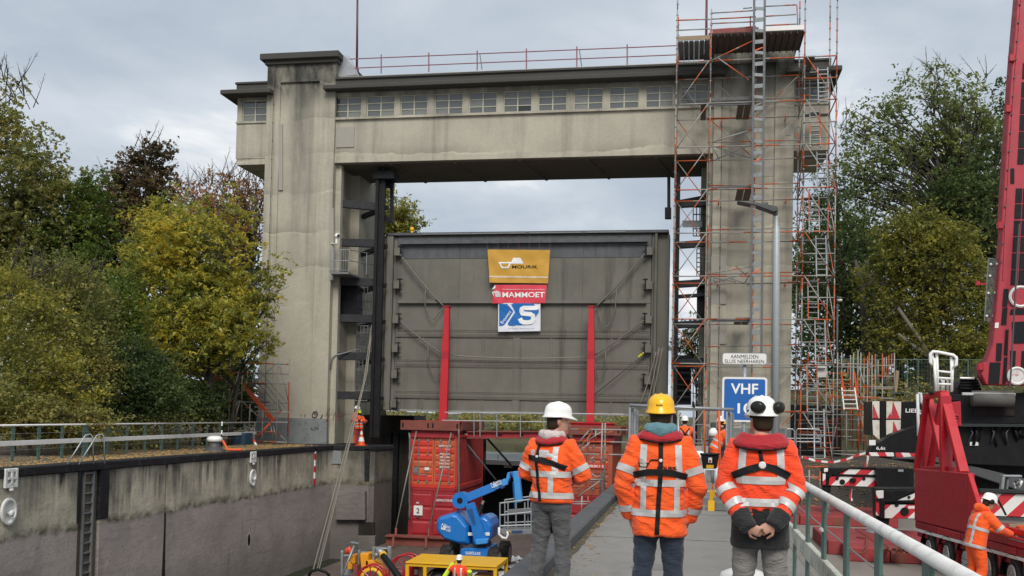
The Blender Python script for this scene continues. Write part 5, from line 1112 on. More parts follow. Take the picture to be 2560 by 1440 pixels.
t = thing('striped_post', 'thin black and white post behind the left bollard', 'post', bl+Vector((.05, .5, 0)))
for i in range(5): g = G(); c = bl+Vector((.05, .5, .5+i*.18)); g.tube(c, c+Vector((0, 0, .178)), .03, 8); g.obj('band', INKWHT if i % 2 else INKBLK, t)
g = G(); c = bl+Vector((.05, .5, 0)); g.tube(c, c+Vector((0, 0, .5)), .025, 8); g.obj('post_foot', INKBLK, t)
t = thing('tool_crate', 'blue crate heaped with boards near the left stair scaffold', 'crate', P(592, 1116, Y=46.3))
CB = M('dark_blue_crate', (.02, .055, .10), .6, var=.3, dirt=.4)
p, q = P(574, 1082, Y=46), P(612, 1117, Y=46)
for a, b, c, d in ((p.x, q.x, 46, 46.06), (p.x, q.x, 46.8, 46.86), (p.x, p.x+.06, 46.06, 46.8), (q.x-.06, q.x, 46.06, 46.8)): g = G(); g.box(a, b, c, d, 0, p.z); g.obj('crate_side', CB, t)
for i, (a, b, c, d) in enumerate(((579, 1082, 606, 1076), (576, 1076, 604, 1083), (582, 1103, 610, 1098))): g = G(); g.bar(P(a, b, Y=45.95+.3*i), P(c, d, Y=46.0+.3*i), .2, .05); g.obj('board', WOOD, t)
g = G(); g.bar(P(634, 1100, Y=46.5), P(641, 1116, Y=46.2), .1, .06); g.top('striped_stick', HAZY, 'short red and white warning stick leaning at the railing end', 'stick')
def dish(px, py, Y, lab):
    g = G(); g.lathe(P(px, py, Y=Y), [(.10, -.12), (.13, -.03), (.11, .03), (.03, .06)], 12); g.top('lamp_globe', CLEANW, lab, 'lamp', smooth=True)
dish(507, 1043, 52, 'small white globe among the shrubs left of the pier')
# ------------------------------------------------------------------ signs, lamp and portal on the walkway
t = thing('vhf_sign', 'large blue board with white letters VHF on a post', 'sign', P(1862, 1250, Y=21.6))
YS = 21.6
def srect(g, x0, y0, x1, y1, Y, d, rr=0):
    a, b = P(x0, y0, Y=Y), P(x1, y1, Y=Y); rr = rr/115
    if not rr: return g.box(a.x, b.x, Y, Y+d, b.z, a.z)
    pts = []
    for cx, cz, a0 in ((b.x-rr, a.z-rr, 0), (a.x+rr, a.z-rr, 90), (a.x+rr, b.z+rr, 180), (b.x-rr, b.z+rr, 270)):
        pts += [(cx+rr*math.cos(R(a0+k*18)), Y, cz+rr*math.sin(R(a0+k*18))) for k in range(6)]
    return g.prism(pts, (0, d, 0))
g = G(); srect(g, 1806, 942, 1917, 1056, YS, .03, 7); g.obj('sign_border', PLATE, t)
g = G(); srect(g, 1811, 947, 1912, 1051, YS-.004, .004, 5); g.obj('sign_face', SIGNBLUE, t)
g = G(); letter(g, 'VHF', lambda u, v: P(1861, 972, Y=YS-.008)+Vector((u, 0, v)), .56, .22, .02); letter(g, '10', lambda u, v: P(1862, 1021, Y=YS-.008)+Vector((u, 0, v)), .30, .22, .02); g.obj('lettering', INKWHT, t)
px0 = P(1862, 900, Y=YS+.09).x
g = G(); g.tube((px0, YS+.09, -.1), (px0, YS+.09, 3.05), .045, 12); g.obj('sign_post', GALV, t, smooth=True)
for z in (1.9, 2.4): g = G(); g.box(px0-.3, px0+.3, YS+.03, YS+.06, z-.02, z+.02); g.obj('bracket', GALV, t)
t = thing('name_sign', 'small white sign reading AANMELDEN SLUIS NEERHAREN above the blue board', 'sign', P(1862, 912, Y=YS))
g = G(); srect(g, 1806, 882, 1917, 912, YS-.01, .025, 6); g.obj('sign_border', GALV, t)
g = G(); srect(g, 1807.5, 883.5, 1915.5, 910.5, YS-.014, .004, 5); g.obj('sign_face', PLATE, t)
g = G(); letter(g, 'AANMELDEN', lambda u, v: P(1861, 891.5, Y=YS-.018)+Vector((u, 0, v)), .57, .078, .0); letter(g, 'SLUIS NEERHAREN', lambda u, v: P(1861, 903.5, Y=YS-.018)+Vector((u, 0, v)), .81, .078, .0); g.obj('lettering', INKBLK, t)
t = thing('street_lamp', 'grey galvanised lamp post with flat head over the walkway', 'street lamp', P(1938, 1240, Y=22.5))
YL = 22.5; pt_, pm, pb = P(1941, 532, Y=YL), P(1941, 572, Y=YL), P(1938, 1245, Y=YL)
g = G(); g.path([(pb.x, YL, 0), pm, pm+Vector((0, 0, .08)), pt_+Vector((0, 0, -.1)), pt_], [.085, .075, .045, .042, .042], 14); g.obj('lamp_pole', M('galvanised_lamp_pole', (.36, .39, .40), .5, .3, var=.12, scale=12, bmp=.001), t, smooth=True)
g = G(); g.pprism([(1843, 500), (1848, 502), (1900, 507), (1943, 515), (1944, 527), (1934, 530), (1890, 514), (1845, 505)], YL-.16, .32); g.obj('lamp_head', DGREY, t, bevel=.02)
g = G(); g.prect(1912, 506, 1920, 510, YL-.05, .1); g.obj('sensor', DGREY, t)
g = G(); g.prect(1934, 520, 1945, 537, YL-.07, .14); g.obj('lamp_socket', DGREY, t, bevel=.01)
g = G(); g.pprism([(1850, 504.5), (1890, 514.5), (1890, 515.5), (1850, 506)], YL-.12, .24); g.obj('lamp_glass', PLATE, t)
t = thing('street_lamp', 'distant thin lamp post with round head before the right trees', 'street lamp', P(2092, 980, Y=62))
YL = 62; g = G(); g.tube(P(2091, 985, Y=YL), P(2094, 760, Y=YL), .06, 8); g.path([P(2094, 760, Y=YL), P(2095, 750, Y=YL), P(2099, 746, Y=YL)], .05, 6); g.obj('lamp_pole', DGREY, t, smooth=True)
g = G(); g.ball(P(2099, 750, Y=YL), (.17, .17, .12), 12, 8); g.obj('lamp_head', CLEANW, t, smooth=True); g = G(); g.lathe(P(2099, 747, Y=YL), [(.2, 0), (.18, .08), (.05, .13)], 12); g.obj('lamp_cap', DGREY, t, smooth=True)
t = thing('gate_portal', 'grey steel portal with ribbed posts and round top tube on the walkway', 'portal', P(1700, 1260, Y=19.6))
YP = 19.6
for px0_, px1_, top, bot in ((1572, 1597, 1015, 1262), (1815, 1836, 1022, 1262)):
    for i in range(4):
        a = P(px0_+(px1_-px0_)*i/4, top, Y=YP+.1*i); b = P(px0_+(px1_-px0_)*(i+1)/4, top, Y=YP+.1*i)
        g = G(); w = (b.x-a.x); g.box(a.x, a.x+w*.93, YP+.1*i, YP+.12+.1*i, 0.02, a.z-.03*i); g.obj('post_rib', GALVD if i % 2 else GALV, t, bevel=.006)
g = G(); p, q = P(1574, 1013, Y=YP), P(1834, 1024, Y=YP); g.tube(p, q, .03, 12); g.obj('top_tube', GALV, t, smooth=True)
g = G(); g.prect(1730, 1004, 1736, 1017, YP-.03, .06); g.prect(1733, 1012, 1738, 1018, YP-.05, .1); g.obj('clamp', RUBBER, t)
CONB = M('block_concrete_dark', (.15, .16, .15), .85, dirt=.4)
for a, b, lab in ((1770, 1830, 'right'), (1556, 1612, 'left')):
    p, q = P(a, 1268, Y=19.2), P(b, 1247, Y=19.2); g = G(); g.box(p.x+.12, q.x, 19.2, 20.4, 0, .17); k = g.obj('foot_block', CONB, t, bevel=.015)
    g = G(); g.box(p.x, p.x+.12, 19.19, 19.5, 0, .175); g.obj('yellow_end', YEL, k); g = G(); g.box(p.x+.05, p.x+.15, 20.3, 20.6, 0, .3); g.obj('yellow_end', YEL, k)
t = thing('power_box', 'black distribution box on a white trestle with white tanks behind', 'power box', P(1776, 1250, Y=20.8))
YX = 20.8
g = G(); g.pprism([(1752, 1136), (1798, 1138), (1791, 1173), (1758, 1173)], YX, .32); g.obj('box', BLACKM, t, bevel=.02)
g = G(); g.prect(1750, 1134, 1800, 1138, YX-.02, .36); g.obj('box_lid', BLACKM, t, bevel=.01)
for a, mt in (((1771, 1144, 1780, 1157), PLATE), ((1766, 1162, 1784, 1171), YEL), ((1772.5, 1150, 1778, 1156), REDP)): g = G(); srect(g, *a, YX-.006-(.004 if mt is REDP else 0), .006); g.obj('label', mt, t)
px_tubes(t, 'trestle_leg', [(1761, 1174, 1748, 1245, YX), (1789, 1174, 1804, 1248, YX), (1764, 1174, 1756, 1238, YX+.5), (1787, 1174, 1796, 1238, YX+.5)], YX, .022, CLEANW)
px_tubes(t, 'trestle_rail', [(1760, 1174, 1790, 1174, YX), (1756, 1229, 1798, 1229, YX+.2)], YX, .02, CLEANW)
g = G(); g.path([P(1781, 1178, Y=YX-.05), P(1781, 1190, Y=YX-.08), P(1782, 1208, Y=YX-.1)], [.05, .035, .03], 10); g.obj('plug', GALVD, t, smooth=True)
g = G(); g.path([P(1782, 1208, Y=YX-.1), P(1781, 1218, Y=YX-.12), P(1785, 1228, Y=YX-.1), P(1793, 1240, Y=YX), P(1830, 1246, Y=YX)], .014, 6); g.obj('cable', ORANGEP, t, smooth=True)
g = G(); g.lathe(P(1760, 1187, Y=YX+.5)+Vector((-.02, 0, 0)), [(.03, 0), (.13, .02), (.16, .08), (.16, .30), (.12, .36), (.03, .38)], 18, 'x'); g.top('gas_tank', CLEANW, 'lower white tank lying under the black power box', 'tank', smooth=True)
g = G(); p = P(1747, 1134, Y=YX+.7); g.lathe(p, [(.03, -.12), (.1, -.11), (.125, -.06), (.125, .0), (.09, .05), (.02, .06)], 18); c = g.top('float_light', CLEANW, 'upper white rounded lamp dome beside the black power box', 'lamp', smooth=True)
t = thing('gas_bottle', 'tall dark gas bottle with white shoulder behind the walkway portal', 'gas bottle', P(1782, 1140, Y=29))
c = P(1782, 1150, Y=29); g = G(); g.lathe((c.x, 29, 0), [(.13, 0), (.13, 1.15), (.12, 1.25)], 16); g.obj('cylinder', DGREY, t, smooth=True)
g = G(); g.lathe((c.x, 29, 1.25), [(.135, 0), (.12, .14), (.05, .24)], 16); g.obj('shoulder', CLEANW, t, smooth=True); g = G(); g.lathe((c.x, 29, 1.48), [(.05, 0), (.08, .03), (.08, .14), (.05, .17)], 12); g.obj('valve_cap', DGREY, t)
g = G()
for k in range(4): c = P(1766+k*.8, 1082, Y=30); g.path([(c.x+.16*math.cos(a)*(1+.08*k), 30+.03*k, c.z+.2*math.sin(a)*(1+.06*k)) for a in [i*math.pi/8 for i in range(17)]], .012, 5, cap=False)
c = P(1766, 1082, Y=30); g.path([(c.x-.15, 30, c.z), (c.x-.1, 30, c.z-.6), (c.x-.02, 30, 0)], .012, 5); g.top('cable_coil', ROPE, 'pale cable coil hanging on an upright pole behind the portal', 'cable', smooth=True)
for px, c, d, lab, mt in ((1764, 1020, 1128, 'grey orange pole holding the cable coil', TUBE), (1738, 1022, 1130, 'thin grey upright pole right of the walker in white helmet', GALVD), (1801, 1018, 1215, 'tall orange pole leaning in front of the two workers', ORANGEP), (1699, 1030, 1100, 'short pale post by the walker in white helmet', GALV)):
    Y = 30 if px != 1801 else 26; g = G(); a = P(px, d, Y=Y); g.tube((a.x, Y, 0), P(px-4, c, Y=Y), .03, 8); g.top('pole', mt, lab, 'pole', smooth=True)
t = thing('site_fence', 'green cross rails and low grey wall behind the workers at the tower foot', 'fence', P(1760, 1130, Y=45))
g = G(); a, b = P(1690, 1125, Y=45), P(1800, 1125, Y=45); g.box(a.x, b.x, 45, 45.3, 0, .55); g.obj('low_wall', M('pale_concrete_block', (.28, .26, .24), .9), t)
px_tubes(t, 'rail', [(1690, 1060, 1850, 1064, 45.2), (1690, 1098, 1850, 1102, 45.2), (1700, 1108, 1780, 1108, 45.2)], 45, .025, GALVD)
# right handrail of the walkway
rail_run('green post railing with worn white handrail along the right edge of the walkway', [(1.05, 1.6), (1.05, 20.5)], [(1.05, y) for y in (2.2, 3.55, 4.75, 5.95, 7.13, 8.3, 9.42, 10.55, 11.7, 12.9, 14.1, 15.3, 16.5, 17.7, 18.9, 20.1)], 1.115, .545, .034, (HANDW, LICHEN))
for y in (8.28,): g = G(); g.lathe((1.03, y, .85), [(.012, -.05), (.02, -.03), (.02, .03), (.012, .05)], 8, 'y'); g.top('wire_tensioner', WHITE, 'small white wire tensioner on the right railing wire', 'tensioner')
# ------------------------------------------------------------------ boom lift
def pxbox(t, nm, poly, Y, d, mat, bevel=.02): g = G(); g.pprism(poly, Y, d); return g.obj(nm, mat, t, bevel=bevel)
LY = 40.5
t = thing('boom_lift', 'blue articulated boom lift with raised arm on the pontoon', 'boom lift', P(1170, 1410, Y=LY))
BLUE2 = M('lighter_blue_paint', (.05, .27, .62), .4, var=.1, bmp=0)
# turntable shells
def shell(px, Y0, nm):
    prof = [(0, .86, .0), (.10, 1.0, .02), (.35, 1.0, 0), (.75, .93, 0), (1.0, .55, .05)]
    g = G(); pts = px; n = len(pts); cx = sum(p[0] for p in pts)/n; cyy = sum(p[1] for p in pts)/n
    layers = [(Y0, .80), (Y0+.12, .95), (Y0+.35, 1.0), (Y0+1.3, 1.0), (Y0+1.9, .9)]
    vs = []
    for Y, k in layers:
        for x, y in pts: q = P(cx+(x-cx)*k, cyy+(y-cyy)*k, Y=LY-.2); vs.append((q.x, Y, q.z))
    m_ = len(layers); g.add(vs, [(j*n+i, j*n+(i+1) % n, (j+1)*n+(i+1) % n, (j+1)*n+i) for j in range(m_-1) for i in range(n)]+[tuple(range(n)), tuple((m_-1)*n+i for i in range(n))])
    return g.obj(nm, BLUE, t, bevel=.03)
shell([(1102, 1296), (1108, 1288), (1146, 1277), (1158, 1280), (1185, 1312), (1185, 1356), (1160, 1356), (1122, 1344), (1108, 1330), (1101, 1318)], LY-1.1, 'left_shell')
shell([(1198, 1288), (1220, 1284), (1232, 1292), (1241, 1310), (1238, 1340), (1215, 1356), (1190, 1356), (1190, 1300)], LY-1.1, 'right_shell')
pxbox(t, 'mast', [(1162, 1262), (1184, 1256), (1216, 1350), (1212, 1362), (1186, 1362), (1176, 1310)], LY-1.35, .25, BLUE)
pxbox(t, 'mast_panel', [(1168, 1275), (1180, 1270), (1190, 1310), (1184, 1316)], LY-1.36, .02, M('deep_blue_paint', (.008, .07, .22), .5))
pxbox(t, 'mast_foot', [(1187, 1349), (1221, 1346), (1218, 1359), (1190, 1362)], LY-1.45, .3, BLUE2)
ax, ay = P(1155, 1250, Y=LY-.7), P(1274, 1196, Y=LY-.5)
g = G(); g.bar(ax, P(1235, 1217, Y=LY-.55), .34, .56, (0, -1, 0)); k = None; g.obj('lower_arm', BLUE, t, bevel=.02)
g = G(); g.lathe(ax+Vector((-.02, -.3, 0)), [(.33, 0), (.33, .6)], 18, 'y'); g.obj('arm_knuckle', BLUE, t)
g = G(); g.lathe(ax+Vector((-.02, -.32, 0)), [(.12, 0), (.12, .64)], 12, 'y'); g.obj('pivot_pin', RUBBER, t)
g = G(); g.bar(P(1232, 1219, Y=LY-.55), P(1268, 1203, Y=LY-.5), .27, .44, (0, -1, 0)); g.obj('upper_arm', BLUE2, t, bevel=.02)
g = G(); g.bar(P(1252, 1212, Y=LY-.6), P(1256, 1210, Y=LY-.6), .33, .52, (0, -1, 0)); g.obj('arm_collar', M('deep_blue_paint', (.008, .07, .22)), t)
pxbox(t, 'elbow_plate', [(1263, 1206), (1268, 1182), (1274, 1180), (1274, 1195), (1266, 1213)], LY-.7, .4, BLUE2)
pxbox(t, 'elbow_link', [(1276, 1180), (1284, 1180), (1290, 1202), (1286, 1206)], LY-.7, .3, BLUE)
pxbox(t, 'jib', [(1282, 1179), (1297, 1178), (1305, 1255), (1288, 1258)], LY-.75, .3, BLUE2)
pxbox(t, 'jib_rod', [(1280, 1205), (1284, 1205), (1292, 1270), (1286, 1272)], LY-.3, .12, BLUE)
for lab, cx, cyy, rt in (('rental lettering', 1180, 1236, R(25)), ('rental lettering', 1241, 1209, R(25))):
    g = G(); fn = lambda u, v: P(cx, cyy, Y=LY-1.02)+Vector((u, .1, v))
    letter(g, 'Collé', lambda u, v: P(cx-7, cyy+3, Y=LY-.89)+Vector((u, 0, v)), .22, .22, .02, rt); letter(g, 'RENTAL', lambda u, v: P(cx+5, cyy-5, Y=LY-.89)+Vector((u, 0, v)), .21, .085, .02, rt); letter(g, '& SALES', lambda u, v: P(cx+7, cyy+1, Y=LY-.89)+Vector((u, 0, v)), .21, .085, .02, rt); g.obj('lettering', INKWHT, t)
g = G(); letter(g, 'Collé', lambda u, v: P(1109, 1317, Y=LY-1.13)+Vector((u, 0, v)), .2, .26, .04, R(-12)); letter(g, 'RENTAL', lambda u, v: P(1121, 1318, Y=LY-1.14)+Vector((u, 0, v)), .18, .1, .02, R(-12)); letter(g, '& SALES', lambda u, v: P(1121, 1326, Y=LY-1.14)+Vector((u, 0, v)), .18, .1, .02, R(-12)); g.obj('lettering', INKWHT, t)
for a, b in ((1170, 1331), (1211, 1331)): pxbox(t, 'white_label', [(a, b), (a+13, b), (a+13, b+8), (a, b+8)], LY-1.12, .03, PLATE, 0)
g = G(); g.tube(P(1188, 1308, Y=LY-1.2), P(1205, 1262, Y=LY-.9), .09, 10); g.obj('lift_cylinder', RUBBER, t, smooth=True); g = G(); g.tube(P(1205, 1262, Y=LY-.9), P(1209, 1252, Y=LY-.9), .055, 10); g.obj('cylinder_rod', GALV, t)
pxbox(t, 'chassis', [(1152, 1372), (1222, 1370), (1224, 1392), (1150, 1392)], LY-1.2, 1.8, BLUE); pxbox(t, 'turntable_ring', [(1160, 1360), (1214, 1360), (1214, 1374), (1160, 1374)], LY-.9, 1.2, DGREY)
g = G(); letter(g, 'Collé RENTAL & SALES', lambda u, v: P(1182, 1383, Y=LY-1.22)+Vector((u, 0, v)), .62, .12, .02); g.obj('lettering', INKWHT, t)
def wheel(t, c, r, w, axis='x', nm='wheel', rimm=None):
    g = G(); g.lathe(Vector(c), [(r*.62, -w/2), (r*.93, -w/2), (r, -w*.36), (r, w*.36), (r*.93, w/2), (r*.62, w/2)], 24, axis); wv = g.obj(nm, TYRE, t)
    g = G(); n = 24
    for i in range(n):
        a = i*2*math.pi/n; d = Vector((0, math.cos(a), math.sin(a))) if axis == 'x' else Vector((math.cos(a), 0, math.sin(a))); s = Vector((w*.42*(1 if i % 2 else -1)*.5, 0, 0)) if axis == 'x' else Vector((0, w*.42*(1 if i % 2 else -1)*.5, 0))
        g.obox(Vector(c)+d*r+s, (w*.5 if axis == 'x' else r*.1, r*.1 if axis == 'x' else w*.5, r*.1), Matrix.Rotation(-0 if axis == 'x' else 0, 3, 'Y'))
    g.obj('tread', TYRE, wv)
    g = G(); g.lathe(Vector(c), [(.02, -w*.56), (r*.26, -w*.57), (r*.32, -w*.52), (r*.5, -w*.515), (r*.62, -w*.53), (r*.62, w*.53), (.02, w*.55)], 24, axis); g.obj('rim', rimm or GALVD, wv, smooth=False)
    return wv
for px, dy in ((1117, -1.1), (1236, -1.1), (1140, 1.2), (1262, .9)):
    a = P(px, 1395, Y=LY+dy); wheel(t, (a.x, LY+dy, DECK+.52), .52, .42)
# work basket
bt = thing('work_basket', 'grey railed work basket hanging from the blue boom lift arm', 'work platform', P(1290, 1340, Y=LY-1))
BY = LY-1.3
gl = [((1250, 1258), (1330, 1248)), ((1250, 1288), (1328, 1280)), ((1250, 1315), (1328, 1312))]
for a, b in gl: g = G(); g.tube(P(*a, Y=BY), P(*b, Y=BY), .035, 6); g.obj('basket_rail', GALV, bt); g = G(); g.tube(P(a[0]+12, a[1]-8, Y=BY+1), P(b[0]+6, b[1]-8, Y=BY+1), .035, 6); g.obj('basket_rail', GALV, bt)
for x in (1250, 1270, 1290, 1312, 1328): g = G(); g.tube(P(x, 1256, Y=BY), P(x, 1335, Y=BY), .03, 6); g.obj('basket_post', GALV, bt)
for x in (1262, 1290, 1320): g = G(); g.tube(P(x, 1248, Y=BY+1), P(x, 1320, Y=BY+1), .03, 6); g.obj('basket_post', GALV, bt)
pxbox(bt, 'basket_floor', [(1246, 1324), (1330, 1324), (1330, 1336), (1262, 1338), (1246, 1330)], BY-.05, 1.1, GALVD)
pxbox(bt, 'control_box', [(1268, 1275), (1330, 1270), (1330, 1285), (1268, 1288)], BY+.7, .3, GALVD)
g = G(); g.path([P(*q, Y=BY-.06) for q in ((1248, 1318), (1247, 1335), (1256, 1344), (1266, 1346), (1270, 1336), (1268, 1328))], .05, 8); g.obj('bumper_loop', PLATE, bt, smooth=True)
pxbox(bt, 'name_plate', [(1279, 1327), (1306, 1326), (1306, 1332), (1279, 1333)], BY-.08, .02, M('navy_plate', (.02, .05, .15), .5), 0)
pxbox(bt, 'hazard_plate', [(1270, 1327), (1277, 1327), (1276, 1333), (1269, 1333)], BY-.08, .02, stripes('yellow_black_stripes', 6, (.7, .42, .02), (.02, .02, .02), 1, 1), 0)
# yellow reel shelter
SY = 33.0
t = thing('reel_shelter', 'yellow steel frame shelter with flat roof on the pontoon', 'shelter', P(1140, 1440, Y=SY))
pts = [P(1018, 1408, Y=SY), P(1238, 1418, Y=SY)]; ztp = pts[0].z; bk = P(1048, 1387, Z=ztp); dpt = bk.y-SY
x0, x1 = pts[0].x, pts[1].x
g = G(); g.box(x0-.06, x1+.06, SY-.04, SY+dpt, ztp, ztp+.05); g.obj('roof_sheet', YEL, t, bevel=.01)
for a in (x0, x0+.62, x1): g = G(); g.box(a-.06, a+.06, SY, SY+.12, DECK, ztp-.1); g.obj('leg', YEL, t, bevel=.008)
for a in (x0, x1): g = G(); g.box(a-.06, a+.06, SY+dpt-.12, SY+dpt, DECK, ztp-.1); g.obj('leg', YEL, t, bevel=.008)
for c in (SY, SY+dpt-.12): g = G(); g.box(x0-.06, x1+.06, c, c+.12, ztp-.1, ztp); g.obj('roof_beam', YEL, t, bevel=.008)
for a in (x0, x1): g = G(); g.box(a-.06, a+.06, SY+.12, SY+dpt-.12, ztp-.1, ztp); g.obj('roof_beam', YEL, t, bevel=.008)
g = G(); a = P(1182, 1425, Y=SY+.25).x; g.box(a, x1-.1, SY+.25, SY+1.2, DECK, ztp-.35); g.obj('yellow_cabinet', YEL, t, bevel=.02)
def reel(label, c, r, w, mat, drum=None, spokes=6, axis='y', nm='hose_reel'):
    t = thing(nm, label, 'hose reel', c); c = Vector(c)
    ax = Vector((0, 1, 0)) if axis == 'y' else Vector((1, 0, 0)); e1 = Vector((1, 0, 0)) if axis == 'y' else Vector((0, 1, 0))
    for s in (-1, 1):
        o = c+ax*s*w/2; g = G(); g.path([o+e1*r*math.cos(i*math.pi/16)+Vector((0, 0, r*math.sin(i*math.pi/16))) for i in range(33)], .035, 8, cap=False); k = g.obj('wheel_rim', mat, t, smooth=True)
        for i in range(spokes): a = i*2*math.pi/spokes+.3; g = G(); g.tube(o, o+e1*r*math.cos(a)+Vector((0, 0, r*math.sin(a))), .024, 6); g.obj('spoke', mat, k)
        g = G(); g.tube(o-ax*.05, o+ax*.05, .1, 12); g.obj('hub', mat, k)
    if drum:
        g = G(); q = [c+ax*(-w/2+.06+(w-.12)*(j/(8*14)))+e1*(r*.72)*math.cos(j*2*math.pi/14)+Vector((0, 0, r*.72*math.sin(j*2*math.pi/14))) for j in range(8*14+1)]
        g.path(q, .085, 6); g.obj('wound_hose', drum, t, smooth=True); g = G(); g.tube(c-ax*w/2, c+ax*w/2, r*.62, 20); g.obj('drum', DGREY, t)
    return t
c = P(1107, 1443, Y=SY+.7); reel('black hose reel under the yellow shelter roof', (c.x, c.y, DECK+.56), .5, .8, RUBBER, RUBBER)
c = P(1020, 1420, Y=SY+1.2); reel('large empty red spoked reel left of the yellow shelter', (P(1018, 1428, Y=36).x, 36, P(1018, 1428, Y=36).z), .62, .5, REDP, None, 7, 'y')
c = P(932, 1440, Y=32); reel('red spoked hose reel with yellow hose at the lower left', (c.x, 32, c.z-.1), .47, .3, REDP, YEL, 9)
t = thing('red_reel_stand', 'red machine stand under the left end of the yellow shelter', 'machine', P(1040, 1440, Y=SY+.5))
pxbox(t, 'stand_body', [(1005, 1440), (1022, 1418), (1045, 1412), (1046, 1470), (1005, 1470)], SY+.9, .4, REDP); pxbox(t, 'white_label', [(1036, 1424), (1044, 1424), (1044, 1436), (1036, 1436)], SY+.88, .02, PLATE, 0)
t = thing('winch_unit', 'orange yellow winch machine in grey frame at the lower left', 'winch', P(900, 1440, Y=32.5))
WY = 32.5
for q in (((899, 1384), (921, 1384), (921, 1426), (903, 1426)), ((913, 1401), (930, 1402), (944, 1412), (958, 1440), (915, 1440)), ((876, 1389), (887, 1388), (887, 1410), (876, 1410)), ((868, 1406), (881, 1402), (880, 1424), (868, 1424))): pxbox(t, 'orange_housing', list(q), WY, .6, M('orange_yellow_paint', (.75, .31, .012), .45, var=.12, dirt=.2, dirtcol=(.3, .14, .02)))
for q in (((893, 1376), (899, 1376), (899, 1440), (893, 1440)), ((851, 1376), (857, 1378), (857, 1440), (852, 1440)), ((930, 1368), (936, 1366), (936, 1406), (930, 1406)), ((968, 1366), (977, 1366), (976, 1410), (968, 1410))): pxbox(t, 'frame_post', list(q), WY+.2, .15, GALV)
for q in (((851, 1389), (895, 1386), (895, 1390), (851, 1393)), ((934, 1369), (975, 1371), (975, 1375), (934, 1373)), ((899, 1380), (932, 1382), (932, 1386), (899, 1384)), ((850, 1424), (882, 1424), (884, 1440), (850, 1440))): pxbox(t, 'frame_beam', list(q), WY+.3, .3, GALV)
pxbox(t, 'control_cabinet', [(936, 1373), (968, 1375), (968, 1408), (936, 1402)], WY+.6, .5, GALVD)
g = G(); g.path([P(*q, Y=WY-.1) for q in ((866, 1384), (868, 1374), (873, 1370), (876, 1378), (875, 1386))], .07, 10); g.obj('orange_hose', M('orange_red_hose', (.62, .07, .03), .5), t, smooth=True)
g = G(); g.tube(P(945, 1376, Y=WY-.1), P(956, 1384, Y=WY-.2), .12, 12); g.tube(P(940, 1383, Y=WY-.1), P(946, 1390, Y=WY-.1), .13, 12); g.obj('pipe_elbow', GALV, t, smooth=True)
g = G(); g.path([P(957, 1388, Y=WY-.3), P(975, 1412, Y=WY-.5), P(990, 1432, Y=WY-.7), P(1004, 1452, Y=WY-.9)], .11, 12); g.top('suction_hose', RUBBER, 'thick black suction hose running down from the pipe elbow', 'hose', smooth=True)
g = G(); g.tube(P(956, 1384, Y=WY-.22), P(960, 1392, Y=WY-.3), .13, 12); g.top('hose_clamp', YEL, 'yellow banded clamp on the black suction hose', 'clamp', smooth=True)
t = thing('steel_prop', 'pale tubular steel prop with flat head leaning at lower left', 'prop', P(857, 1438, Y=31.8))
g = G(); g.tube(P(857, 1436, Y=31.8), P(888, 1357, Y=32.2), .035, 8); g.obj('prop_tube', GALV, t, smooth=True); g = G(); g.bar(P(878, 1355, Y=32.2), P(898, 1359, Y=32.2), .2, .025); g.obj('prop_head', GALV, t)
g = G(); g.path([P(*q, Y=30.5) for q in ((772, 1440), (778, 1428), (795, 1424), (815, 1430), (824, 1440))], .05, 8); g.top('hose_loop', RUBBER, 'black hose loop at the bottom edge near the long ropes', 'hose', smooth=True)
pxb = G(); pxb.pprism([(883, 1412), (893, 1413), (893, 1440), (883, 1440)], 32.2, .3); pxb.top('brown_post', RUST, 'short rusty post beside the winch frame', 'post')
# ------------------------------------------------------------------ tube frame before the right containers
t = thing('pipe_scaffold', 'pale tube scaffold frame in front of the terracotta container', 'scaffold', P(1505, 1230, Y=44))
KY = 44.5
px_tubes(t, 'standard', [(1506, 1058, 1500, 1240, KY), (1513, 1057, 1511, 1225, KY+.3), (1470, 1092, 1468, 1140, KY+.4), (1489, 1076, 1489, 1102, KY), (1455, 1240, 1453, 1290, KY), (1470, 1240, 1469, 1270, KY)], KY, .035, TUBE)
px_tubes(t, 'ledger', [(1425, 1073, 1570, 1075), (1440, 1103, 1570, 1106), (1450, 1135, 1560, 1137), (1440, 1198, 1506, 1199), (1445, 1193, 1506, 1194, KY+.4), (1430, 1254, 1475, 1254), (1430, 1260, 1470, 1260)], KY, .035, TUBE)
px_tubes(t, 'brace', [(1445, 1108, 1473, 1076), (1450, 1118, 1478, 1085), (1470, 1100, 1506, 1078), (1450, 1130, 1475, 1105), (1510, 1085, 1532, 1078), (1470, 1176, 1500, 1200), (1440, 1245, 1500, 1202), (1472, 1152, 1485, 1142)], KY, .03, TUBE)
# ------------------------------------------------------------------ crane
CRY = 35.0
t = thing('mobile_crane', 'huge red and black mobile crane at the right edge', 'crane', P(2500, 1240, Y=CRY))
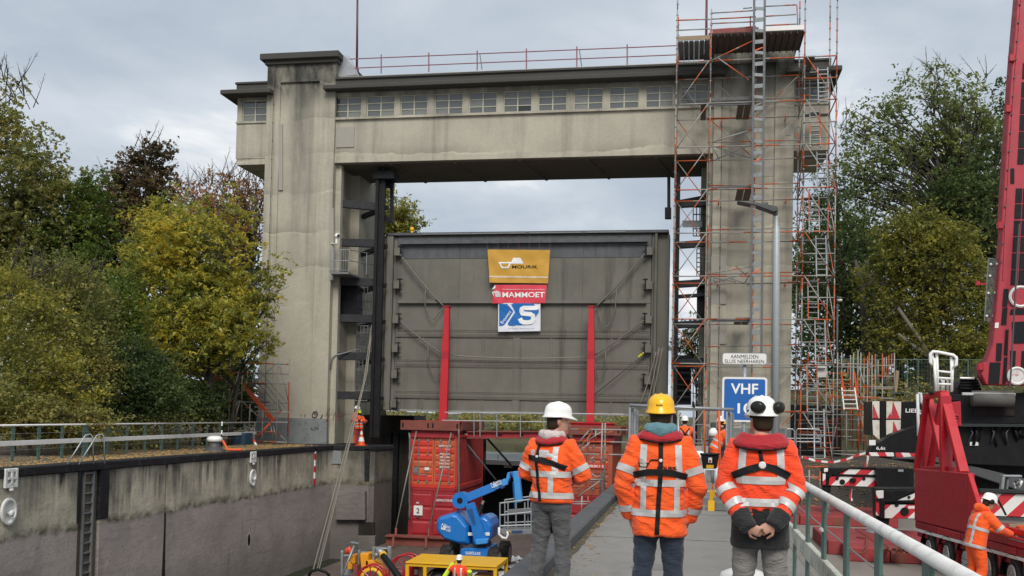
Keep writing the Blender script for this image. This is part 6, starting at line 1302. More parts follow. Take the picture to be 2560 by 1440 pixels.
# slanting base section of the boom
bp = [(2545, -20), (2531, 147), (2522, 267), (2504, 555), (2507, 575), (2496, 707), (2485, 823), (2481, 862), (2470, 892), (2466, 905), (2449, 914), (2453, 936), (2466, 962), (2640, 965), (2640, -20)]
g = G(); g.pprism(bp, CRY, .55); g.obj('boom', CRANE, t, bevel=.03)
for k_, (dx, w_) in enumerate(((9, 3), (64, 3))):
    g = G(); e1 = [(2545+dx, -20), (2531+dx, 147), (2522+dx, 267), (2504+dx, 555), (2498+dx, 700)]; g.pprism(e1+[(x+w_, y) for x, y in reversed(e1)], CRY-.035, .04); g.obj('boom_stiffener', CRANE, t)
for y in range(10, 700, 46):
    xx = 2547-(y+20)*.0725; g = G(); c = P(xx+5, y, Y=CRY-.02); g.tube(c, c-Vector((0, .03, 0)), .035, 8); g.obj('boom_bolt', DGREY, t)
BP = M('black_boom_panel', (.014, .015, .017), .35, var=.3)
cells = [(2533, 560, 2545, 590), (2532, 595, 2544, 630)]
for (y0, y1) in ((158, 196), (205, 242), (246, 283), (287, 325), (329, 368), (372, 410), (471, 506), (510, 546), (551, 588), (592, 629), (633, 672), (675, 712)):
    xa = 2560-(y0-158)*.056; g = G(); g.pprism([(xa-2, y0), (xa+14, y0), (xa+12, y1), (xa-4, y1)], CRY-.03, .05); g.obj('boom_panel', BP, t)
    g = G(); g.pprism([(xa+17, y0), (xa+60, y0), (xa+58, y1), (xa+15, y1)], CRY-.03, .05); g.obj('boom_panel', BP, t)
for q in ([(2510, 722), (2522, 722), (2518, 766), (2506, 766)], [(2507, 769), (2519, 769), (2516, 812), (2503, 812)], [(2528, 773), (2570, 773), (2570, 786), (2525, 786)], [(2514, 825), (2522, 823), (2519, 889), (2510, 887)], [(2492, 858), (2506, 858), (2503, 902), (2490, 902)], [(2475, 906), (2502, 906), (2498, 959), (2471, 959)], [(2511, 893), (2519, 893), (2515, 959), (2506, 959)], [(2530, 805), (2575, 803), (2572, 858), (2532, 858)], [(2526, 877), (2540, 877), (2538, 920), (2526, 920)], [(2555, 877), (2580, 877), (2580, 920), (2553, 920)], [(2527, 421), (2536, 421), (2536, 458), (2527, 458)]):
    g = G(); g.pprism(q, CRY-.03, .05); g.obj('boom_panel', BP, t)
for px, py, r_ in ((2550, 742, .32), (2541, 940, .26)):
    c = P(px, py, Y=CRY); g = G(); g.path([c+Vector((r_*math.cos(i*math.pi/12), -.05, r_*math.sin(i*math.pi/12))) for i in range(25)], .05, 6, cap=False); g.obj('pivot_ring', WHITE, t); 
    g = G(); g.lathe(c+Vector((0, -.06, 0)), [(.02, 0), (r_*.95, 0), (r_*.95, .08)], 20, 'y'); g.obj('pivot_disc', CRANE if py < 800 else M('flaking_white_paint', (.6, .58, .57), .7, dirt=.9, scale=4, dirtcol=(.42, .05, .07)), t)
for px, py in ((2530, 145), (2521, 272), (2501, 563), (2452, 917)): g = G(); c = P(px, py, Y=CRY-.05); g.box(c.x-.09, c.x+.09, CRY-.1, CRY+.1, c.z-.12, c.z+.12); g.obj('boom_lug', REDP, t, bevel=.02)
pxbox(t, 'data_plate', [(2488, 807), (2497, 806), (2496, 820), (2487, 820)], CRY-.03, .04, PLATE, 0)
g = G(); g.tube(P(2548, 560, Y=CRY-.4), P(2525, 968, Y=CRY-.4), .03, 6); g.obj('hoist_rope', DGREY, t)
# mesh guard on the boom side
g = G(); g.path([P(*q, Y=CRY+.3) for q in ((2471, 646), (2497, 648), (2489, 805), (2461, 803), (2471, 646))], .02, 6); k = g.obj('guard_frame', GALVD, t)
for i in range(9): g = G(); f = i/8; g.tube(P(2471+26*f, 647, Y=CRY+.3), P(2461+28*f, 804, Y=CRY+.3), .010, 4); g.obj('guard_bar', GALVD, k)
for a, b in ((2477, 661), (2493, 660), (2475, 690), (2471, 733), (2488, 732), (2467, 790), (2484, 790)): g = G(); g.ball(P(a, b, Y=CRY+.28), .045, 8, 5); g.obj('bolt', PLATE, k)
pxbox(t, 'red_lamp', [(2441, 702), (2451, 702), (2451, 714), (2441, 714)], CRY+.2, .15, REDP); pxbox(t, 'lamp_arm', [(2450, 707), (2466, 708), (2466, 711), (2450, 711)], CRY+.24, .06, REDP, 0)
# black superstructure
pxbox(t, 'engine_house', [(2393, 985), (2640, 980), (2640, 1060), (2402, 1060)], CRY+.6, 2.5, BLACKM)
pxbox(t, 'engine_house', [(2402, 1066), (2640, 1066), (2640, 1170), (2405, 1160), (2380, 1130)], CRY+.3, 2.5, BLACKM)
pxbox(t, 'light_bar', [(2406, 981), (2539, 983), (2539, 989), (2406, 988)], CRY-.1, .1, M('grey_white_bar', (.45, .46, .45), .5), .01)
g = G(); a = P(2430, 996, Y=CRY+.1); b = P(2532, 997, Y=CRY+.1); g.tube(a, b, .26, 18); g.obj('winch_drum', M('rope_wound_drum', (.10, .095, .09), .7, var=.3), t, smooth=True)
pxbox(t, 'grille', [(2436, 1024), (2537, 1024), (2536, 1039), (2434, 1039)], CRY+.55, .06, M('dark_brown_grille', (.03, .02, .02), .8), 0)
pxbox(t, 'shelf_beam', [(2400, 1059), (2640, 1061), (2640, 1068), (2400, 1067)], CRY, 1.2, M('grey_black_beam', (.03, .035, .035), .5), .01)
for i in range(9):
    x = 2425+i*16+random.uniform(-5, 5); g = G(); y1 = 1092+random.uniform(0, 25); g.path([P(x, 1068, Y=CRY+.25), P(x+random.uniform(-10, 10), 1082, Y=CRY+.15), P(x+random.uniform(-12, 12), y1, Y=CRY+.25)], random.choice((.02, .03, .05)), 8); g.obj('hydraulic_line', BLACKM if i % 3 else DGREY, t, smooth=True)
pxbox(t, 'under_body', [(2360, 1128), (2640, 1160), (2640, 1232), (2452, 1226), (2405, 1180)], CRY+1.0, 1.2, BLACKM)
pxbox(t, 'warning_plate', [(2425, 1105), (2446, 1105), (2446, 1114), (2425, 1114)], CRY+.27, .04, PLATE, 0)
pxbox(t, 'side_box', [(2393, 968), (2405, 950), (2445, 948), (2455, 975), (2440, 984), (2395, 984)], CRY+.8, 1, BLACKM)
for i in range(4): g = G(); g.tube(P(2400, 950+i*7, Y=CRY+.7), P(2440+i*4, 948+i*8, Y=CRY+.7), .05, 8); g.obj('black_hose', RUBBER, t, smooth=True)
g = G(); g.tube(P(2400, 945, Y=CRY+.6), P(2436, 946, Y=CRY+.6), .035, 8); g.obj('white_tube', CLEANW, t)
pxbox(t, 'control_cabinet', [(2329, 1011), (2402, 1003), (2404, 1065), (2330, 1070)], CRY-2.5, .6, REDP); c = P(2390, 1045, Y=CRY-2.54)
g = G(); g.path([c+Vector((.09*math.cos(i*math.pi/8), 0, .09*math.sin(i*math.pi/8))) for i in range(17)], .02, 6, cap=False); g.tube(c-Vector((.08, 0, 0)), c+Vector((.08, 0, 0)), .015, 5); g.obj('hand_wheel', REDP, t)
pxbox(t, 'cabinet_top', [(2356, 985), (2398, 984), (2400, 1001), (2358, 1004)], CRY-2.3, .5, BLACKM)
# chassis with outriggers
pxbox(t, 'chassis', [(2175, 1132), (2182, 1116), (2235, 1085), (2290, 1065), (2420, 1062), (2640, 1080), (2640, 1160), (2300, 1160), (2175, 1140)], CRY+1.0, .9, BLACKM)
pxbox(t, 'stripe_board', [(2172, 1131), (2235, 1131), (2235, 1141), (2173, 1140)], CRY+.95, .04, HAZB, 0); pxbox(t, 'stripe_board', [(2239, 1131), (2312, 1134), (2312, 1145), (2239, 1142)], CRY+.95, .04, HAZB, 0)
g = G(); letter(g, '6,6t', lambda u, v: P(2202, 1121, Y=CRY+.98)+Vector((u, 0, v)), .3, .13, .02); g.obj('lettering', PLATE, t)
pxbox(t, 'warning_plate', [(2173, 1100), (2189, 1100), (2189, 1113), (2173, 1113)], CRY+.97, .03, PLATE, 0)
pxbox(t, 'lower_beam', [(2232, 1146), (2330, 1152), (2560, 1230), (2640, 1240), (2640, 1216), (2330, 1140)], CRY+.4, .5, DGREY)
# ballast plates behind
q = thing('ballast_block', 'black crane ballast block with worn red and white end plates', 'ballast', P(2240, 1085, Y=CRY+3.2))
pxbox(q, 'ballast_body', [(2182, 1003), (2330, 1005), (2330, 1090), (2182, 1088)], CRY+2.4, 2, BLACKM)
WRN = M('worn_white_plate', (.60, .57, .50), .7, dirt=.75, scale=2.5, dirtcol=(.30, .20, .11))
for p_, mt in (([(2181, 1003), (2199, 1003), (2199, 1046), (2181, 1046)], WRN), ([(2216, 1003), (2253, 1004), (2252, 1047), (2216, 1047)], WRN), ([(2181, 1050), (2199, 1050), (2199, 1100), (2183, 1086)], WRN), ([(2215, 1050), (2252, 1050), (2251, 1082), (2216, 1100)], WRN)): pxbox(q, 'end_plate', p_, CRY+2.36, .04, mt, 0)
WR = M('worn_red_mark', (.42, .02, .03), .6, dirt=.5, scale=4, dirtcol=(.35, .22, .18))
for p_ in ([(2183, 1010), (2197, 1046), (2182, 1046)], [(2233, 1004), (2250, 1047), (2228, 1047)], [(2217, 1047), (2226, 1032), (2231, 1047)], [(2234, 1052), (2246, 1082), (2232, 1082)]): pxbox(q, 'red_triangle', p_, CRY+2.33, .03, WR, 0)
pxbox(q, 'hinge_post', [(2200, 1002), (2214, 1002), (2213, 1100), (2201, 1100)], CRY+2.3, .1, BLACKM)
g = G(); letter(g, 'LIEBHERR', lambda u, v: P(2303, 1027, Y=CRY+2.37)+Vector((u, 0, v)), 1.05, .14, .02); g.obj('lettering', PLATE, q)
for h in (1003, 1020): g = G(); g.ball(P(2207, 1097-(1003-h)*0, Y=CRY+2.25), .06, 10, 6); g.obj('pin', GALVD, q)
# outriggers
def outrigger(lab, Y, parts):
    q = thing('outrigger', lab, 'outrigger', P(2120, 1290, Y=Y), 'striped crane outriggers')
    for nm, poly, dy, d, mt in parts: pxbox(q, nm, poly, Y+dy, d, mt, 0.01 if mt not in (HAZ,) else 0)
    return q
q = outrigger('far black outrigger box with red and white striped boards', 33.2, [
    ('beam', [(2058, 1170), (2190, 1172), (2190, 1216), (2058, 1216)], .06, .6, BLACKM), ('stripe_board', [(2057, 1184), (2064, 1184), (2064, 1212), (2057, 1212)], .0, .05, HAZ),
    ('stripe_board', [(2074, 1191), (2190, 1193), (2190, 1217), (2072, 1213)], .0, .05, HAZ), ('stripe_board', [(2122, 1172), (2191, 1176), (2191, 1187), (2098, 1185)], .0, .05, HAZ),
    ('diagonal_bar', [(2066, 1190), (2122, 1168), (2190, 1168), (2190, 1172), (2124, 1172), (2070, 1194)], -.05, .05, BLACKM), ('edge_bar', [(2080, 1185), (2192, 1188), (2192, 1193), (2080, 1189)], -.05, .05, BLACKM),
    ('jack_box', [(2058, 1213), (2078, 1213), (2076, 1232), (2060, 1232)], .1, .4, BLACKM), ('housing', [(2190, 1170), (2285, 1172), (2285, 1224), (2192, 1222)], -.3, .9, BLACKM), ('white_plate', [(2060, 1171), (2070, 1170), (2070, 1179), (2060, 1181)], -.06, .03, PLATE), ('white_plate', [(2245, 1174), (2259, 1174), (2259, 1180), (2245, 1180)], -.33, .03, GALV), ('orange_lamp', [(2126, 1196), (2140, 1196), (2140, 1206), (2126, 1206)], -.1, .1, BLACKM)])
for a, b, r_ in ((2106, 1205, .085), (2093, 1196, .05), (2160, 1197, .05)): g = G(); g.lathe(P(a, b, Y=33.17), [(.01, 0), (r_, 0), (r_, .05)], 16, 'y'); g.obj('hole', RUBBER, q)
c = P(2068, 1240, Y=33.5); g = G(); g.tube((c.x, 33.5, -1.25), (c.x, 33.5, c.z+.2), .1, 12); g.lathe((c.x, 33.5, -1.3), [(.4, 0), (.36, .06), (.15, .1)], 16); g.obj('jack_leg', GALV, q, smooth=True)
q = outrigger('near black outrigger with striped boards beside the red trailer', 27.5, [
    ('beam', [(2190, 1228), (2300, 1225), (2300, 1297), (2192, 1296)], .06, .6, BLACKM), ('stripe_board', [(2190, 1227), (2209, 1226), (2209, 1246), (2191, 1247)], 0, .05, HAZB), ('stripe_board', [(2190, 1252), (2200, 1254), (2202, 1292), (2190, 1288)], 0, .05, HAZB),
    ('stripe_board', [(2213, 1262), (2300, 1262), (2300, 1296), (2206, 1295)], 0, .05, HAZ), ('stripe_board', [(2245, 1250), (2300, 1228), (2300, 1249), (2244, 1251)], 0, .05, HAZ), ('diagonal_bar', [(2228, 1250), (2288, 1222), (2290, 1227), (2236, 1252)], -.05, .05, BLACKM),
    ('edge_bar', [(2190, 1249), (2300, 1252), (2300, 1258), (2190, 1253)], -.05, .05, BLACKM), ('housing_top', [(2192, 1222), (2300, 1222), (2300, 1229), (2192, 1230)], .2, .8, BLACKM), ('jack_box', [(2190, 1292), (2225, 1292), (2222, 1312), (2194, 1312)], .1, .4, BLACKM), ('bracket', [(2200, 1250), (2212, 1250), (2212, 1296), (2200, 1296)], -.06, .06, BLACKM), ('white_plate', [(2270, 1265), (2288, 1265), (2288, 1272), (2270, 1272)], -.01, .01, PLATE)])
for a, b, r_ in ((2262, 1279, .105), (2273, 1243, .035), (2242, 1262, .05)): g = G(); g.lathe(P(a, b, Y=27.47), [(.01, 0), (r_, 0), (r_, .05)], 18, 'y'); g.obj('hole', RUBBER, q)
c = P(2210, 1320, Y=27.8); g = G(); g.tube((c.x, 27.8, -1.15), (c.x, 27.8, c.z+.1), .12, 14); g.lathe((c.x, 27.8, -1.2), [(.5, 0), (.45, .08), (.18, .14)], 18); g.obj('jack_leg', GALV, q, smooth=True)
# mats
MAT = M('red_outrigger_mat', (.26, .03, .03), .75, var=.3, scale=1.5, dirt=.5, dirtcol=(.13, .085, .07))
def mat_slab(lab, x0, x1, y0, y1, h, n=3):
    t = thing('outrigger_mat', lab, 'load mat', ((x0+x1)/2, y0, -1.5), 'red load mats in the yard')
    for i in range(n): w = (x1-x0)/n; g = G(); g.box(x0+i*w+.01, x0+(i+1)*w-.01, y0, y1, -1.5, -1.5+h); g.obj('mat_beam', MAT, t, bevel=.02)
    g = G(); xm = x0+(x1-x0)*.6; g.box(xm-.18, xm+.18, y0-.01, y0+.02, -1.48, -1.5+h-.03); g.obj('lifting_pocket', RUST, t)
mat_slab('far red load mat under the first outrigger jack', 1.9, 6.3, 32.4, 36.2, .3); mat_slab('near red load mat with rusty chain under the second outrigger', 3.3, 6.6, 25.4, 28.6, .34)
mat_slab('lowest red load mat lying in front of the trailer wheels', 3.6, 5.5, 24.3, 25.35, .33, 2)
g = G(); g.path([P(*q_, Z=-1.12) for q_ in ((2142, 1342), (2166, 1346), (2165, 1368), (2152, 1376), (2168, 1378), (2158, 1382), (2125, 1382))], .02, 5); g.top('mat_chain', RUST, 'rusty chain lying on the near red load mat', 'chain')
g = G(); g.path([P(2195+8*i, 1371+4*math.sin(i*1.7)+i*.5, Z=-1.13) for i in range(10)], .06, 6); g.top('mat_chain', RUST, 'heap of thick rusty chain at the outrigger foot', 'chain')
# ladders and rails of the crane deck
t = thing('crane_handrail', 'white tubular handrail cage standing above the red A-frame', 'handrail', P(2355, 985, Y=30))
px_tubes(t, 'upright', [(2335, 895, 2340, 978), (2383, 900, 2378, 980), (2330, 882, 2333, 908), (2342, 884, 2345, 975), (2390, 890, 2391, 915), (2378, 893, 2380, 978)], 30, .04, CLEANW)
for q in (((2330, 912), (2326, 905), (2326, 885), (2332, 879), (2345, 880), (2384, 888), (2391, 895), (2391, 912), (2385, 916)),): g = G(); g.path([P(*z, Y=29.9) for z in q], .045, 8); g.obj('top_loop', CLEANW, t, smooth=True)
px_tubes(t, 'cross_bar', [(2338, 927, 2384, 932), (2336, 944, 2384, 947), (2340, 960, 2380, 961)], 30, .035, CLEANW)
for x in (2350, 2364): g = G(); g.path([P(x-5, 978, Y=30.2), P(x-5, 950, Y=30.2), P(x, 946, Y=30.2), P(x+5, 952, Y=30.2), P(x+5, 978, Y=30.2)], .03, 6); g.obj('inner_loop', CLEANW, t, smooth=True)
t = thing('access_ladder', 'white steel access ladder on the crane side behind the A-frame', 'ladder', P(2305, 1130, Y=31))
px_tubes(t, 'stile', [(2294, 985, 2296, 1090), (2312, 1045, 2312, 1132)], 31, .045, CLEANW); g = G(); g.path([P(*z, Y=31) for z in ((2295, 984), (2302, 984), (2304, 1004), (2308, 1012), (2316, 1012))], .04, 8); g.obj('grab_bar', CLEANW, t, smooth=True)
px_tubes(t, 'rung', [(2295, 1034, 2316, 1034), (2296, 1058, 2316, 1058), (2294, 1086, 2360, 1083), (2296, 1108, 2316, 1108), (2300, 1130, 2314, 1130)], 31, .04, CLEANW)
# ------------------------------------------------------------------ trailer
LAT = 9.35; RV = Vector((cy_, sy_, 0)); FV = Vector((-sy_, cy_, 0))
def W_(d, z, off=0): return RV*(LAT+off)+FV*d+Vector((0, 0, z))
def dep(px): return Q(px, 1100, LAT).dot(FV)
t = thing('low_loader', 'red multi axle low loader trailer parked beside the railing', 'trailer', W_(20, -1.5, 1.2))
def sbox(nm, d0, d1, z0, z1, mat, o0=0, o1=2.5, bevel=.015, par=None):
    g = G(); g.prism([W_(d0, z0, o0), W_(d1, z0, o0), W_(d1, z0, o1), W_(d0, z0, o1)], (0, 0, z1-z0)); return g.obj(nm, mat, par or t, bevel=bevel)
DKR = M('dark_trailer_red', (.26, .012, .02), .5, var=.2, dirt=.35, dirtcol=(.10, .03, .03))
dA, dB, dC, dN = dep(2287), dep(2421), dep(2456), 12.0
g = G(); g.prism([W_(dA, -.52), W_(dB, -.50), W_(dB, .73), W_(dA, .68)], RV*.14); g.obj('headboard', REDP, t, bevel=.02)
g = G(); g.prism([W_(dB, -.5, -.01), W_(dB, .73, -.01), W_(dC, -.1, -.01), W_(dC, -.5, -.01)], RV*.1); g.obj('gusset', REDPOST, t, bevel=.01)
sbox('deck_beam', dN, dA, -.66, -.524, DKR, .02)
for i in range(10): a = dA-.1-i*1.15; sbox('tool_panel', a-1.12, a, -.675, -.535, REDP if i % 2 else DKR, -.005, .05, .008)
sbox('marker_strip', dN, dA-.02, -.745, -.685, PLATE, -.012, .03, 0)
sbox('under_frame', dN, dA-.2, -.98, -.68, DKR, .5, 2.4)
sbox('side_skirt', dN, dA-.1, -.86, -.75, DKR, .03, .2)
sbox('side_board', dN, dC-.05, -.52, -.34, REDP, -.01, .06); sbox('side_board', dN, dC-.05, -.33, -.20, REDPOST, .10, .16)
sbox('hook_rail', dN, 18.9, -.40, -.385, GALVD, -.03, -.01, 0)
for px in (2328, 2368, 2412, 2470, 2540):
    d_ = {2328: 22.35, 2368: 21.45, 2412: 20.55, 2470: 19.6, 2540: 18.65}[px]; r_ = .38; c = W_(d_, -1.5+r_, .16)
    g = G(); g.lathe(c, [(r_*.62, -.15), (r_*.93, -.15), (r_, -.1), (r_, .1), (r_*.93, .15), (r_*.62, .15)], 26, 'x'); wv = g.obj('wheel', TYRE, t)
    g = G(); g.lathe(c, [(.02, -.175), (r_*.26, -.18), (r_*.32, -.165), (r_*.44, -.156), (r_*.54, -.168), (r_*.66, -.168), (r_*.66, -.1)], 26, 'x'); g.obj('rim', M('worn_pale_rim', (.42, .42, .41), .5, .2, dirt=.5), wv)
    g = G()
    for k in range(8): a = k*math.pi/4; q_ = c+Vector((-.165, .13*math.cos(a), .13*math.sin(a))); g.tube(q_, q_+Vector((-.03, 0, 0)), .014, 5)
    props(g.obj('wheel_nuts', GALVD, wv), kind='stuff')
    n = 12; R_ = r_+.07; prof = [(d_+R_*math.cos(math.pi*i/n), -1.5+r_+R_*math.sin(math.pi*i/n)) for i in range(n+1)]; g = G()
    g.add([W_(a, z, e_) for e_ in (-.02, .45) for a, z in prof], [(i, i+1, n+2+i, n+1+i) for i in range(n)]); g.obj('mudguard', BLACKM, t)
    g = G(); g.prism([W_(d_-.49, -1.2, .0), W_(d_-.43, -1.2, .0), W_(d_-.40, -.75, .0), W_(d_-.52, -.75, .0)], RV*.3); g.obj('axle_bracket', DKR, t)
g = G(); g.ball(Q(2289, 1358, LAT-.05), .045, 10, 6); g.obj('marker_lamp', PLATE, t, smooth=True)
sbox('load_bed', dN, dC-.4, -.53, -.42, BLACKM, .2, 2.3)
for i in range(12): g = G(); a = 19.3-i*.35; g.bar(W_(a, -.22, .25), W_(a+random.uniform(-.5, .5), -.14, 1.3), .08, .08); g.obj('loose_gear', (WOOD, ORANGEP, DGREY)[i % 3], t)
# A-frame
q = thing('a_frame', 'red welded A-frame rack standing on the trailer headboard', 'steel frame', Q(2350, 1178, LAT, .3))
def abar(a, b, w=.13, o=.25, nm='leg', mat=REDP): g = G(); g.bar(Q(*a, LAT, o), Q(*b, LAT, o), .12, w, tuple(RV)); g.obj(nm, mat, q, bevel=.008)
abar((2317, 990), (2291, 1178), .12); abar((2359, 984), (2409, 1182), .20, .15, 'leg', REDPOST); abar((2315, 993), (2361, 983), .13, .27, 'top_bar', REDPOST)
abar((2321, 996), (2318, 1168), .22, .5, 'upright'); abar((2362, 990), (2366, 1180), .24, .12, 'upright'); abar((2323, 1000), (2361, 1165), .14, .38, 'cross_brace', REDPOST); abar((2356, 994), (2326, 1168), .14, .44, 'cross_brace'); abar((2319, 1016), (2305, 1172), .08, .8, 'rear_leg')
g = G(); g.prism([Q(2305, 1166, LAT, .1), Q(2372, 1166, LAT, .1), Q(2372, 1180, LAT, .1), Q(2305, 1179, LAT, .1)], RV*.4); g.obj('base_beam', REDP, q, bevel=.01)
pxbox(q, 'lamp_block', [(2326, 978), (2345, 978), (2346, 987), (2326, 987)], 24, .2, BLACKM); pxbox(q, 'amber_lamp', [(2350, 977), (2372, 977), (2372, 983), (2350, 983)], 24, .2, ORANGEP)
# striped far outrigger at the right edge
q = outrigger('striped outrigger beam behind the bending worker', 30, [('beam', [(2452, 1226), (2640, 1235), (2640, 1298), (2452, 1290)], .06, .6, BLACKM), ('stripe_board', [(2450, 1232), (2640, 1240), (2640, 1295), (2450, 1288)], 0, .05, HAZ), ('edge_bar', [(2450, 1222), (2640, 1228), (2640, 1236), (2450, 1232)], -.1, .2, M('grey_black_beam', (.03, .035, .035)))])
g = G(); g.path([P(*z, Y=29.5) for z in ((2490, 1240), (2502, 1262), (2515, 1288))], .03, 6); g.top('black_cable', RUBBER, 'black cable hanging before the striped beam near the worker', 'cable')
q = thing('winch_bracket', 'grey steel bracket with hoses at the right edge under the crane', 'bracket', P(2520, 1220, Y=31))
pxbox(q, 'bracket_arm', [(2507, 1188), (2556, 1188), (2556, 1194), (2507, 1193)], 31, .3, GALV); pxbox(q, 'bracket_leg', [(2506, 1192), (2514, 1192), (2510, 1224), (2502, 1224)], 31, .2, GALV); pxbox(q, 'bracket_leg', [(2518, 1192), (2524, 1192), (2521, 1224), (2515, 1224)], 31.1, .2, GALVD)
for i in range(7): g = G(); g.tube(P(2530+random.uniform(0, 26), 1198+random.uniform(0, 8), Y=31.3), P(2530+random.uniform(0, 26), 1212+random.uniform(0, 10), Y=31.3), .04, 6); g.obj('hose_fitting', (GALV, DGREY, PLATE)[i % 3], q, smooth=True)
# wire fence at the wood edge
t = thing('wire_fence', 'green wire mesh fence along the foot of the right wood', 'fence', P(2300, 980, Y=60))
for x in (2130, 2190, 2268, 2295, 2340, 2420, 2480): g = G(); b = P(x, 985, Y=60); g.tube(b-Vector((0, 0, .3)), P(x, 898, Y=60), .03, 6); g.obj('fence_post', GREENP, t)
for y in (898, 982): g = G(); g.tube(P(2090, y, Y=60), P(2520, y+2, Y=60), .02, 6); g.obj('fence_rail', GREENP, t)
g = G()
for i in range(60): x = 2092+i*7.1; g.tube(P(x, 898, Y=60), P(x, 983, Y=60), .006, 3, cap=False)
for j in range(8): y = 905+j*10; g.tube(P(2090, y, Y=60), P(2520, y+2, Y=60), .006, 3, cap=False)
props(g.obj('wire_mesh', GREENP, t), kind='stuff')
# yard edge tubes
t = thing('tube_heap', 'small clamp frame of scaffold tubes behind the far outrigger', 'scaffold', P(2030, 1220, Y=36))
px_tubes(t, 'tube', [(2023, 1175, 2023, 1225), (2050, 1178, 2050, 1232), (2012, 1192, 2055, 1194), (2012, 1168, 2070, 1166), (2030, 1186, 2052, 1205), (2030, 1216, 2058, 1230)], 36, .03, TUBE)
# ------------------------------------------------------------------ people
SKIN = M('skin', (.46, .25, .175), .55, var=.1, scale=8, bmp=.0005)
HAIRM = M('dark_brown_hair', (.035, .022, .014), .7, var=.4, scale=30, bmp=.004)
def fabric(name, col, var=.1, rough=.85):
    if name in MATS: return MATS[name]
    m, t, n, l, bs = newmat(name); vec = nd(t, 'ShaderNodeTexCoord').outputs['Object']
    l.new(mix(t, noise_n(t, vec, 6, 6, .7), tuple(min(1, q*(1+var)) for q in col), tuple(q*(1-var) for q in col)), bs.inputs['Base Color'])
    if max(col) > .5:      # grime rubbed into the cloth
        c0 = bs.inputs['Base Color'].links[0].from_socket; l.new(mix(t, ramp(t, noise_n(t, vec, 5, 8, .72), [(.50, 0), (.74, .5)]), c0, tuple(q*.38+.02 for q in col)), bs.inputs['Base Color'])
    bs.inputs['Roughness'].default_value = rough; bs.inputs['Sheen Weight'].default_value = .15
    h = math_n(t, 'ADD', math_n(t, 'ADD', noise_n(t, vec, 9, 6, .6, (1, 1, 1.8)), math_n(t, 'MULTIPLY', math_n(t, 'ABSOLUTE', math_n(t, 'SUBTRACT', noise_n(t, vec, 7, 3, .5, (1, 1, 2.2), 1.2), .5)), 1.6)), math_n(t, 'MULTIPLY', noise_n(t, vec, 260, 2), .06)); bump(t, bs, h, .018, .9)
    MATS[name] = m; return m
HIVIS = fabric('hi_vis_orange_fabric', (.93, .105, .008), .06); HIVRED = fabric('hi_vis_red_orange_fabric', (.90, .062, .010), .06)
TAPE = M('silver_reflective_tape', (.50, .50, .49), .4, .1, var=.12, scale=14, bmp=.001)
BLKF = fabric('black_fabric', (.012, .012, .013), .3); REDF = fabric('red_life_vest_fabric', (.36, .010, .018), .15)
REDJ = fabric('dark_red_fabric', (.30, .02, .025), .15); TEAL = fabric('teal_hood_fabric', (.10, .21, .24), .15); PINKW = fabric('pale_pink_hood', (.55, .47, .46), .08)
GREYJ = fabric('grey_denim', (.085, .085, .088), .35); BLUEJ = fabric('dark_blue_denim', (.016, .026, .046), .35); TAUPE = fabric('faded_taupe_denim', (.20, .19, .175), .2)
LIMEF = fabric('lime_fabric', (.55, .72, .03), .06); STRAP = M('black_webbing', (.012, .012, .013), .7, var=.2, bmp=.001)
BOOT = M('work_boot_leather', (.03, .026, .022), .6, var=.3)
V = Vector
def remesh(g, voxel, smooth=2, wr=0, seed=0, ws=(9, 9, 12)):
    me = g.mesh('shape'); o = bpy.data.objects.new('shape', me); COL.objects.link(o)
    r = o.modifiers.new('r', 'REMESH'); r.mode = 'VOXEL'; r.voxel_size = voxel; r.use_smooth_shade = True
    if smooth: s = o.modifiers.new('s', 'SMOOTH'); s.factor = .5; s.iterations = smooth
    out = eval_mesh(o, 'shape'); bpy.data.objects.remove(o); bpy.data.meshes.remove(me)
    if wr:
        ns = [v.normal.copy() for v in out.vertices]
        for v, n in zip(out.vertices, ns):
            p = v.co
            q = noise.noise((p.x*ws[0]+seed, p.y*ws[1], p.z*ws[2])); f = 1-abs(noise.noise((p.x*5+seed, p.y*5, p.z*15+p.x*9)))*2
            v.co = p+n*wr*(q+.7*f)
    out.polygons.foreach_set('use_smooth', [True]*len(out.polygons)); out.update()
    return out
def bvh_of(me): return BVHTree.FromPolygons([v.co for v in me.vertices], [tuple(p.vertices) for p in me.polygons])
def put(me, name, mat, par, label=None): me.name = name; return link(me, name, mat, par, label)
def strip(bv, pts, w, d=(0, 1, 0), off=.006, closed=False, step=.02):
    """flat band laid on a surface along pts (x, z in the body frame), seen along d"""
    g = G(); dense = []; d = V(d)
    for a, b in zip(pts, pts[1:]):
        a, b = V(a), V(b); n = max(1, int((b-a).length/step)); dense += [a.lerp(b, i/n) for i in range(n)]
    dense.append(V(pts[-1])); vs = []
    for i, p in enumerate(dense):
        tg = (dense[min(i+1, len(dense)-1)]-dense[max(i-1, 0)]); tg -= d*tg.dot(d); tg.normalize(); s = tg.cross(d)
        row = []
        for k in (-1, -.33, .33, 1):
            o = p+s*w/2*k-d*.8; h = bv.ray_cast(o, d)
            row.append(h[0]-d*off if h[0] else None)
        vs.append(row)
    for i in range(len(vs)-1):
        for k in range(3):
            q = (vs[i][k], vs[i][k+1], vs[i+1][k+1], vs[i+1][k])
            if all(q) and max((a-b).length for a in q for b in q) < .14: g.add(q, [(0, 1, 2, 3)])
    return g
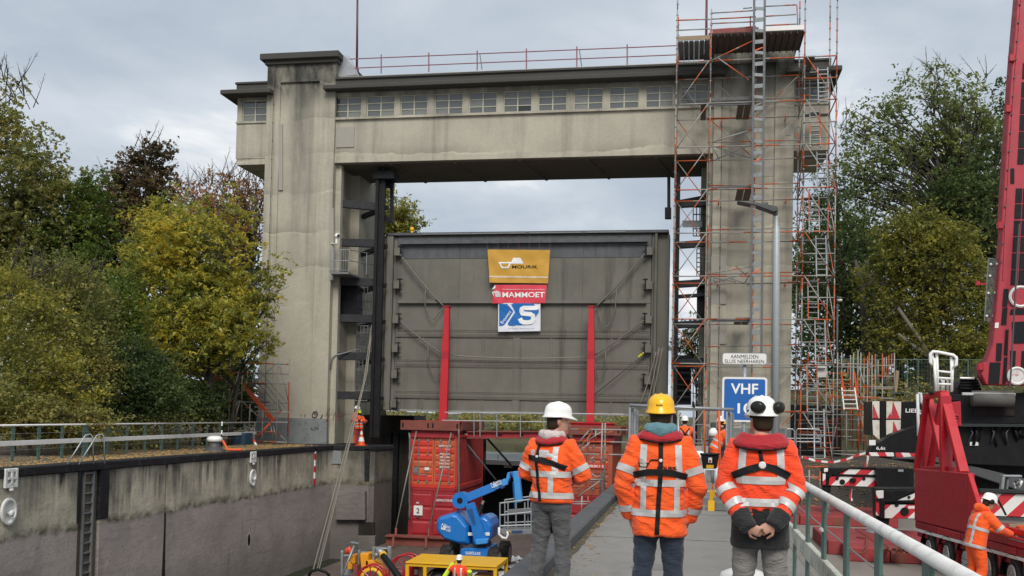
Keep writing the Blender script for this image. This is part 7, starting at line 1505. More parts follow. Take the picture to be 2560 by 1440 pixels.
def ringband(bv, c, ax, w, rmax, off=.007, n=40, ref=(0, 1, 0)):
    c, ax = V(c), V(ax).normalized(); a = ax.cross(V(ref)).normalized(); b = ax.cross(a); g = G(); rows = []
    for i in range(n+1):
        d = a*math.cos(i*2*math.pi/n)+b*math.sin(i*2*math.pi/n); row = []
        for k in (-1, 0, 1):
            o = c+ax*w/2*k; h = bv.ray_cast(o, d)
            row.append(o+d*(h[3]+off) if h[0] and h[3] < rmax else None)
        rows.append(row)
    for i in range(n):
        for k in range(2):
            q = (rows[i][k], rows[i][k+1], rows[i+1][k+1], rows[i+1][k])
            if all(q): g.add(q, [(0, 1, 2, 3)])
    return g
def hand(g, w, d, n, side, curl=.5, k=1.0):
    """palm and five fingers grown from wrist w along d, curling towards n; side +1/-1 gives the thumb side"""
    w, d, n = V(w), V(d).normalized(), V(n); n = (n-d*n.dot(d)).normalized(); s = d.cross(n)*side
    g.rings([(w-d*.02, s*.027*k, n*.021*k), (w+d*.02*k, s*.034*k, n*.017*k), (w+d*.06*k, s*.042*k, n*.015*k), (w+d*.095*k, s*.040*k, n*.013*k)], 10)
    for i, (o, ln) in enumerate(((.031, .070), (.011, .079), (-.010, .073), (-.030, .057))):
        p = w+d*.088*k+s*o*k; pts = [p-d*.015*k]; dr = d.copy(); a = curl*(.9+.08*i)
        for seg in (.46, .32, .26):
            dr = (dr*math.cos(a)+n*math.sin(a)).normalized() if dr.dot(n) < .999 else dr
            nn = (n-d*0); pts.append(pts[-1]+dr*(ln*seg*k+(.012*k if len(pts) == 1 else 0)))
            pd = d.cross(n).normalized(); rot = Matrix.Rotation(a, 3, pd); dr = rot @ (dr if len(pts) > 1 else d)
        g.path(pts, [.0095*k, .0092*k, .0085*k, .0072*k], 8)
    p = w+d*.025*k+s*.028*k; g.path([p, p+(d*.6+s*.75+n*.3).normalized()*.045*k, p+(d*.6+s*.75+n*.3).normalized()*.045*k+(d*.9+n*.5+s*.05).normalized()*.055*k], [.014*k, .0115*k, .0085*k], 8)
def person(label, loc, rz, J, top, trousers, helm, near=False, hair=True, opts=None):
    o = opts or {}; t = thing('person', label, 'person', loc, o.get('group')); t.rotation_euler = (0, 0, rz); t.scale = (o.get('size', 1),)*3
    vx = .0065 if near else .011; vc = .0115 if near else .017
    pel, nek = V(J.get('pelvis', (0, 0, .95))), V(J.get('neck', (0, -.01, 1.475)))
    sp = (nek-pel); L_ = sp.length; sd_ = sp.normalized(); tw = J.get('twist', 0)
    ar = V((math.cos(tw), math.sin(tw), 0)); fb = sd_.cross(ar)*-1
    fb = ar.cross(sd_)*-1; fb = sd_.cross(ar)
    def sc(k): return pel+sp*k+fb*(-.02*math.sin(max(0, min(1, k))*math.pi))
    sh = [sc(.875)+ar*s*.175+V((0, 0, 0)) for s in (-1, 1)]
    el = [V(q) for q in J['elbow']]; wr = [V(q) for q in J['wrist']]
    hip = [pel+V((math.cos(tw*.4), math.sin(tw*.4), 0))*s*.088-V((0, 0, .02)) for s in (-1, 1)]
    kn = [V(q) for q in J.get('knee', ((-.105, .03, .50), (.105, .03, .50)))]; an = [V(q) for q in J.get('ankle', ((-.12, -.03, .09), (.12, -.03, .09)))]
    hc = V(J.get('head', nek+V((0, .035, .165)))); hy = J.get('hyaw', 0); hp = J.get('hpitch', 0)
    HM = Matrix.Rotation(hy, 3, 'Z') @ Matrix.Rotation(hp, 3, 'X')
    def hd(x, y, z): return hc+HM @ V((x, y, z))
    # continuous body
    g = G()
    g.rings([(sc(k), ar*rx, fb*ry) for k, rx, ry in ((-.14, .12, .09), (0, .16, .11), (.3, .145, .10), (.65, .175, .115), (.88, .165, .09), (1.0, .065, .06))], 20)
    g.path([sc(.9), nek, hd(0, -.01, -.05)], [.062, .058, .055], 14)
    hr_ = ((-.118, .052, .022, .020), (-.105, .045, .042, .045), (-.075, .03, .057, .070), (-.035, .016, .068, .090), (.005, .008, .073, .097), (.05, 0, .075, .098), (.09, -.004, .066, .086), (.113, -.006, .044, .058), (.123, -.006, .012, .015))
    g.rings([(hd(0, y, z), HM @ V((a, 0, 0)), HM @ V((0, b, 0))) for z, y, a, b in hr_], 20)
    g.path([hd(0, .098, .022), hd(0, .116, -.012), hd(0, .122, -.028), hd(0, .105, -.036)], [.009, .012, .0155, .011], 8)
    g.path([hd(-.035, .092, .032), hd(0, .102, .03), hd(.035, .092, .032)], .010, 8); g.path([hd(-.022, .094, -.066), hd(0, .102, -.068), hd(.022, .094, -.066)], .008, 6); g.ball(hd(0, .088, -.1), .018, 8, 6)
    for s in (-1, 1): g.rings([(hd(s*.070, -.008, -.035), HM @ V((.004, 0, 0)), HM @ V((0, .008, 0))), (hd(s*.078, -.012, -.02), HM @ V((.007, 0, 0)), HM @ V((0, .017, 0))), (hd(s*.084, -.016, .005), HM @ V((.007, 0, 0)), HM @ V((0, .021, 0))), (hd(s*.080, -.014, .024), HM @ V((.004, 0, 0)), HM @ V((0, .012, 0)))], 8)
    for i in (0, 1):
        g.path([sh[i], el[i], wr[i]], [.05, .042, .03], 12); g.path([hip[i], kn[i], an[i]], [.08, .055, .042], 12)
        f = J.get('foot', ((-.05, .99), (.05, .99)))[i]; fd = V((f[0], f[1], 0)).normalized()
        g.path([an[i]-fd*.05-V((0, 0, .04)), an[i]+fd*.06-V((0, 0, .045)), an[i]+fd*.16-V((0, 0, .06))], [.036, .04, .028], 10)
        hdir = V(J['hdir'][i]) if 'hdir' in J else (wr[i]-el[i]); hn = V(J['hnrm'][i]) if 'hnrm' in J else V((-1 if i else 1, .2, 0))
        hand(g, wr[i], hdir, hn, J.get('hside', (1, -1))[i], J.get('curl', (.45, .45))[i], .98 if near else 1.06)
    put(remesh(g, vx, 1), 'body', SKIN, t)
    if near or o.get('face'):
        for s in (-1, 1):
            g = G(); g.ball(hd(s*.033, .086, .008), .0135, 10, 8); e_ = g.obj('eye', PLATE, t, True, local=True); g = G(); g.ball(hd(s*.034, .0965, .008), .0055, 8, 6); g.obj('iris', INKBLK, e_, True, local=True)
    if hair:
        g = G(); g.rings([(hd(0, -.016+y, z), HM @ V((a, 0, 0)), HM @ V((0, b, 0))) for z, y, a, b in ((-.075, -.03, .052, .045), (-.05, -.02, .068, .066), (-.01, -.008, .077, .082), (.04, 0, .080, .09), (.09, .0, .07, .088))], 18); g.obj('hair', HAIRM, t, True, local=True)
    # trousers
    g = G(); pr = V((math.cos(tw*.4), math.sin(tw*.4), 0)); pf = V((-pr.y, pr.x, 0))
    g.rings([(pel+V((0, 0, z)), pr*a, pf*b) for z, a, b in ((.12, .165, .12), (.0, .178, .128), (-.08, .17, .125), (-.12, .13, .10))], 20)
    lw = o.get('leg', 1)
    for i in (0, 1):
        m1 = hip[i].lerp(kn[i], .5); m2 = kn[i].lerp(an[i], .4)
        g.path([hip[i]+V((0, 0, .04)), hip[i]-V((0, 0, .06)), m1, kn[i], m2, an[i]-V((0, 0, .03))], [.095*lw, .100*lw, .087*lw, .072*lw, .070*lw, .062*lw], 16)
    tm = remesh(g, vc, 2, .010 if near else .006, len(label)); put(tm, 'trousers', trousers, t)
    for i in (0, 1):
        f = J.get('foot', ((-.05, .99), (.05, .99)))[i]; fd = V((f[0], f[1], 0)).normalized(); sdv = V((fd.y, -fd.x, 0)); c = V((an[i].x, an[i].y, 0))
        g = G(); g.rings([(c+fd*y+V((0, 0, h/2+.003)), fd*0+sdv*w, V((0, 0, h/2))) for y, w, h in ((-.085, .03, .06), (-.06, .042, .09), (.0, .045, .12), (.06, .047, .095), (.13, .05, .07), (.18, .042, .05), (.2, .02, .03))], 12); g.path([an[i]-V((0, 0, .03)), an[i]+V((0, 0, .05))], .055, 12); g.obj('boot', BOOT, t, True, local=True)
    # jacket
    hem = o.get('hem', -.19); g = G(); jw = o.get('bulk', 1)
    g.rings([(sc(k), ar*a*jw, fb*b*jw) for k, a, b in ((hem, .205, .152), (hem+.06, .207, .155), (.08, .198, .150), (.35, .192, .145), (.62, .205, .150), (.80, .205, .138), (.92, .165, .112), (1.0, .10, .09), (1.06, .085, .083))], 28)
    for i in (0, 1):
        a = sh[i]; m1 = a.lerp(el[i], .45); m2 = el[i].lerp(wr[i], .55); k = o.get('sleeve', 1)
        we = el[i].lerp(wr[i], o['sleeve_end']) if 'sleeve_end' in o else wr[i]
        g.path([sc(.84), a+(a-sc(.84))*.05, m1, el[i], el[i].lerp(we, .55), we], [.085, .088*k, .078*k, .068*k, .062*k, .052*k], 16)
    jm = remesh(g, vc, 2, .013 if near else .006, len(label)); bv = bvh_of(jm)
    nm = o.get('topname', 'jacket'); put(jm, nm, top, t)
    def fin(g, name, mat):
        par = list(range(len(g.v)))      # each unbroken length of band is a piece of its own
        def rt(i):
            while par[i] != i: par[i] = par[par[i]]; i = par[i]
            return i
        key = {}
        for i, v in enumerate(g.v):
            k = tuple(round(q, 5) for q in v)
            if k in key: par[rt(i)] = rt(key[k])
            else: key[k] = i
        for f in g.f:
            for i in f[1:]: par[rt(i)] = rt(f[0])
        isl = {}
        for f in g.f: isl.setdefault(rt(f[0]), []).append(f)
        for fs in isl.values():
            if len(fs) < 3: continue
            ids = sorted({i for f in fs for i in f}); mp_ = {a: b for b, a in enumerate(ids)}; q = G(); q.add([g.v[i] for i in ids], [tuple(mp_[i] for i in f) for f in fs]); q.obj(name, mat, t, True, local=True)
    bk = tuple(-fb) if False else tuple(fb)
    def bp(x, k): c = sc(k)+ar*x; return c
    for k, w in o.get('rings', ()): fin(ringband(bv, sc(k), sd_, w, .27), 'reflective_tape', TAPE)
    for x, k0, k1, w in o.get('verts', ()):
        fin(strip(bv, [bp(x*(1 if k0 < .8 else .93), k0), bp(x, k1)], w, fb), 'reflective_tape', TAPE); fin(strip(bv, [bp(x, k0-.04), bp(x, k1)], w, -fb), 'reflective_tape', TAPE)
    for i in (0, 1):
        for seg, f, w in o.get('arms', ()):
            a, b = (sh[i], el[i]) if seg == 0 else (el[i], wr[i]); fin(ringband(bv, a.lerp(b, f), b-a, w, .125, ref=(0, .3, .95) if abs((b-a).normalized().z) < .8 else (0, 1, 0)), 'reflective_tape', TAPE)
    for nme, pts, w, mt in o.get('straps', ()): fin(strip(bv, [bp(x, k) for x, k in pts], w, fb, .013), nme, mt)
    for x, k, r in o.get('buttons', ()):
        h = bv.ray_cast(bp(x, k)-fb*.8, fb)
        if h[0]: g = G(); g.rings([(h[0]-fb*d, ar*q, sd_*q) for d, q in ((.0, r), (.024, r), (.028, r*.7))], 14); g.obj('buckle', PLATE, t, local=True)
    for s_, x, k, w, h_, mt in o.get('prints', ()):
        g = G(); vs, fs = text_mesh(s_, w, h_, .03); pts = []
        for u, v in vs: hh = bv.ray_cast(bp(x, k)+ar*u+sd_*v-fb*.8, fb); pts.append((hh[0]-fb*.008) if hh[0] else bp(x, k))
        g.add(pts, fs); g.obj('lettering', mt, t, local=True)
    for x, k, pl, mt in o.get('patches', ()):
        g = G(); bm = bmesh.new(); f = bm.faces.new([bm.verts.new((a, b, 0)) for a, b in pl]); bmesh.ops.triangulate(bm, faces=bm.faces); bmesh.ops.subdivide_edges(bm, edges=bm.edges, cuts=2); bm.verts.index_update(); pts = []
        for v in bm.verts: hh = bv.ray_cast(bp(x, k)+ar*v.co.x+sd_*v.co.y-fb*.8, fb); pts.append((hh[0]-fb*.0075) if hh[0] else bp(x, k))
        g.add(pts, [tuple(v.index for v in q.verts) for q in bm.faces]); bm.free(); g.obj('reflective_patch', mt, t, local=True)
    # collar of the life vest, hood, cuffs
    if 'vest' in o:
        mt, r, zb, vs_ = o['vest']; base = sc(.98)
        def q(x, y, z): return base+ar*x*vs_+fb*y*(.5+.5*vs_)+sd_*z
        pts = [q(-.10, .13, -.20), q(-.15, .08, -.05), q(-.155, .0, .02), q(-.12, -.075, .035), (q(-.05, -.115, .02)), q(.05, -.115, .02), q(.12, -.075, .035), q(.155, .0, .02), q(.15, .08, -.05), q(.10, .13, -.20)]
        g = G(); vs = G(); n = 40; C = []
        for i in range(n+1):
            u = i/n*(len(pts)-1); j = min(int(u), len(pts)-2); f = u-j; p0, p1, p2, p3 = pts[max(j-1, 0)], pts[j], pts[j+1], pts[min(j+2, len(pts)-1)]
            C.append(.5*((2*p1)+(p2-p0)*f+(2*p0-5*p1+4*p2-p3)*f*f+(3*p1-p0-3*p2+p3)*f**3))
        for k_ in range(max(1, zb)):   # a flat folded collar: a few rolls merged into one sheet
            g.path([c+(c-base-sd_*(c-base).dot(sd_)).normalized()*r*.75*k_-sd_*r*.85*k_ for c in C], [r*(.6 if i in (0, n) else 1)*(1+.08*math.sin(i*2.1+k_)) for i in range(n+1)], 14)
        vm = remesh(g, vc, 2, .004, 3); put(vm, 'life_vest', mt, t)
        g = G(); kk = max(1, zb)-1; g.path([c+(c-base-sd_*(c-base).dot(sd_)).normalized()*(r*.75*kk+r*.55)-sd_*(r*.85*kk+r*.75) for c in C], .009, 6); g.obj('vest_piping', STRAP, t, True, local=True)
    if 'hood' in o:
        mt, k = o['hood']; base = nek
        g = G(); g.path([base+ar*x+fb*y+V((0, 0, z)) for x, y, z in ((-.075, .06, .03), (-.09, .0, .06), (-.07, -.07, .055), (0, -.10, .045), (.07, -.07, .055), (.09, .0, .06), (.075, .06, .03))], [.03, .038, .045*k, .052*k, .045*k, .038, .03], 12)
        put(remesh(g, vc, 2, .009, 11, (16, 16, 16)), 'hood', mt, t)
    for nme, mt, lo in o.get('skirt', ()):
        g = G(); g.rings([(sc(k), ar*a, fb*b) for k, a, b in ((lo, .212, .158), (lo+.05, .210, .156), (.0, .200, .150), (.26, .194, .146))], 28); put(remesh(g, vc, 2, .006, 4), nme, mt, t)
    for mt, f0 in o.get('cuffs', ()):
        for i in (0, 1): g = G(); g.path([el[i].lerp(wr[i], f0), el[i].lerp(wr[i], .8), wr[i]+(wr[i]-el[i]).normalized()*.03], [.077, .071, .057], 14); put(remesh(g, vc, 1, .005, 5), 'cuff', mt, t)
    for mt, f0, f1 in o.get('gloves', ()):
        pass
    # helmet
    if helm:
        hm, peak = helm, o.get('peak', .045); g = G(); n = 32; vs = []
        prof = [(1.13, -.012), (1.14, -.004), (1.0, .012), (.985, .045), (.93, .078), (.80, .103), (.58, .122), (.3, .131), (.03, .134)]
        for kk, z in prof:
            for i in range(n):
                a = i*2*math.pi/n; pk = peak*max(0, math.sin(a))**3*(1 if z < .01 else 0); dz = -.016*max(0, math.sin(a))**2*(1 if z < .01 else 0)-.012*max(0, -math.sin(a))*(1 if z < .02 else 0)
                vs.append(hd(.105*kk*math.cos(a), (.133*kk+pk)*math.sin(a)-.004, .052+z+dz))
        m_ = len(prof); g.add(vs, [(j*n+i, j*n+(i+1) % n, (j+1)*n+(i+1) % n, (j+1)*n+i) for j in range(m_-1) for i in range(n)]+[tuple(range(n-1, -1, -1)), tuple((m_-1)*n+i for i in range(n))])
        h_ = g.obj('helmet', hm, t, True, local=True)
        g = G(); g.path([hd(0, .105*math.cos(a)-.004, .05+.130*math.sin(a)) for a in [R(22+13.6*i) for i in range(11)]], .012, 8)
        for x in (-.045, .045): g.path([hd(x, .10*math.cos(a)-.004, .055+.125*math.sin(a)) for a in [R(30+12*i) for i in range(11)]], .006, 6)
        g.obj('helmet_ridge', hm, h_, True, local=True)
        for s_, w_, mt_ in o.get('decal', ()):
            g = G(); letter(g, s_, lambda u, v: hd(u, -.1395+.9*u*u/.13, .095+v), w_, .012, .02); g.obj('helmet_decal', mt_, h_, local=True)
        if near:
            g = G(); g.path([hd(.083*math.cos(a), .10*math.sin(a)-.004, .03) for a in [R(180+12*i) for i in range(16)]], .012, 6); g.obj('headband', STRAP, h_, True, local=True)
    for s, x, y, z in o.get('muffs', ()):
        c = hd(x, y, z); dr = (HM @ V((x, y, .01))).normalized(); up = V((0, 0, 1)); sd2 = dr.cross(up).normalized()
        g = G(); g.rings([(c+dr*d, sd2*.056*k, up*.046*k) for d, k in ((-.03, .8), (-.012, 1), (.012, .98), (.03, .8), (.038, .4))], 18); g.obj('ear_muff', M('dark_glossy_muff', (.02, .022, .018), .25, bmp=0), t, True, local=True)
        g = G(); g.path([c-dr*.02, hd(x*1.0, y*.55, z+.0), hd((1 if s > 0 else -1)*.11, .0, .07)], .006, 6); g.obj('muff_arm', STRAP, t, True, local=True)
    return t
def at_ground(px, Y, z): p = P(px, 1000, Y=Y); return (p.x, Y, z)
RI = ((.06, .055), (.36, .055)); ARM = ((0, .72, .055), (1, .55, .055))
# the three onlookers
a = at_ground(1384, 9.25, 0)
person('man in white helmet and orange jacket looking right with head in profile, grey jeans', a, R(-14), dict(twist=R(-6), elbow=((-.285, .02, 1.17), (.30, .03, 1.16)), wrist=((-.13, .27, 1.10), (.14, .27, 1.12)), hyaw=R(-52), hpitch=R(-4), head=(.03, .045, 1.655), neck=(.0, .01, 1.475),
    knee=((-.12, .04, .50), (.10, .05, .50)), ankle=((-.17, -.02, .09), (.13, -.03, .09)), curl=(.7, .7)), HIVIS, GREYJ, CLEANW, True, True,
    dict(rings=((.05, .055), (.42, .055)), verts=((.105, .90, .47, .05), (.07, .39, .08, .048)), arms=((0, .74, .055), (1, .55, .05), ), hem=-.075, vest=(REDF, .027, 2, .82), hood=(PINKW, 1.0), topname='jacket',
    straps=(('harness_strap', [(-.08, 1.0), (-.075, .6), (-.06, .25), (-.03, -.06)], .034, STRAP), ('harness_belt', [(-.20, .70), (-.08, .68), (.08, .62), (.19, .53)], .05, STRAP)), buttons=((-.077, .72, .012),),
    patches=((-.02, .80, [(-.045, .02), (.06, .02), (.06, -.005), (.11, -.02), (.11, -.05), (-.045, -.045)], TAPE), (-.14, .80, [(-.03, .02), (.02, .02), (.02, -.04), (-.03, -.04)], TAPE)), sleeve=1.05, leg=1.0))
a = at_ground(1653, 7.75, .045)
person('man in yellow helmet seen from behind, orange jacket with black logo and dark jeans', a, R(3), dict(elbow=((-.285, -.05, 1.15), (.285, -.04, 1.14)), wrist=((-.225, .07, .90), (.225, .08, .89)), knee=((-.12, .03, .50), (.11, .03, .50)), ankle=((-.15, -.03, .09), (.14, -.03, .09)), curl=(.3, .3), hyaw=R(-6), neck=(0, -.01, 1.52), head=(0, .03, 1.665)), HIVIS, BLUEJ, YELH, True, True,
    dict(rings=((-.0, .052), (.40, .052)), verts=((-.135, .90, .45, .05), (.14, .90, .45, .05), (-.125, .37, .03, .042), (.125, .37, .03, .042)), arms=((0, .62, .055), (1, .62, .055)), hem=-.31, vest=(REDF, .026, 2, .92), decal=(('MOURIK', .05, INKBLK),), hood=(TEAL, 1.2), bulk=1.0, sleeve=1.0,
    straps=(('harness_strap', [(0, .97), (0, .5), (-.01, .2), (-.02, -.28)], .034, STRAP), ('harness_belt', [(-.20, .49), (-.1, .54), (0, .55), (.1, .53), (.2, .48)], .048, STRAP)), buttons=((0, .70, .013),),
    prints=(('MOURIK', .05, .60, .15, .028, INKBLK),), patches=((-.115, .64, [(-.055, .012), (.03, .012), (.03, .006), (-.045, .006)], INKBLK), (-.115, .64, [(-.055, .012), (-.045, .012), (-.032, -.022), (-.042, -.022)], INKBLK), (-.115, .64, [(-.042, -.016), (-.04, -.024), (.005, -.024), (.005, -.016)], INKBLK), (-.115, .64, [(.002, -.024), (.012, -.024), (.045, .034), (.035, .034)], INKBLK), (-.115, .64, [(.035, .034), (.045, .041), (.12, .041), (.12, .03), (.045, .03)], INKBLK))))
a = at_ground(1904, 7.55, .03)
person('man with ear muffs on a white helmet and hands clasped behind his back', a, R(-4), dict(neck=(0, -.01, 1.535), head=(0, .03, 1.672), elbow=((-.262, -.05, 1.19), (.262, -.05, 1.18)), wrist=((-.085, -.235, .925), (.10, -.225, .945)), hdir=((.85, -.05, -.42), (-.95, -.12, -.55)), hnrm=((.1, .95, .1), (-.1, .95, -.2)), hside=(-1, 1), curl=(.75, .95),
    knee=((-.12, .03, .50), (.12, .03, .50)), ankle=((-.14, -.03, .09), (.14, -.03, .09)), hyaw=R(22), hpitch=R(-2)), HIVRED, TAUPE, CLEANW, True, True,
    dict(rings=((.24, .056), (.51, .056)), verts=((-.135, .92, .56, .052), (.145, .92, .56, .052)), arms=((1, .14, .055), (1, .50, .055)), hem=.175, vest=(REDF, .030, 3, .95), skirt=(('black_jacket_skirt', BLKF, -.34),), sleeve_end=.76, cuffs=((BLKF, .70),), bulk=1.0, sleeve=.98, leg=1.04,
    straps=(('harness_strap', [(-.03, .98), (0, .82), (.015, .69)], .026, STRAP), ('harness_belt', [(-.20, .55), (-.1, .63), (.01, .69), (.1, .655), (.2, .56)], .052, STRAP)), buttons=((.012, .70, .026), (-.018, .90, .014)),
    muffs=((-1, -.072, -.118, .095), (1, .088, -.105, .095))))
# workers
WV = dict(rings=((.06, .05), (.36, .05)), verts=((-.11, .9, .42, .045), (.11, .9, .42, .045)), straps=(('harness_strap', [(-.14, .95), (0, .6), (0, -.1)], .04, STRAP), ('harness_strap', [(.14, .95), (0, .6)], .04, STRAP), ('harness_strap', [(0, .6), (-.19, .42)], .04, STRAP), ('harness_strap', [(0, .6), (.19, .42)], .04, STRAP)))
DOWN = dict(elbow=((-.26, -.03, 1.15), (.26, -.03, 1.15)), wrist=((-.25, .12, .95), (.25, .12, .95)))
a = at_ground(1713, 31, 0); a = (a[0], a[1], 0)
person('distant walker in white helmet with orange vest over dark red sleeves', a, R(4), DOWN, HIVIS, BLUEJ, CLEANW, False, True, dict(WV, topname='vest', cuffs=((REDJ, -.9),)))
a = at_ground(1793, 28, 0)
person('worker in yellow helmet leaning forward to the right by the gas bottle', a, R(-80), dict(pelvis=(0, -.05, .92), neck=(0, .22, 1.38), elbow=((-.26, .30, 1.08), (.26, .30, 1.08)), wrist=((-.15, .45, .95), (.15, .45, .95)), head=(0, .30, 1.53), hpitch=R(-22)), HIVIS, HIVIS, YELH, False, True, dict(rings=((.1, .05), (.4, .05)), arms=((1, .4, .05),), hem=-.1))
a = at_ground(1806, 29.3, 0)
person('worker in white helmet and dark clothes half hidden behind the portal post', a, R(60), dict(DOWN), BLKF, BLUEJ, CLEANW, False, True, dict(hem=-.15))
zN = .02; p1 = P(893, 1106, Z=zN); p2 = P(906, 1111, Z=zN)
p1 = V(at_ground(892, 50.3, zN)); p2 = V(at_ground(905, 50.0, zN))
person('worker in white helmet and orange suit at the left pier corner, turned sideways', (p1.x, p1.y, zN), R(-60), dict(DOWN, wrist=((-.1, .3, 1.08), (.12, .3, 1.1)), hpitch=R(-14)), HIVIS, HIVIS, CLEANW, False, True, dict(size=1.12, rings=((.06, .05), (.36, .05)), hem=-.08, skirt=(('dark_jacket_hem', BLKF, -.16),)))
person('worker in lime yellow helmet, orange vest and red trousers beside the traffic cone', (p2.x+.05, p2.y-.5, zN), R(20), dict(elbow=((-.29, .02, 1.22), (.30, -.02, 1.22)), wrist=((-.16, .24, 1.18), (.36, .18, 1.26))), HIVIS, REDJ, LIMEH, False, True, dict(WV, topname='vest', cuffs=((REDJ, -.7),)))
a = at_ground(1157, 31.4, DECK)
person('worker in white helmet with orange vest and lime sleeves before the yellow shelter', a, R(0), dict(elbow=((-.36, .02, 1.28), (.34, .0, 1.18)), wrist=((-.22, .10, 1.52), (.30, .14, .98))), HIVRED, BLUEJ, CLEANW, False, True, dict(rings=((.06, .05),), verts=((-.11, .9, .1, .05), (.11, .9, .1, .05)), cuffs=((LIMEF, -.8),), patches=((0, .6, [(-.06, .3), (.06, .3), (.06, -.25), (-.06, -.25)], BLKF),), topname='vest'))
c = Q(2446, 1300, 8.85)
person('worker in orange hooded suit and white helmet bending over the trailer side', (c.x, c.y, -1.5), R(-74), dict(pelvis=(0, -.05, .95), neck=(0, .10, 1.49), head=(0, .19, 1.645), hpitch=R(-24), elbow=((-.25, .26, 1.20), (.27, .26, 1.20)), wrist=((-.12, .54, 1.12), (.14, .54, 1.10)), hdir=((0, 1, -.2), (0, 1, -.2)), knee=((-.10, -.02, .50), (.11, .02, .50)), ankle=((-.11, -.16, .09), (.12, -.10, .09))), HIVIS, HIVIS, CLEANW, False, True,
    dict(face=True, size=1.06, rings=((-.14, .055), (.42, .055)), verts=((-.11, .9, -.1, .05), (.11, .9, -.1, .05)), arms=((0, .9, .055), ), hem=-.2, hood=(HIVIS, 1.6), leg=1.25, bulk=1.1, sleeve=1.15, muffs=((-1, -.085, -.01, .03), (1, .085, -.01, .03))))
t = thing('traffic_cone', 'orange and white striped traffic cone at the lock nose edge', 'cone', P(905, 1113, Z=.02)); c = P(903, 1113, Y=49.1)
g = G(); g.box(c.x-.26, c.x+.26, c.y-.26, c.y+.26, .02, .06); g.obj('cone_base', ORANGEP, t, bevel=.01)
for i, (z0, z1) in enumerate(((.06, .24), (.24, .46), (.46, .60), (.60, .76), (.76, .85))):
    r_ = lambda z: .2-.19*(z-.06)/.82; g = G(); g.lathe((c.x, c.y, 0), [(r_(z0), z0), (r_(z1), z1-.002)], 16); g.obj('cone_band', (ORANGEP, CLEANW)[i % 2], t, smooth=False)
# ------------------------------------------------------------------ trees
def leaf_mesh(name, C, size, asp, tilt=.6, rnd=None):
    """many small folded leaves at the points C"""
    n = len(C); d = rng.normal(size=(n, 3)); d[:, 2] = d[:, 2]*tilt-.25; d /= np.linalg.norm(d, axis=1)[:, None]
    up = rng.normal(size=(n, 3))*.6+np.array([0, 0, 1]); s = np.cross(d, up); s /= np.linalg.norm(s, axis=1)[:, None]+1e-9
    k = (size*rng.uniform(.55, 1.3, n))[:, None]; nn = np.cross(s, d)
    v = np.stack([C-d*k*.5, C+s*k*asp*.5+nn*k*.06-d*k*.05, C+d*k*.5-np.array([0, 0, 1])*k*.08, C-s*k*asp*.5+nn*k*.06-d*k*.05], 1).reshape(-1, 3)
    me = bpy.data.meshes.new(name); me.vertices.add(4*n); me.vertices.foreach_set('co', v.astype(np.float32).ravel())
    me.loops.add(4*n); me.loops.foreach_set('vertex_index', np.arange(4*n, dtype=np.int32)); me.polygons.add(n)
    me.polygons.foreach_set('loop_start', np.arange(0, 4*n, 4, dtype=np.int32)); me.polygons.foreach_set('loop_total', np.full(n, 4, np.int32))
    a = me.attributes.new('rnd', 'FLOAT', 'FACE'); a.data.foreach_set('value', (rng.uniform(0, 1, n) if rnd is None else rnd).astype(np.float32))
    me.update(calc_edges=True); return me
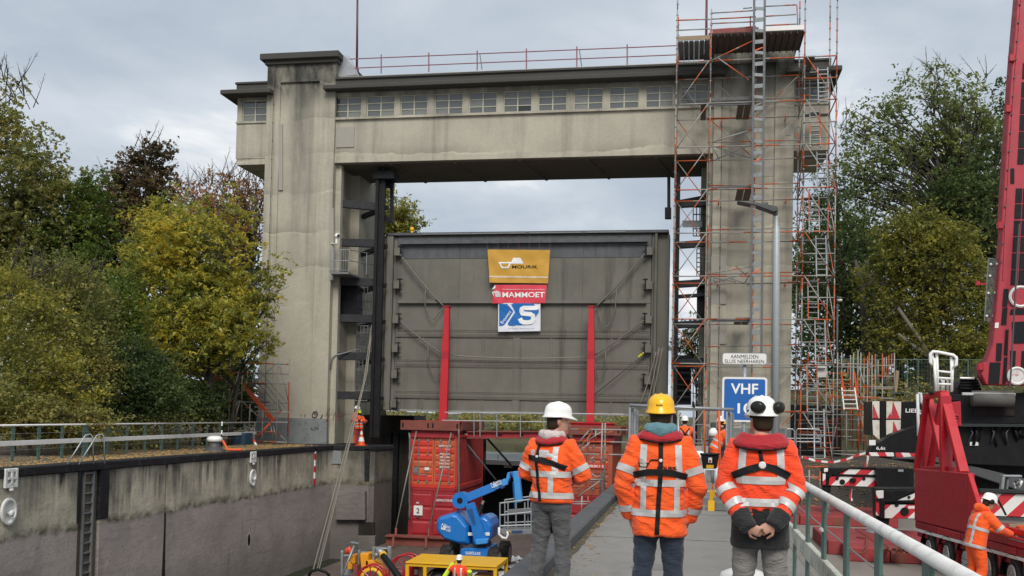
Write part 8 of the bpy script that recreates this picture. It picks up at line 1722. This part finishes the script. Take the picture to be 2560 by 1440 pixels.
def tree(name, label, base, lobes, clumps, per, size, mat, asp=.5, spread=.55, bark=None, trunk=.18, twigs=0, spray=False, group=None, bare=()):
    """lobes: (x, y, z, rx, ry, rz) relative masses of the crown in world metres"""
    base = V(base); t = thing(name, label, 'tree' if 'shrub' not in name and 'bush' not in name else 'shrub', base, group)
    lb = np.array(lobes, float); vol = lb[:, 3]*lb[:, 4]*lb[:, 5]; w = vol**.75; w /= w.sum()
    idx = rng.choice(len(lb), clumps, p=w); u = rng.normal(size=(clumps, 3)); u /= np.linalg.norm(u, axis=1)[:, None]
    rad = rng.uniform(.25, 1, clumps)**.45; CC = lb[idx, :3]+u*rad[:, None]*lb[idx, 3:6]
    CC[:, 2] = np.maximum(CC[:, 2], base.z+.25)
    sc = rng.uniform(.6, 1.4, clumps)*spread
    pts = []; rn = []
    for i in range(clumps):
        m_ = int(per*rng.uniform(.4, 1.5)*sc[i]/spread); tone = rng.uniform(0, .6)
        if spray:   # drooping fronds
            nb = max(2, m_//14)
            for b in range(nb):
                d = rng.normal(size=3); d[2] = abs(d[2])*.2-.15; d /= np.linalg.norm(d); o = CC[i]+rng.normal(size=3)*sc[i]*.45; q = rng.uniform(0, 1, 14)[:, None]
                pts.append(o+d*q*sc[i]*.9-np.array([0, 0, 1])*q**2*sc[i]*.35+rng.normal(size=(14, 3))*.06*sc[i]); rn.append(np.clip(tone+rng.normal(0, .14, 14), 0, 1))
        else:
            nb = max(2, m_//9)
            for b in range(nb):
                d = rng.normal(size=3); d[2] = d[2]*.5+.1; d /= np.linalg.norm(d); o = CC[i]+rng.normal(size=3)*sc[i]*.35; q = rng.uniform(.1, 1, 9)[:, None]
                pts.append(o+d*q*sc[i]*1.1+rng.normal(size=(9, 3))*.09*sc[i]); rn.append(np.clip(tone+rng.normal(0, .16, 9), 0, 1))
    pts = np.concatenate(pts); rn = np.concatenate(rn); pts[:, 2] = np.maximum(pts[:, 2], base.z+.05)
    o = link(leaf_mesh('crown', pts-np.array(base), size, asp, rnd=rn), 'crown', mat, t)
    g = G(); top = lb[np.argmax(lb[:, 2])]; ax = V((top[0], top[1], top[2]+top[5]*.3))
    tp = [base-V((0, 0, .3))]; 
    for i in range(1, 6): f = i/5; tp.append(base.lerp(ax, f)+V((math.sin(i*1.7+base.x)*.25*f, math.cos(i*2.1)*.2*f, 0)))
    g.path(tp, [trunk*(1.25 if i == 0 else 1-.16*i) for i in range(6)], 9)
    for i in range(min(clumps, 46 if not twigs else twigs)):
        c = V(CC[i]); f = max(.15, min(.95, (c.z-base.z)/max(.5, ax.z-base.z)*.72)); k = f*5; j = min(int(k), 4); s = tp[j].lerp(tp[j+1], k-j); L_ = (c-s).length
        mid = s.lerp(c, .5)+V((random.uniform(-.1, .1)*L_, random.uniform(-.1, .1)*L_, .10*L_)); r_ = trunk*(.42-.25*f)
        g.path([s, mid, c], [r_, r_*.6, .012], 5)
        for q in range(3): e_ = c+V([random.gauss(0, spread*.6) for _ in range(3)]); g.path([mid.lerp(c, .6), e_], [r_*.4+.006, .006], 4)
    for (x, y, z, n_, ln) in bare:
        o_ = V((x, y, z))
        for q in range(n_):
            d = V((random.gauss(0, .45), random.gauss(0, .35), random.uniform(.5, 1.1))).normalized(); p0 = o_+V((random.gauss(0, .8), random.gauss(0, .6), random.gauss(0, .3))); p1 = p0+d*ln*random.uniform(.5, 1); g.path([p0, p0.lerp(p1, .5)+V((.05, 0, 0)), p1], [.03, .018, .006], 4)
            for w_ in range(5): f = random.uniform(.3, .95); a_ = p0.lerp(p1, f); g.path([a_, a_+(d+V([random.gauss(0, .6) for _ in range(3)])).normalized()*ln*.3*(1.1-f)], [.010, .004], 3)
    g.obj('trunk', bark or BARK, t, smooth=True)
    return t
# woods that read as one mass
def wood(name, label, boxes, n, size, mat, per=60, keep=None):
    pts = []
    for (px0, px1, py0, py1, Y0, Y1, k) in boxes:
        for i in range(int(n*k)):
            Y = random.uniform(Y0, Y1); a = random.uniform(px0, px1); b = random.uniform(py0+60*noise.noise((a*.02, Y, 1)), py1); c = np.array(P(a, b, Y=Y)); m_ = int(per*random.uniform(.5, 1.4)); q = rng.normal(size=(m_, 3))*1.0; q[:, 2] *= .6; pts.append(c+q)
    pts = np.concatenate(pts); pts = pts if keep is None else pts[keep(pts)]; o = link(leaf_mesh(name, pts, size, .7), name, mat); props(o, label, 'woodland', None, 'stuff'); return o
def lobe(px, py, rx, ry, Y, dy=None):
    c = P(px, py, Y=Y); k = Y/FW.y/F*1.0*(math.cos(0)); s = (P(px+1, py, Y=Y)-c).length
    return (c.x, Y, c.z, rx*s, (dy if dy else rx*s*.8), ry*s)
def gb(px, Y, z=0): p = P(px, 1000, Y=Y); return (p.x, Y, z)
BY = 'trees left of the lock'
tree('tall_tree', 'tall thinning green brown tree at the far left edge with bare upper twigs', gb(-20, 44), [lobe(0, 420, 120, 140, 44), lobe(-50, 290, 100, 110, 44), lobe(20, 330, 60, 80, 44), lobe(90, 520, 110, 120, 45), lobe(20, 620, 130, 110, 44), lobe(95, 420, 70, 60, 43)], 430, 80, .22, LF_OLIVE, spray=True, trunk=.3, spread=.75, bare=((*P(20, 250, Y=44), 12, 2.2), (*P(0, 205, Y=44), 8, 2), (*P(45, 280, Y=44), 8, 1.8)))
tree('acacia_tree', 'bright green feathery tree left of the dark bronze tree', gb(160, 46), [lobe(160, 540, 95, 85, 46), lobe(190, 620, 80, 90, 45), lobe(110, 680, 90, 90, 46), lobe(200, 480, 60, 40, 46)], 260, 100, .2, LF_BRIGHT, spray=True, trunk=.2, spread=.7)
tree('bronze_tree', 'dark bronze leaved tree with slender upright tips against the sky', gb(345, 50), [lobe(340, 460, 75, 75, 50), lobe(380, 410, 45, 55, 50), lobe(300, 520, 70, 70, 50), lobe(360, 600, 100, 90, 50), lobe(280, 650, 90, 90, 50), lobe(370, 370, 18, 35, 50), lobe(410, 470, 30, 40, 50)], 360, 70, .2, LF_BROWN, asp=.75, trunk=.22, spread=.5, bare=((*P(372, 375, Y=50), 10, 1.5), (*P(275, 450, Y=50), 6, 1.6)))
tree('golden_tree', 'golden yellow feathery tree hanging its branches before the left pier', gb(520, 44.5), [lobe(490, 640, 115, 105, 44.5), lobe(430, 560, 70, 60, 45), lobe(390, 720, 100, 90, 44), lobe(370, 800, 60, 70, 44), lobe(360, 880, 60, 60, 43.5), lobe(535, 760, 100, 80, 44), lobe(460, 840, 110, 80, 43.5), lobe(565, 840, 75, 50, 43.5), lobe(390, 620, 60, 60, 45), lobe(440, 905, 60, 40, 43.5), lobe(600, 690, 45, 70, 44.5), lobe(560, 545, 60, 50, 45)], 520, 105, .24, LF_GOLD, spray=True, asp=.36, trunk=.24, spread=.8, twigs=90)
tree('golden_branch_tree', 'slim golden branches reaching across the pale pier edge', gb(575, 45.5), [lobe(690, 712, 32, 26, 44.5), lobe(650, 655, 35, 40, 45), lobe(690, 690, 24, 18, 44.5), lobe(670, 862, 40, 16, 45), lobe(620, 790, 60, 60, 45), lobe(560, 930, 30, 20, 45.5)], 60, 60, .24, LF_GOLD, spray=True, asp=.34, trunk=.1, spread=.55, twigs=50)
tree('russet_tree', 'sparse russet tree with bare twigs between golden tree and pier', gb(560, 60), [lobe(480, 510, 60, 60, 60), lobe(560, 500, 70, 60, 60), lobe(620, 540, 50, 80, 60), lobe(540, 580, 110, 60, 60), lobe(650, 480, 25, 30, 60)], 250, 46, .2, LF_RED, asp=.6, trunk=.2, spread=.7, twigs=120, bare=((*P(520, 470, Y=60), 22, 2.4), (*P(600, 460, Y=60), 22, 2.6), (*P(650, 470, Y=60), 12, 2.4), (*P(460, 480, Y=60), 8, 2)))
for i, (px, Y, lb, mat, lab, sp) in enumerate((
    (40, 33, [lobe(20, 760, 110, 90, 33), lobe(80, 840, 120, 100, 33), lobe(20, 930, 130, 90, 32), lobe(110, 960, 110, 70, 32)], LF_YEL, 'yellow green overgrown shrub at the far left behind the railing', .6),
    (190, 36, [lobe(170, 720, 90, 70, 36), lobe(190, 830, 100, 90, 36), lobe(170, 950, 110, 90, 35)], LF_OLIVE, 'olive shrub with creeping vines behind the left railing', .6),
    (290, 40, [lobe(290, 760, 60, 70, 40), lobe(280, 860, 75, 80, 40), lobe(300, 960, 80, 70, 39)], LF_BRIGHT, 'fresh green bush in the middle of the left hedge', .55),
    (330, 38, [lobe(340, 920, 80, 60, 38), lobe(300, 1000, 80, 50, 37), lobe(390, 990, 70, 50, 38)], LF_DARK, 'deep green ivy covered bush low behind the left railing', .5),
    (470, 43, [lobe(430, 1000, 70, 50, 43), lobe(500, 1010, 60, 45, 44), lobe(545, 1000, 40, 40, 53)], LF_DARK, 'dark thorny bush by the stair scaffold', .5),
    (600, 53.5, [lobe(585, 960, 45, 60, 53.5), lobe(612, 1030, 40, 45, 53.5), lobe(560, 1040, 40, 30, 53.5)], LF_DARK, 'shadowy scrub right behind the orange stair by the pier', .5),
    (100, 31, [lobe(60, 1040, 90, 40, 31), lobe(180, 1050, 80, 40, 32), lobe(0, 1010, 60, 50, 30)], LF_OLIVE, 'low weedy shrub showing between the posts of the left railing', .45))):
    tree('hedge_shrub', lab, gb(px, Y), lb, 230, 95, .13, mat, trunk=.07, spread=sp, asp=.6, group='shrubs behind the left railing', bare=((*P(px, lb[0][2] and 700+i*20, Y=Y), 10, 1.8),) if i < 2 else ())
wood('ground_cover', 'ivy, brambles and weeds carpeting the ground behind the left railing', [(-60, 640, 1015, 1112, 33, 47, 1)], 420, .14, LF_OLIVE, 60, lambda p: (p[:, 0] < -19.85-(p[:, 1]-20)*.084) & (p[:, 2] > 0) & (p[:, 2] < 1.5) & (p[:, 1] < 47))
# the tree seen through the tower
tree('autumn_tree', 'yellow green tree seen through the tower opening left of the gate', gb(960, 76), [lobe(960, 540, 70, 50, 76), lobe(930, 500, 50, 40, 76), lobe(1000, 560, 45, 30, 76), lobe(940, 600, 70, 60, 76), lobe(920, 720, 60, 120, 77)], 170, 90, .3, LF_YEL, asp=.5, trunk=.3, spread=.9, twigs=60)
tree('willow_tree', 'small drooping tree glimpsed through the right scaffold bay', gb(1740, 66), [lobe(1735, 860, 42, 50, 66), lobe(1750, 800, 26, 40, 66), lobe(1715, 900, 22, 26, 66), lobe(1760, 930, 30, 40, 66)], 60, 70, .3, LF_OLIVE, spray=True, asp=.25, trunk=.1, spread=.7)
# right wood
tree('ash_tree', 'broad light green tree crown rising right of the scaffold', gb(2300, 74, 3.6), [lobe(2310, 290, 140, 120, 74), lobe(2190, 350, 90, 100, 74), lobe(2130, 430, 50, 80, 74), lobe(2440, 270, 70, 90, 74), lobe(2400, 300, 90, 110, 74), lobe(2160, 480, 60, 90, 74), lobe(2300, 430, 150, 110, 74), lobe(2450, 420, 80, 130, 75), lobe(2240, 540, 120, 90, 75)], 520, 38, .27, LF_GREEN, asp=.6, trunk=.42, spread=.95, twigs=150, bare=((*P(2330, 190, Y=74), 14, 2), (*P(2110, 330, Y=74), 10, 2.4), (*P(2420, 205, Y=74), 8, 2)))
tree('yew_tree', 'dull dark green tree leaning behind the red crane boom', gb(2450, 70, 3.6), [lobe(2440, 560, 90, 110, 70), lobe(2500, 420, 50, 130, 71), lobe(2400, 480, 80, 70, 70), lobe(2500, 720, 80, 110, 70), lobe(2530, 250, 30, 60, 72)], 330, 70, .26, LF_DARK, spray=True, trunk=.3, spread=.9)
tree('yellow_tree', 'yellowing tree with grey forked trunk in front of the right wood', gb(2330, 63, 3.6), [lobe(2330, 640, 120, 90, 63), lobe(2260, 620, 80, 80, 63), lobe(2400, 750, 70, 80, 62), lobe(2300, 760, 110, 80, 63), lobe(2330, 570, 80, 50, 63), lobe(2330, 860, 100, 50, 62), lobe(2400, 880, 70, 40, 62), lobe(2445, 700, 60, 80, 62), lobe(2190, 700, 60, 70, 64), lobe(2220, 860, 80, 60, 63), lobe(2450, 850, 60, 60, 62), lobe(2170, 920, 60, 40, 64), lobe(2280, 560, 60, 40, 64), lobe(2390, 600, 50, 50, 63)], 620, 62, .2, LF_MIX, asp=.7, trunk=.3, spread=.75, bark=PALEBARK, twigs=90)
tree('forest_tree', 'shadowy green tree behind the scaffold stair', gb(2130, 70, 3.6), [lobe(2120, 640, 80, 120, 70), lobe(2160, 800, 90, 110, 70), lobe(2060, 560, 60, 80, 71), lobe(2030, 700, 50, 140, 72), lobe(2090, 480, 45, 60, 72)], 340, 60, .24, LF_DARK, trunk=.26, spread=.85, twigs=70, bare=((*P(2010, 480, Y=70), 14, 2.6), (*P(2030, 430, Y=70), 8, 2.2)))
for px, top, Y in ((2245, 700, 66), (2205, 800, 67), (2160, 720, 68)):
    g = G(); b = P(px, 990, Y=Y); g.path([b-V((0, 0, 1)), P(px+4, 850, Y=Y), P(px-4, top, Y=Y), P(px-22, top-70, Y=Y)], [.34, .28, .22, .1], 8); g.path([P(px, top+20, Y=Y), P(px+10, top-70, Y=Y)], [.16, .06], 6); g.top('tree_trunk', BARK, {2245: 'thick dark trunk forking behind the yellowing tree', 2205: 'thinner dark trunk left of the thick forked trunk', 2160: 'dark trunk nearest the scaffold in the right wood'}[px], 'tree', smooth=True)
for q, lab in ((((2245, 770), (2300, 850), (2330, 900)), 'long pale broken branch leaning into the right wood'), (((2245, 835), (2290, 870), (2340, 905)), 'shorter pale dead branch below the long one')):
    g = G(); g.path([P(*z, Y=61.5) for z in q], [.10, .13, .15], 6); g.top('dead_branch', PALEBARK, lab, 'branch', smooth=True)
wood('woodland', 'dark mass of trees behind the left hedge', [(-200, 660, 640, 1040, 62, 75, 1), (-250, 250, 560, 700, 62, 75, .25)], 330, .45, LF_DARK, 70)
wood('woodland', 'dark mass of trees filling the right wood', [(1985, 2640, 560, 985, 82, 95, 1), (2360, 2700, 300, 600, 82, 95, .25)], 330, .5, LF_DARK, 70)
wood('woodland', 'brown green scrub on the far canal bank', [(950, 1700, 1030, 1078, 275, 300, 1)], 150, .9, LF_OLIVE, 60)
wood('ground_cover', 'ivy and weeds on the earth bank under the right wood', [(2080, 2560, 985, 1005, 58, 62, 1)], 60, .2, LF_OLIVE, 50)
scatter('undergrowth', 'dry leaves and clods on the soil bank right', LFLIT, 1200, lambda: (lambda x, y: (x, y, hr(x, y)+.01))(random.uniform(4, 9.5), random.uniform(37.5, 46)), .07)
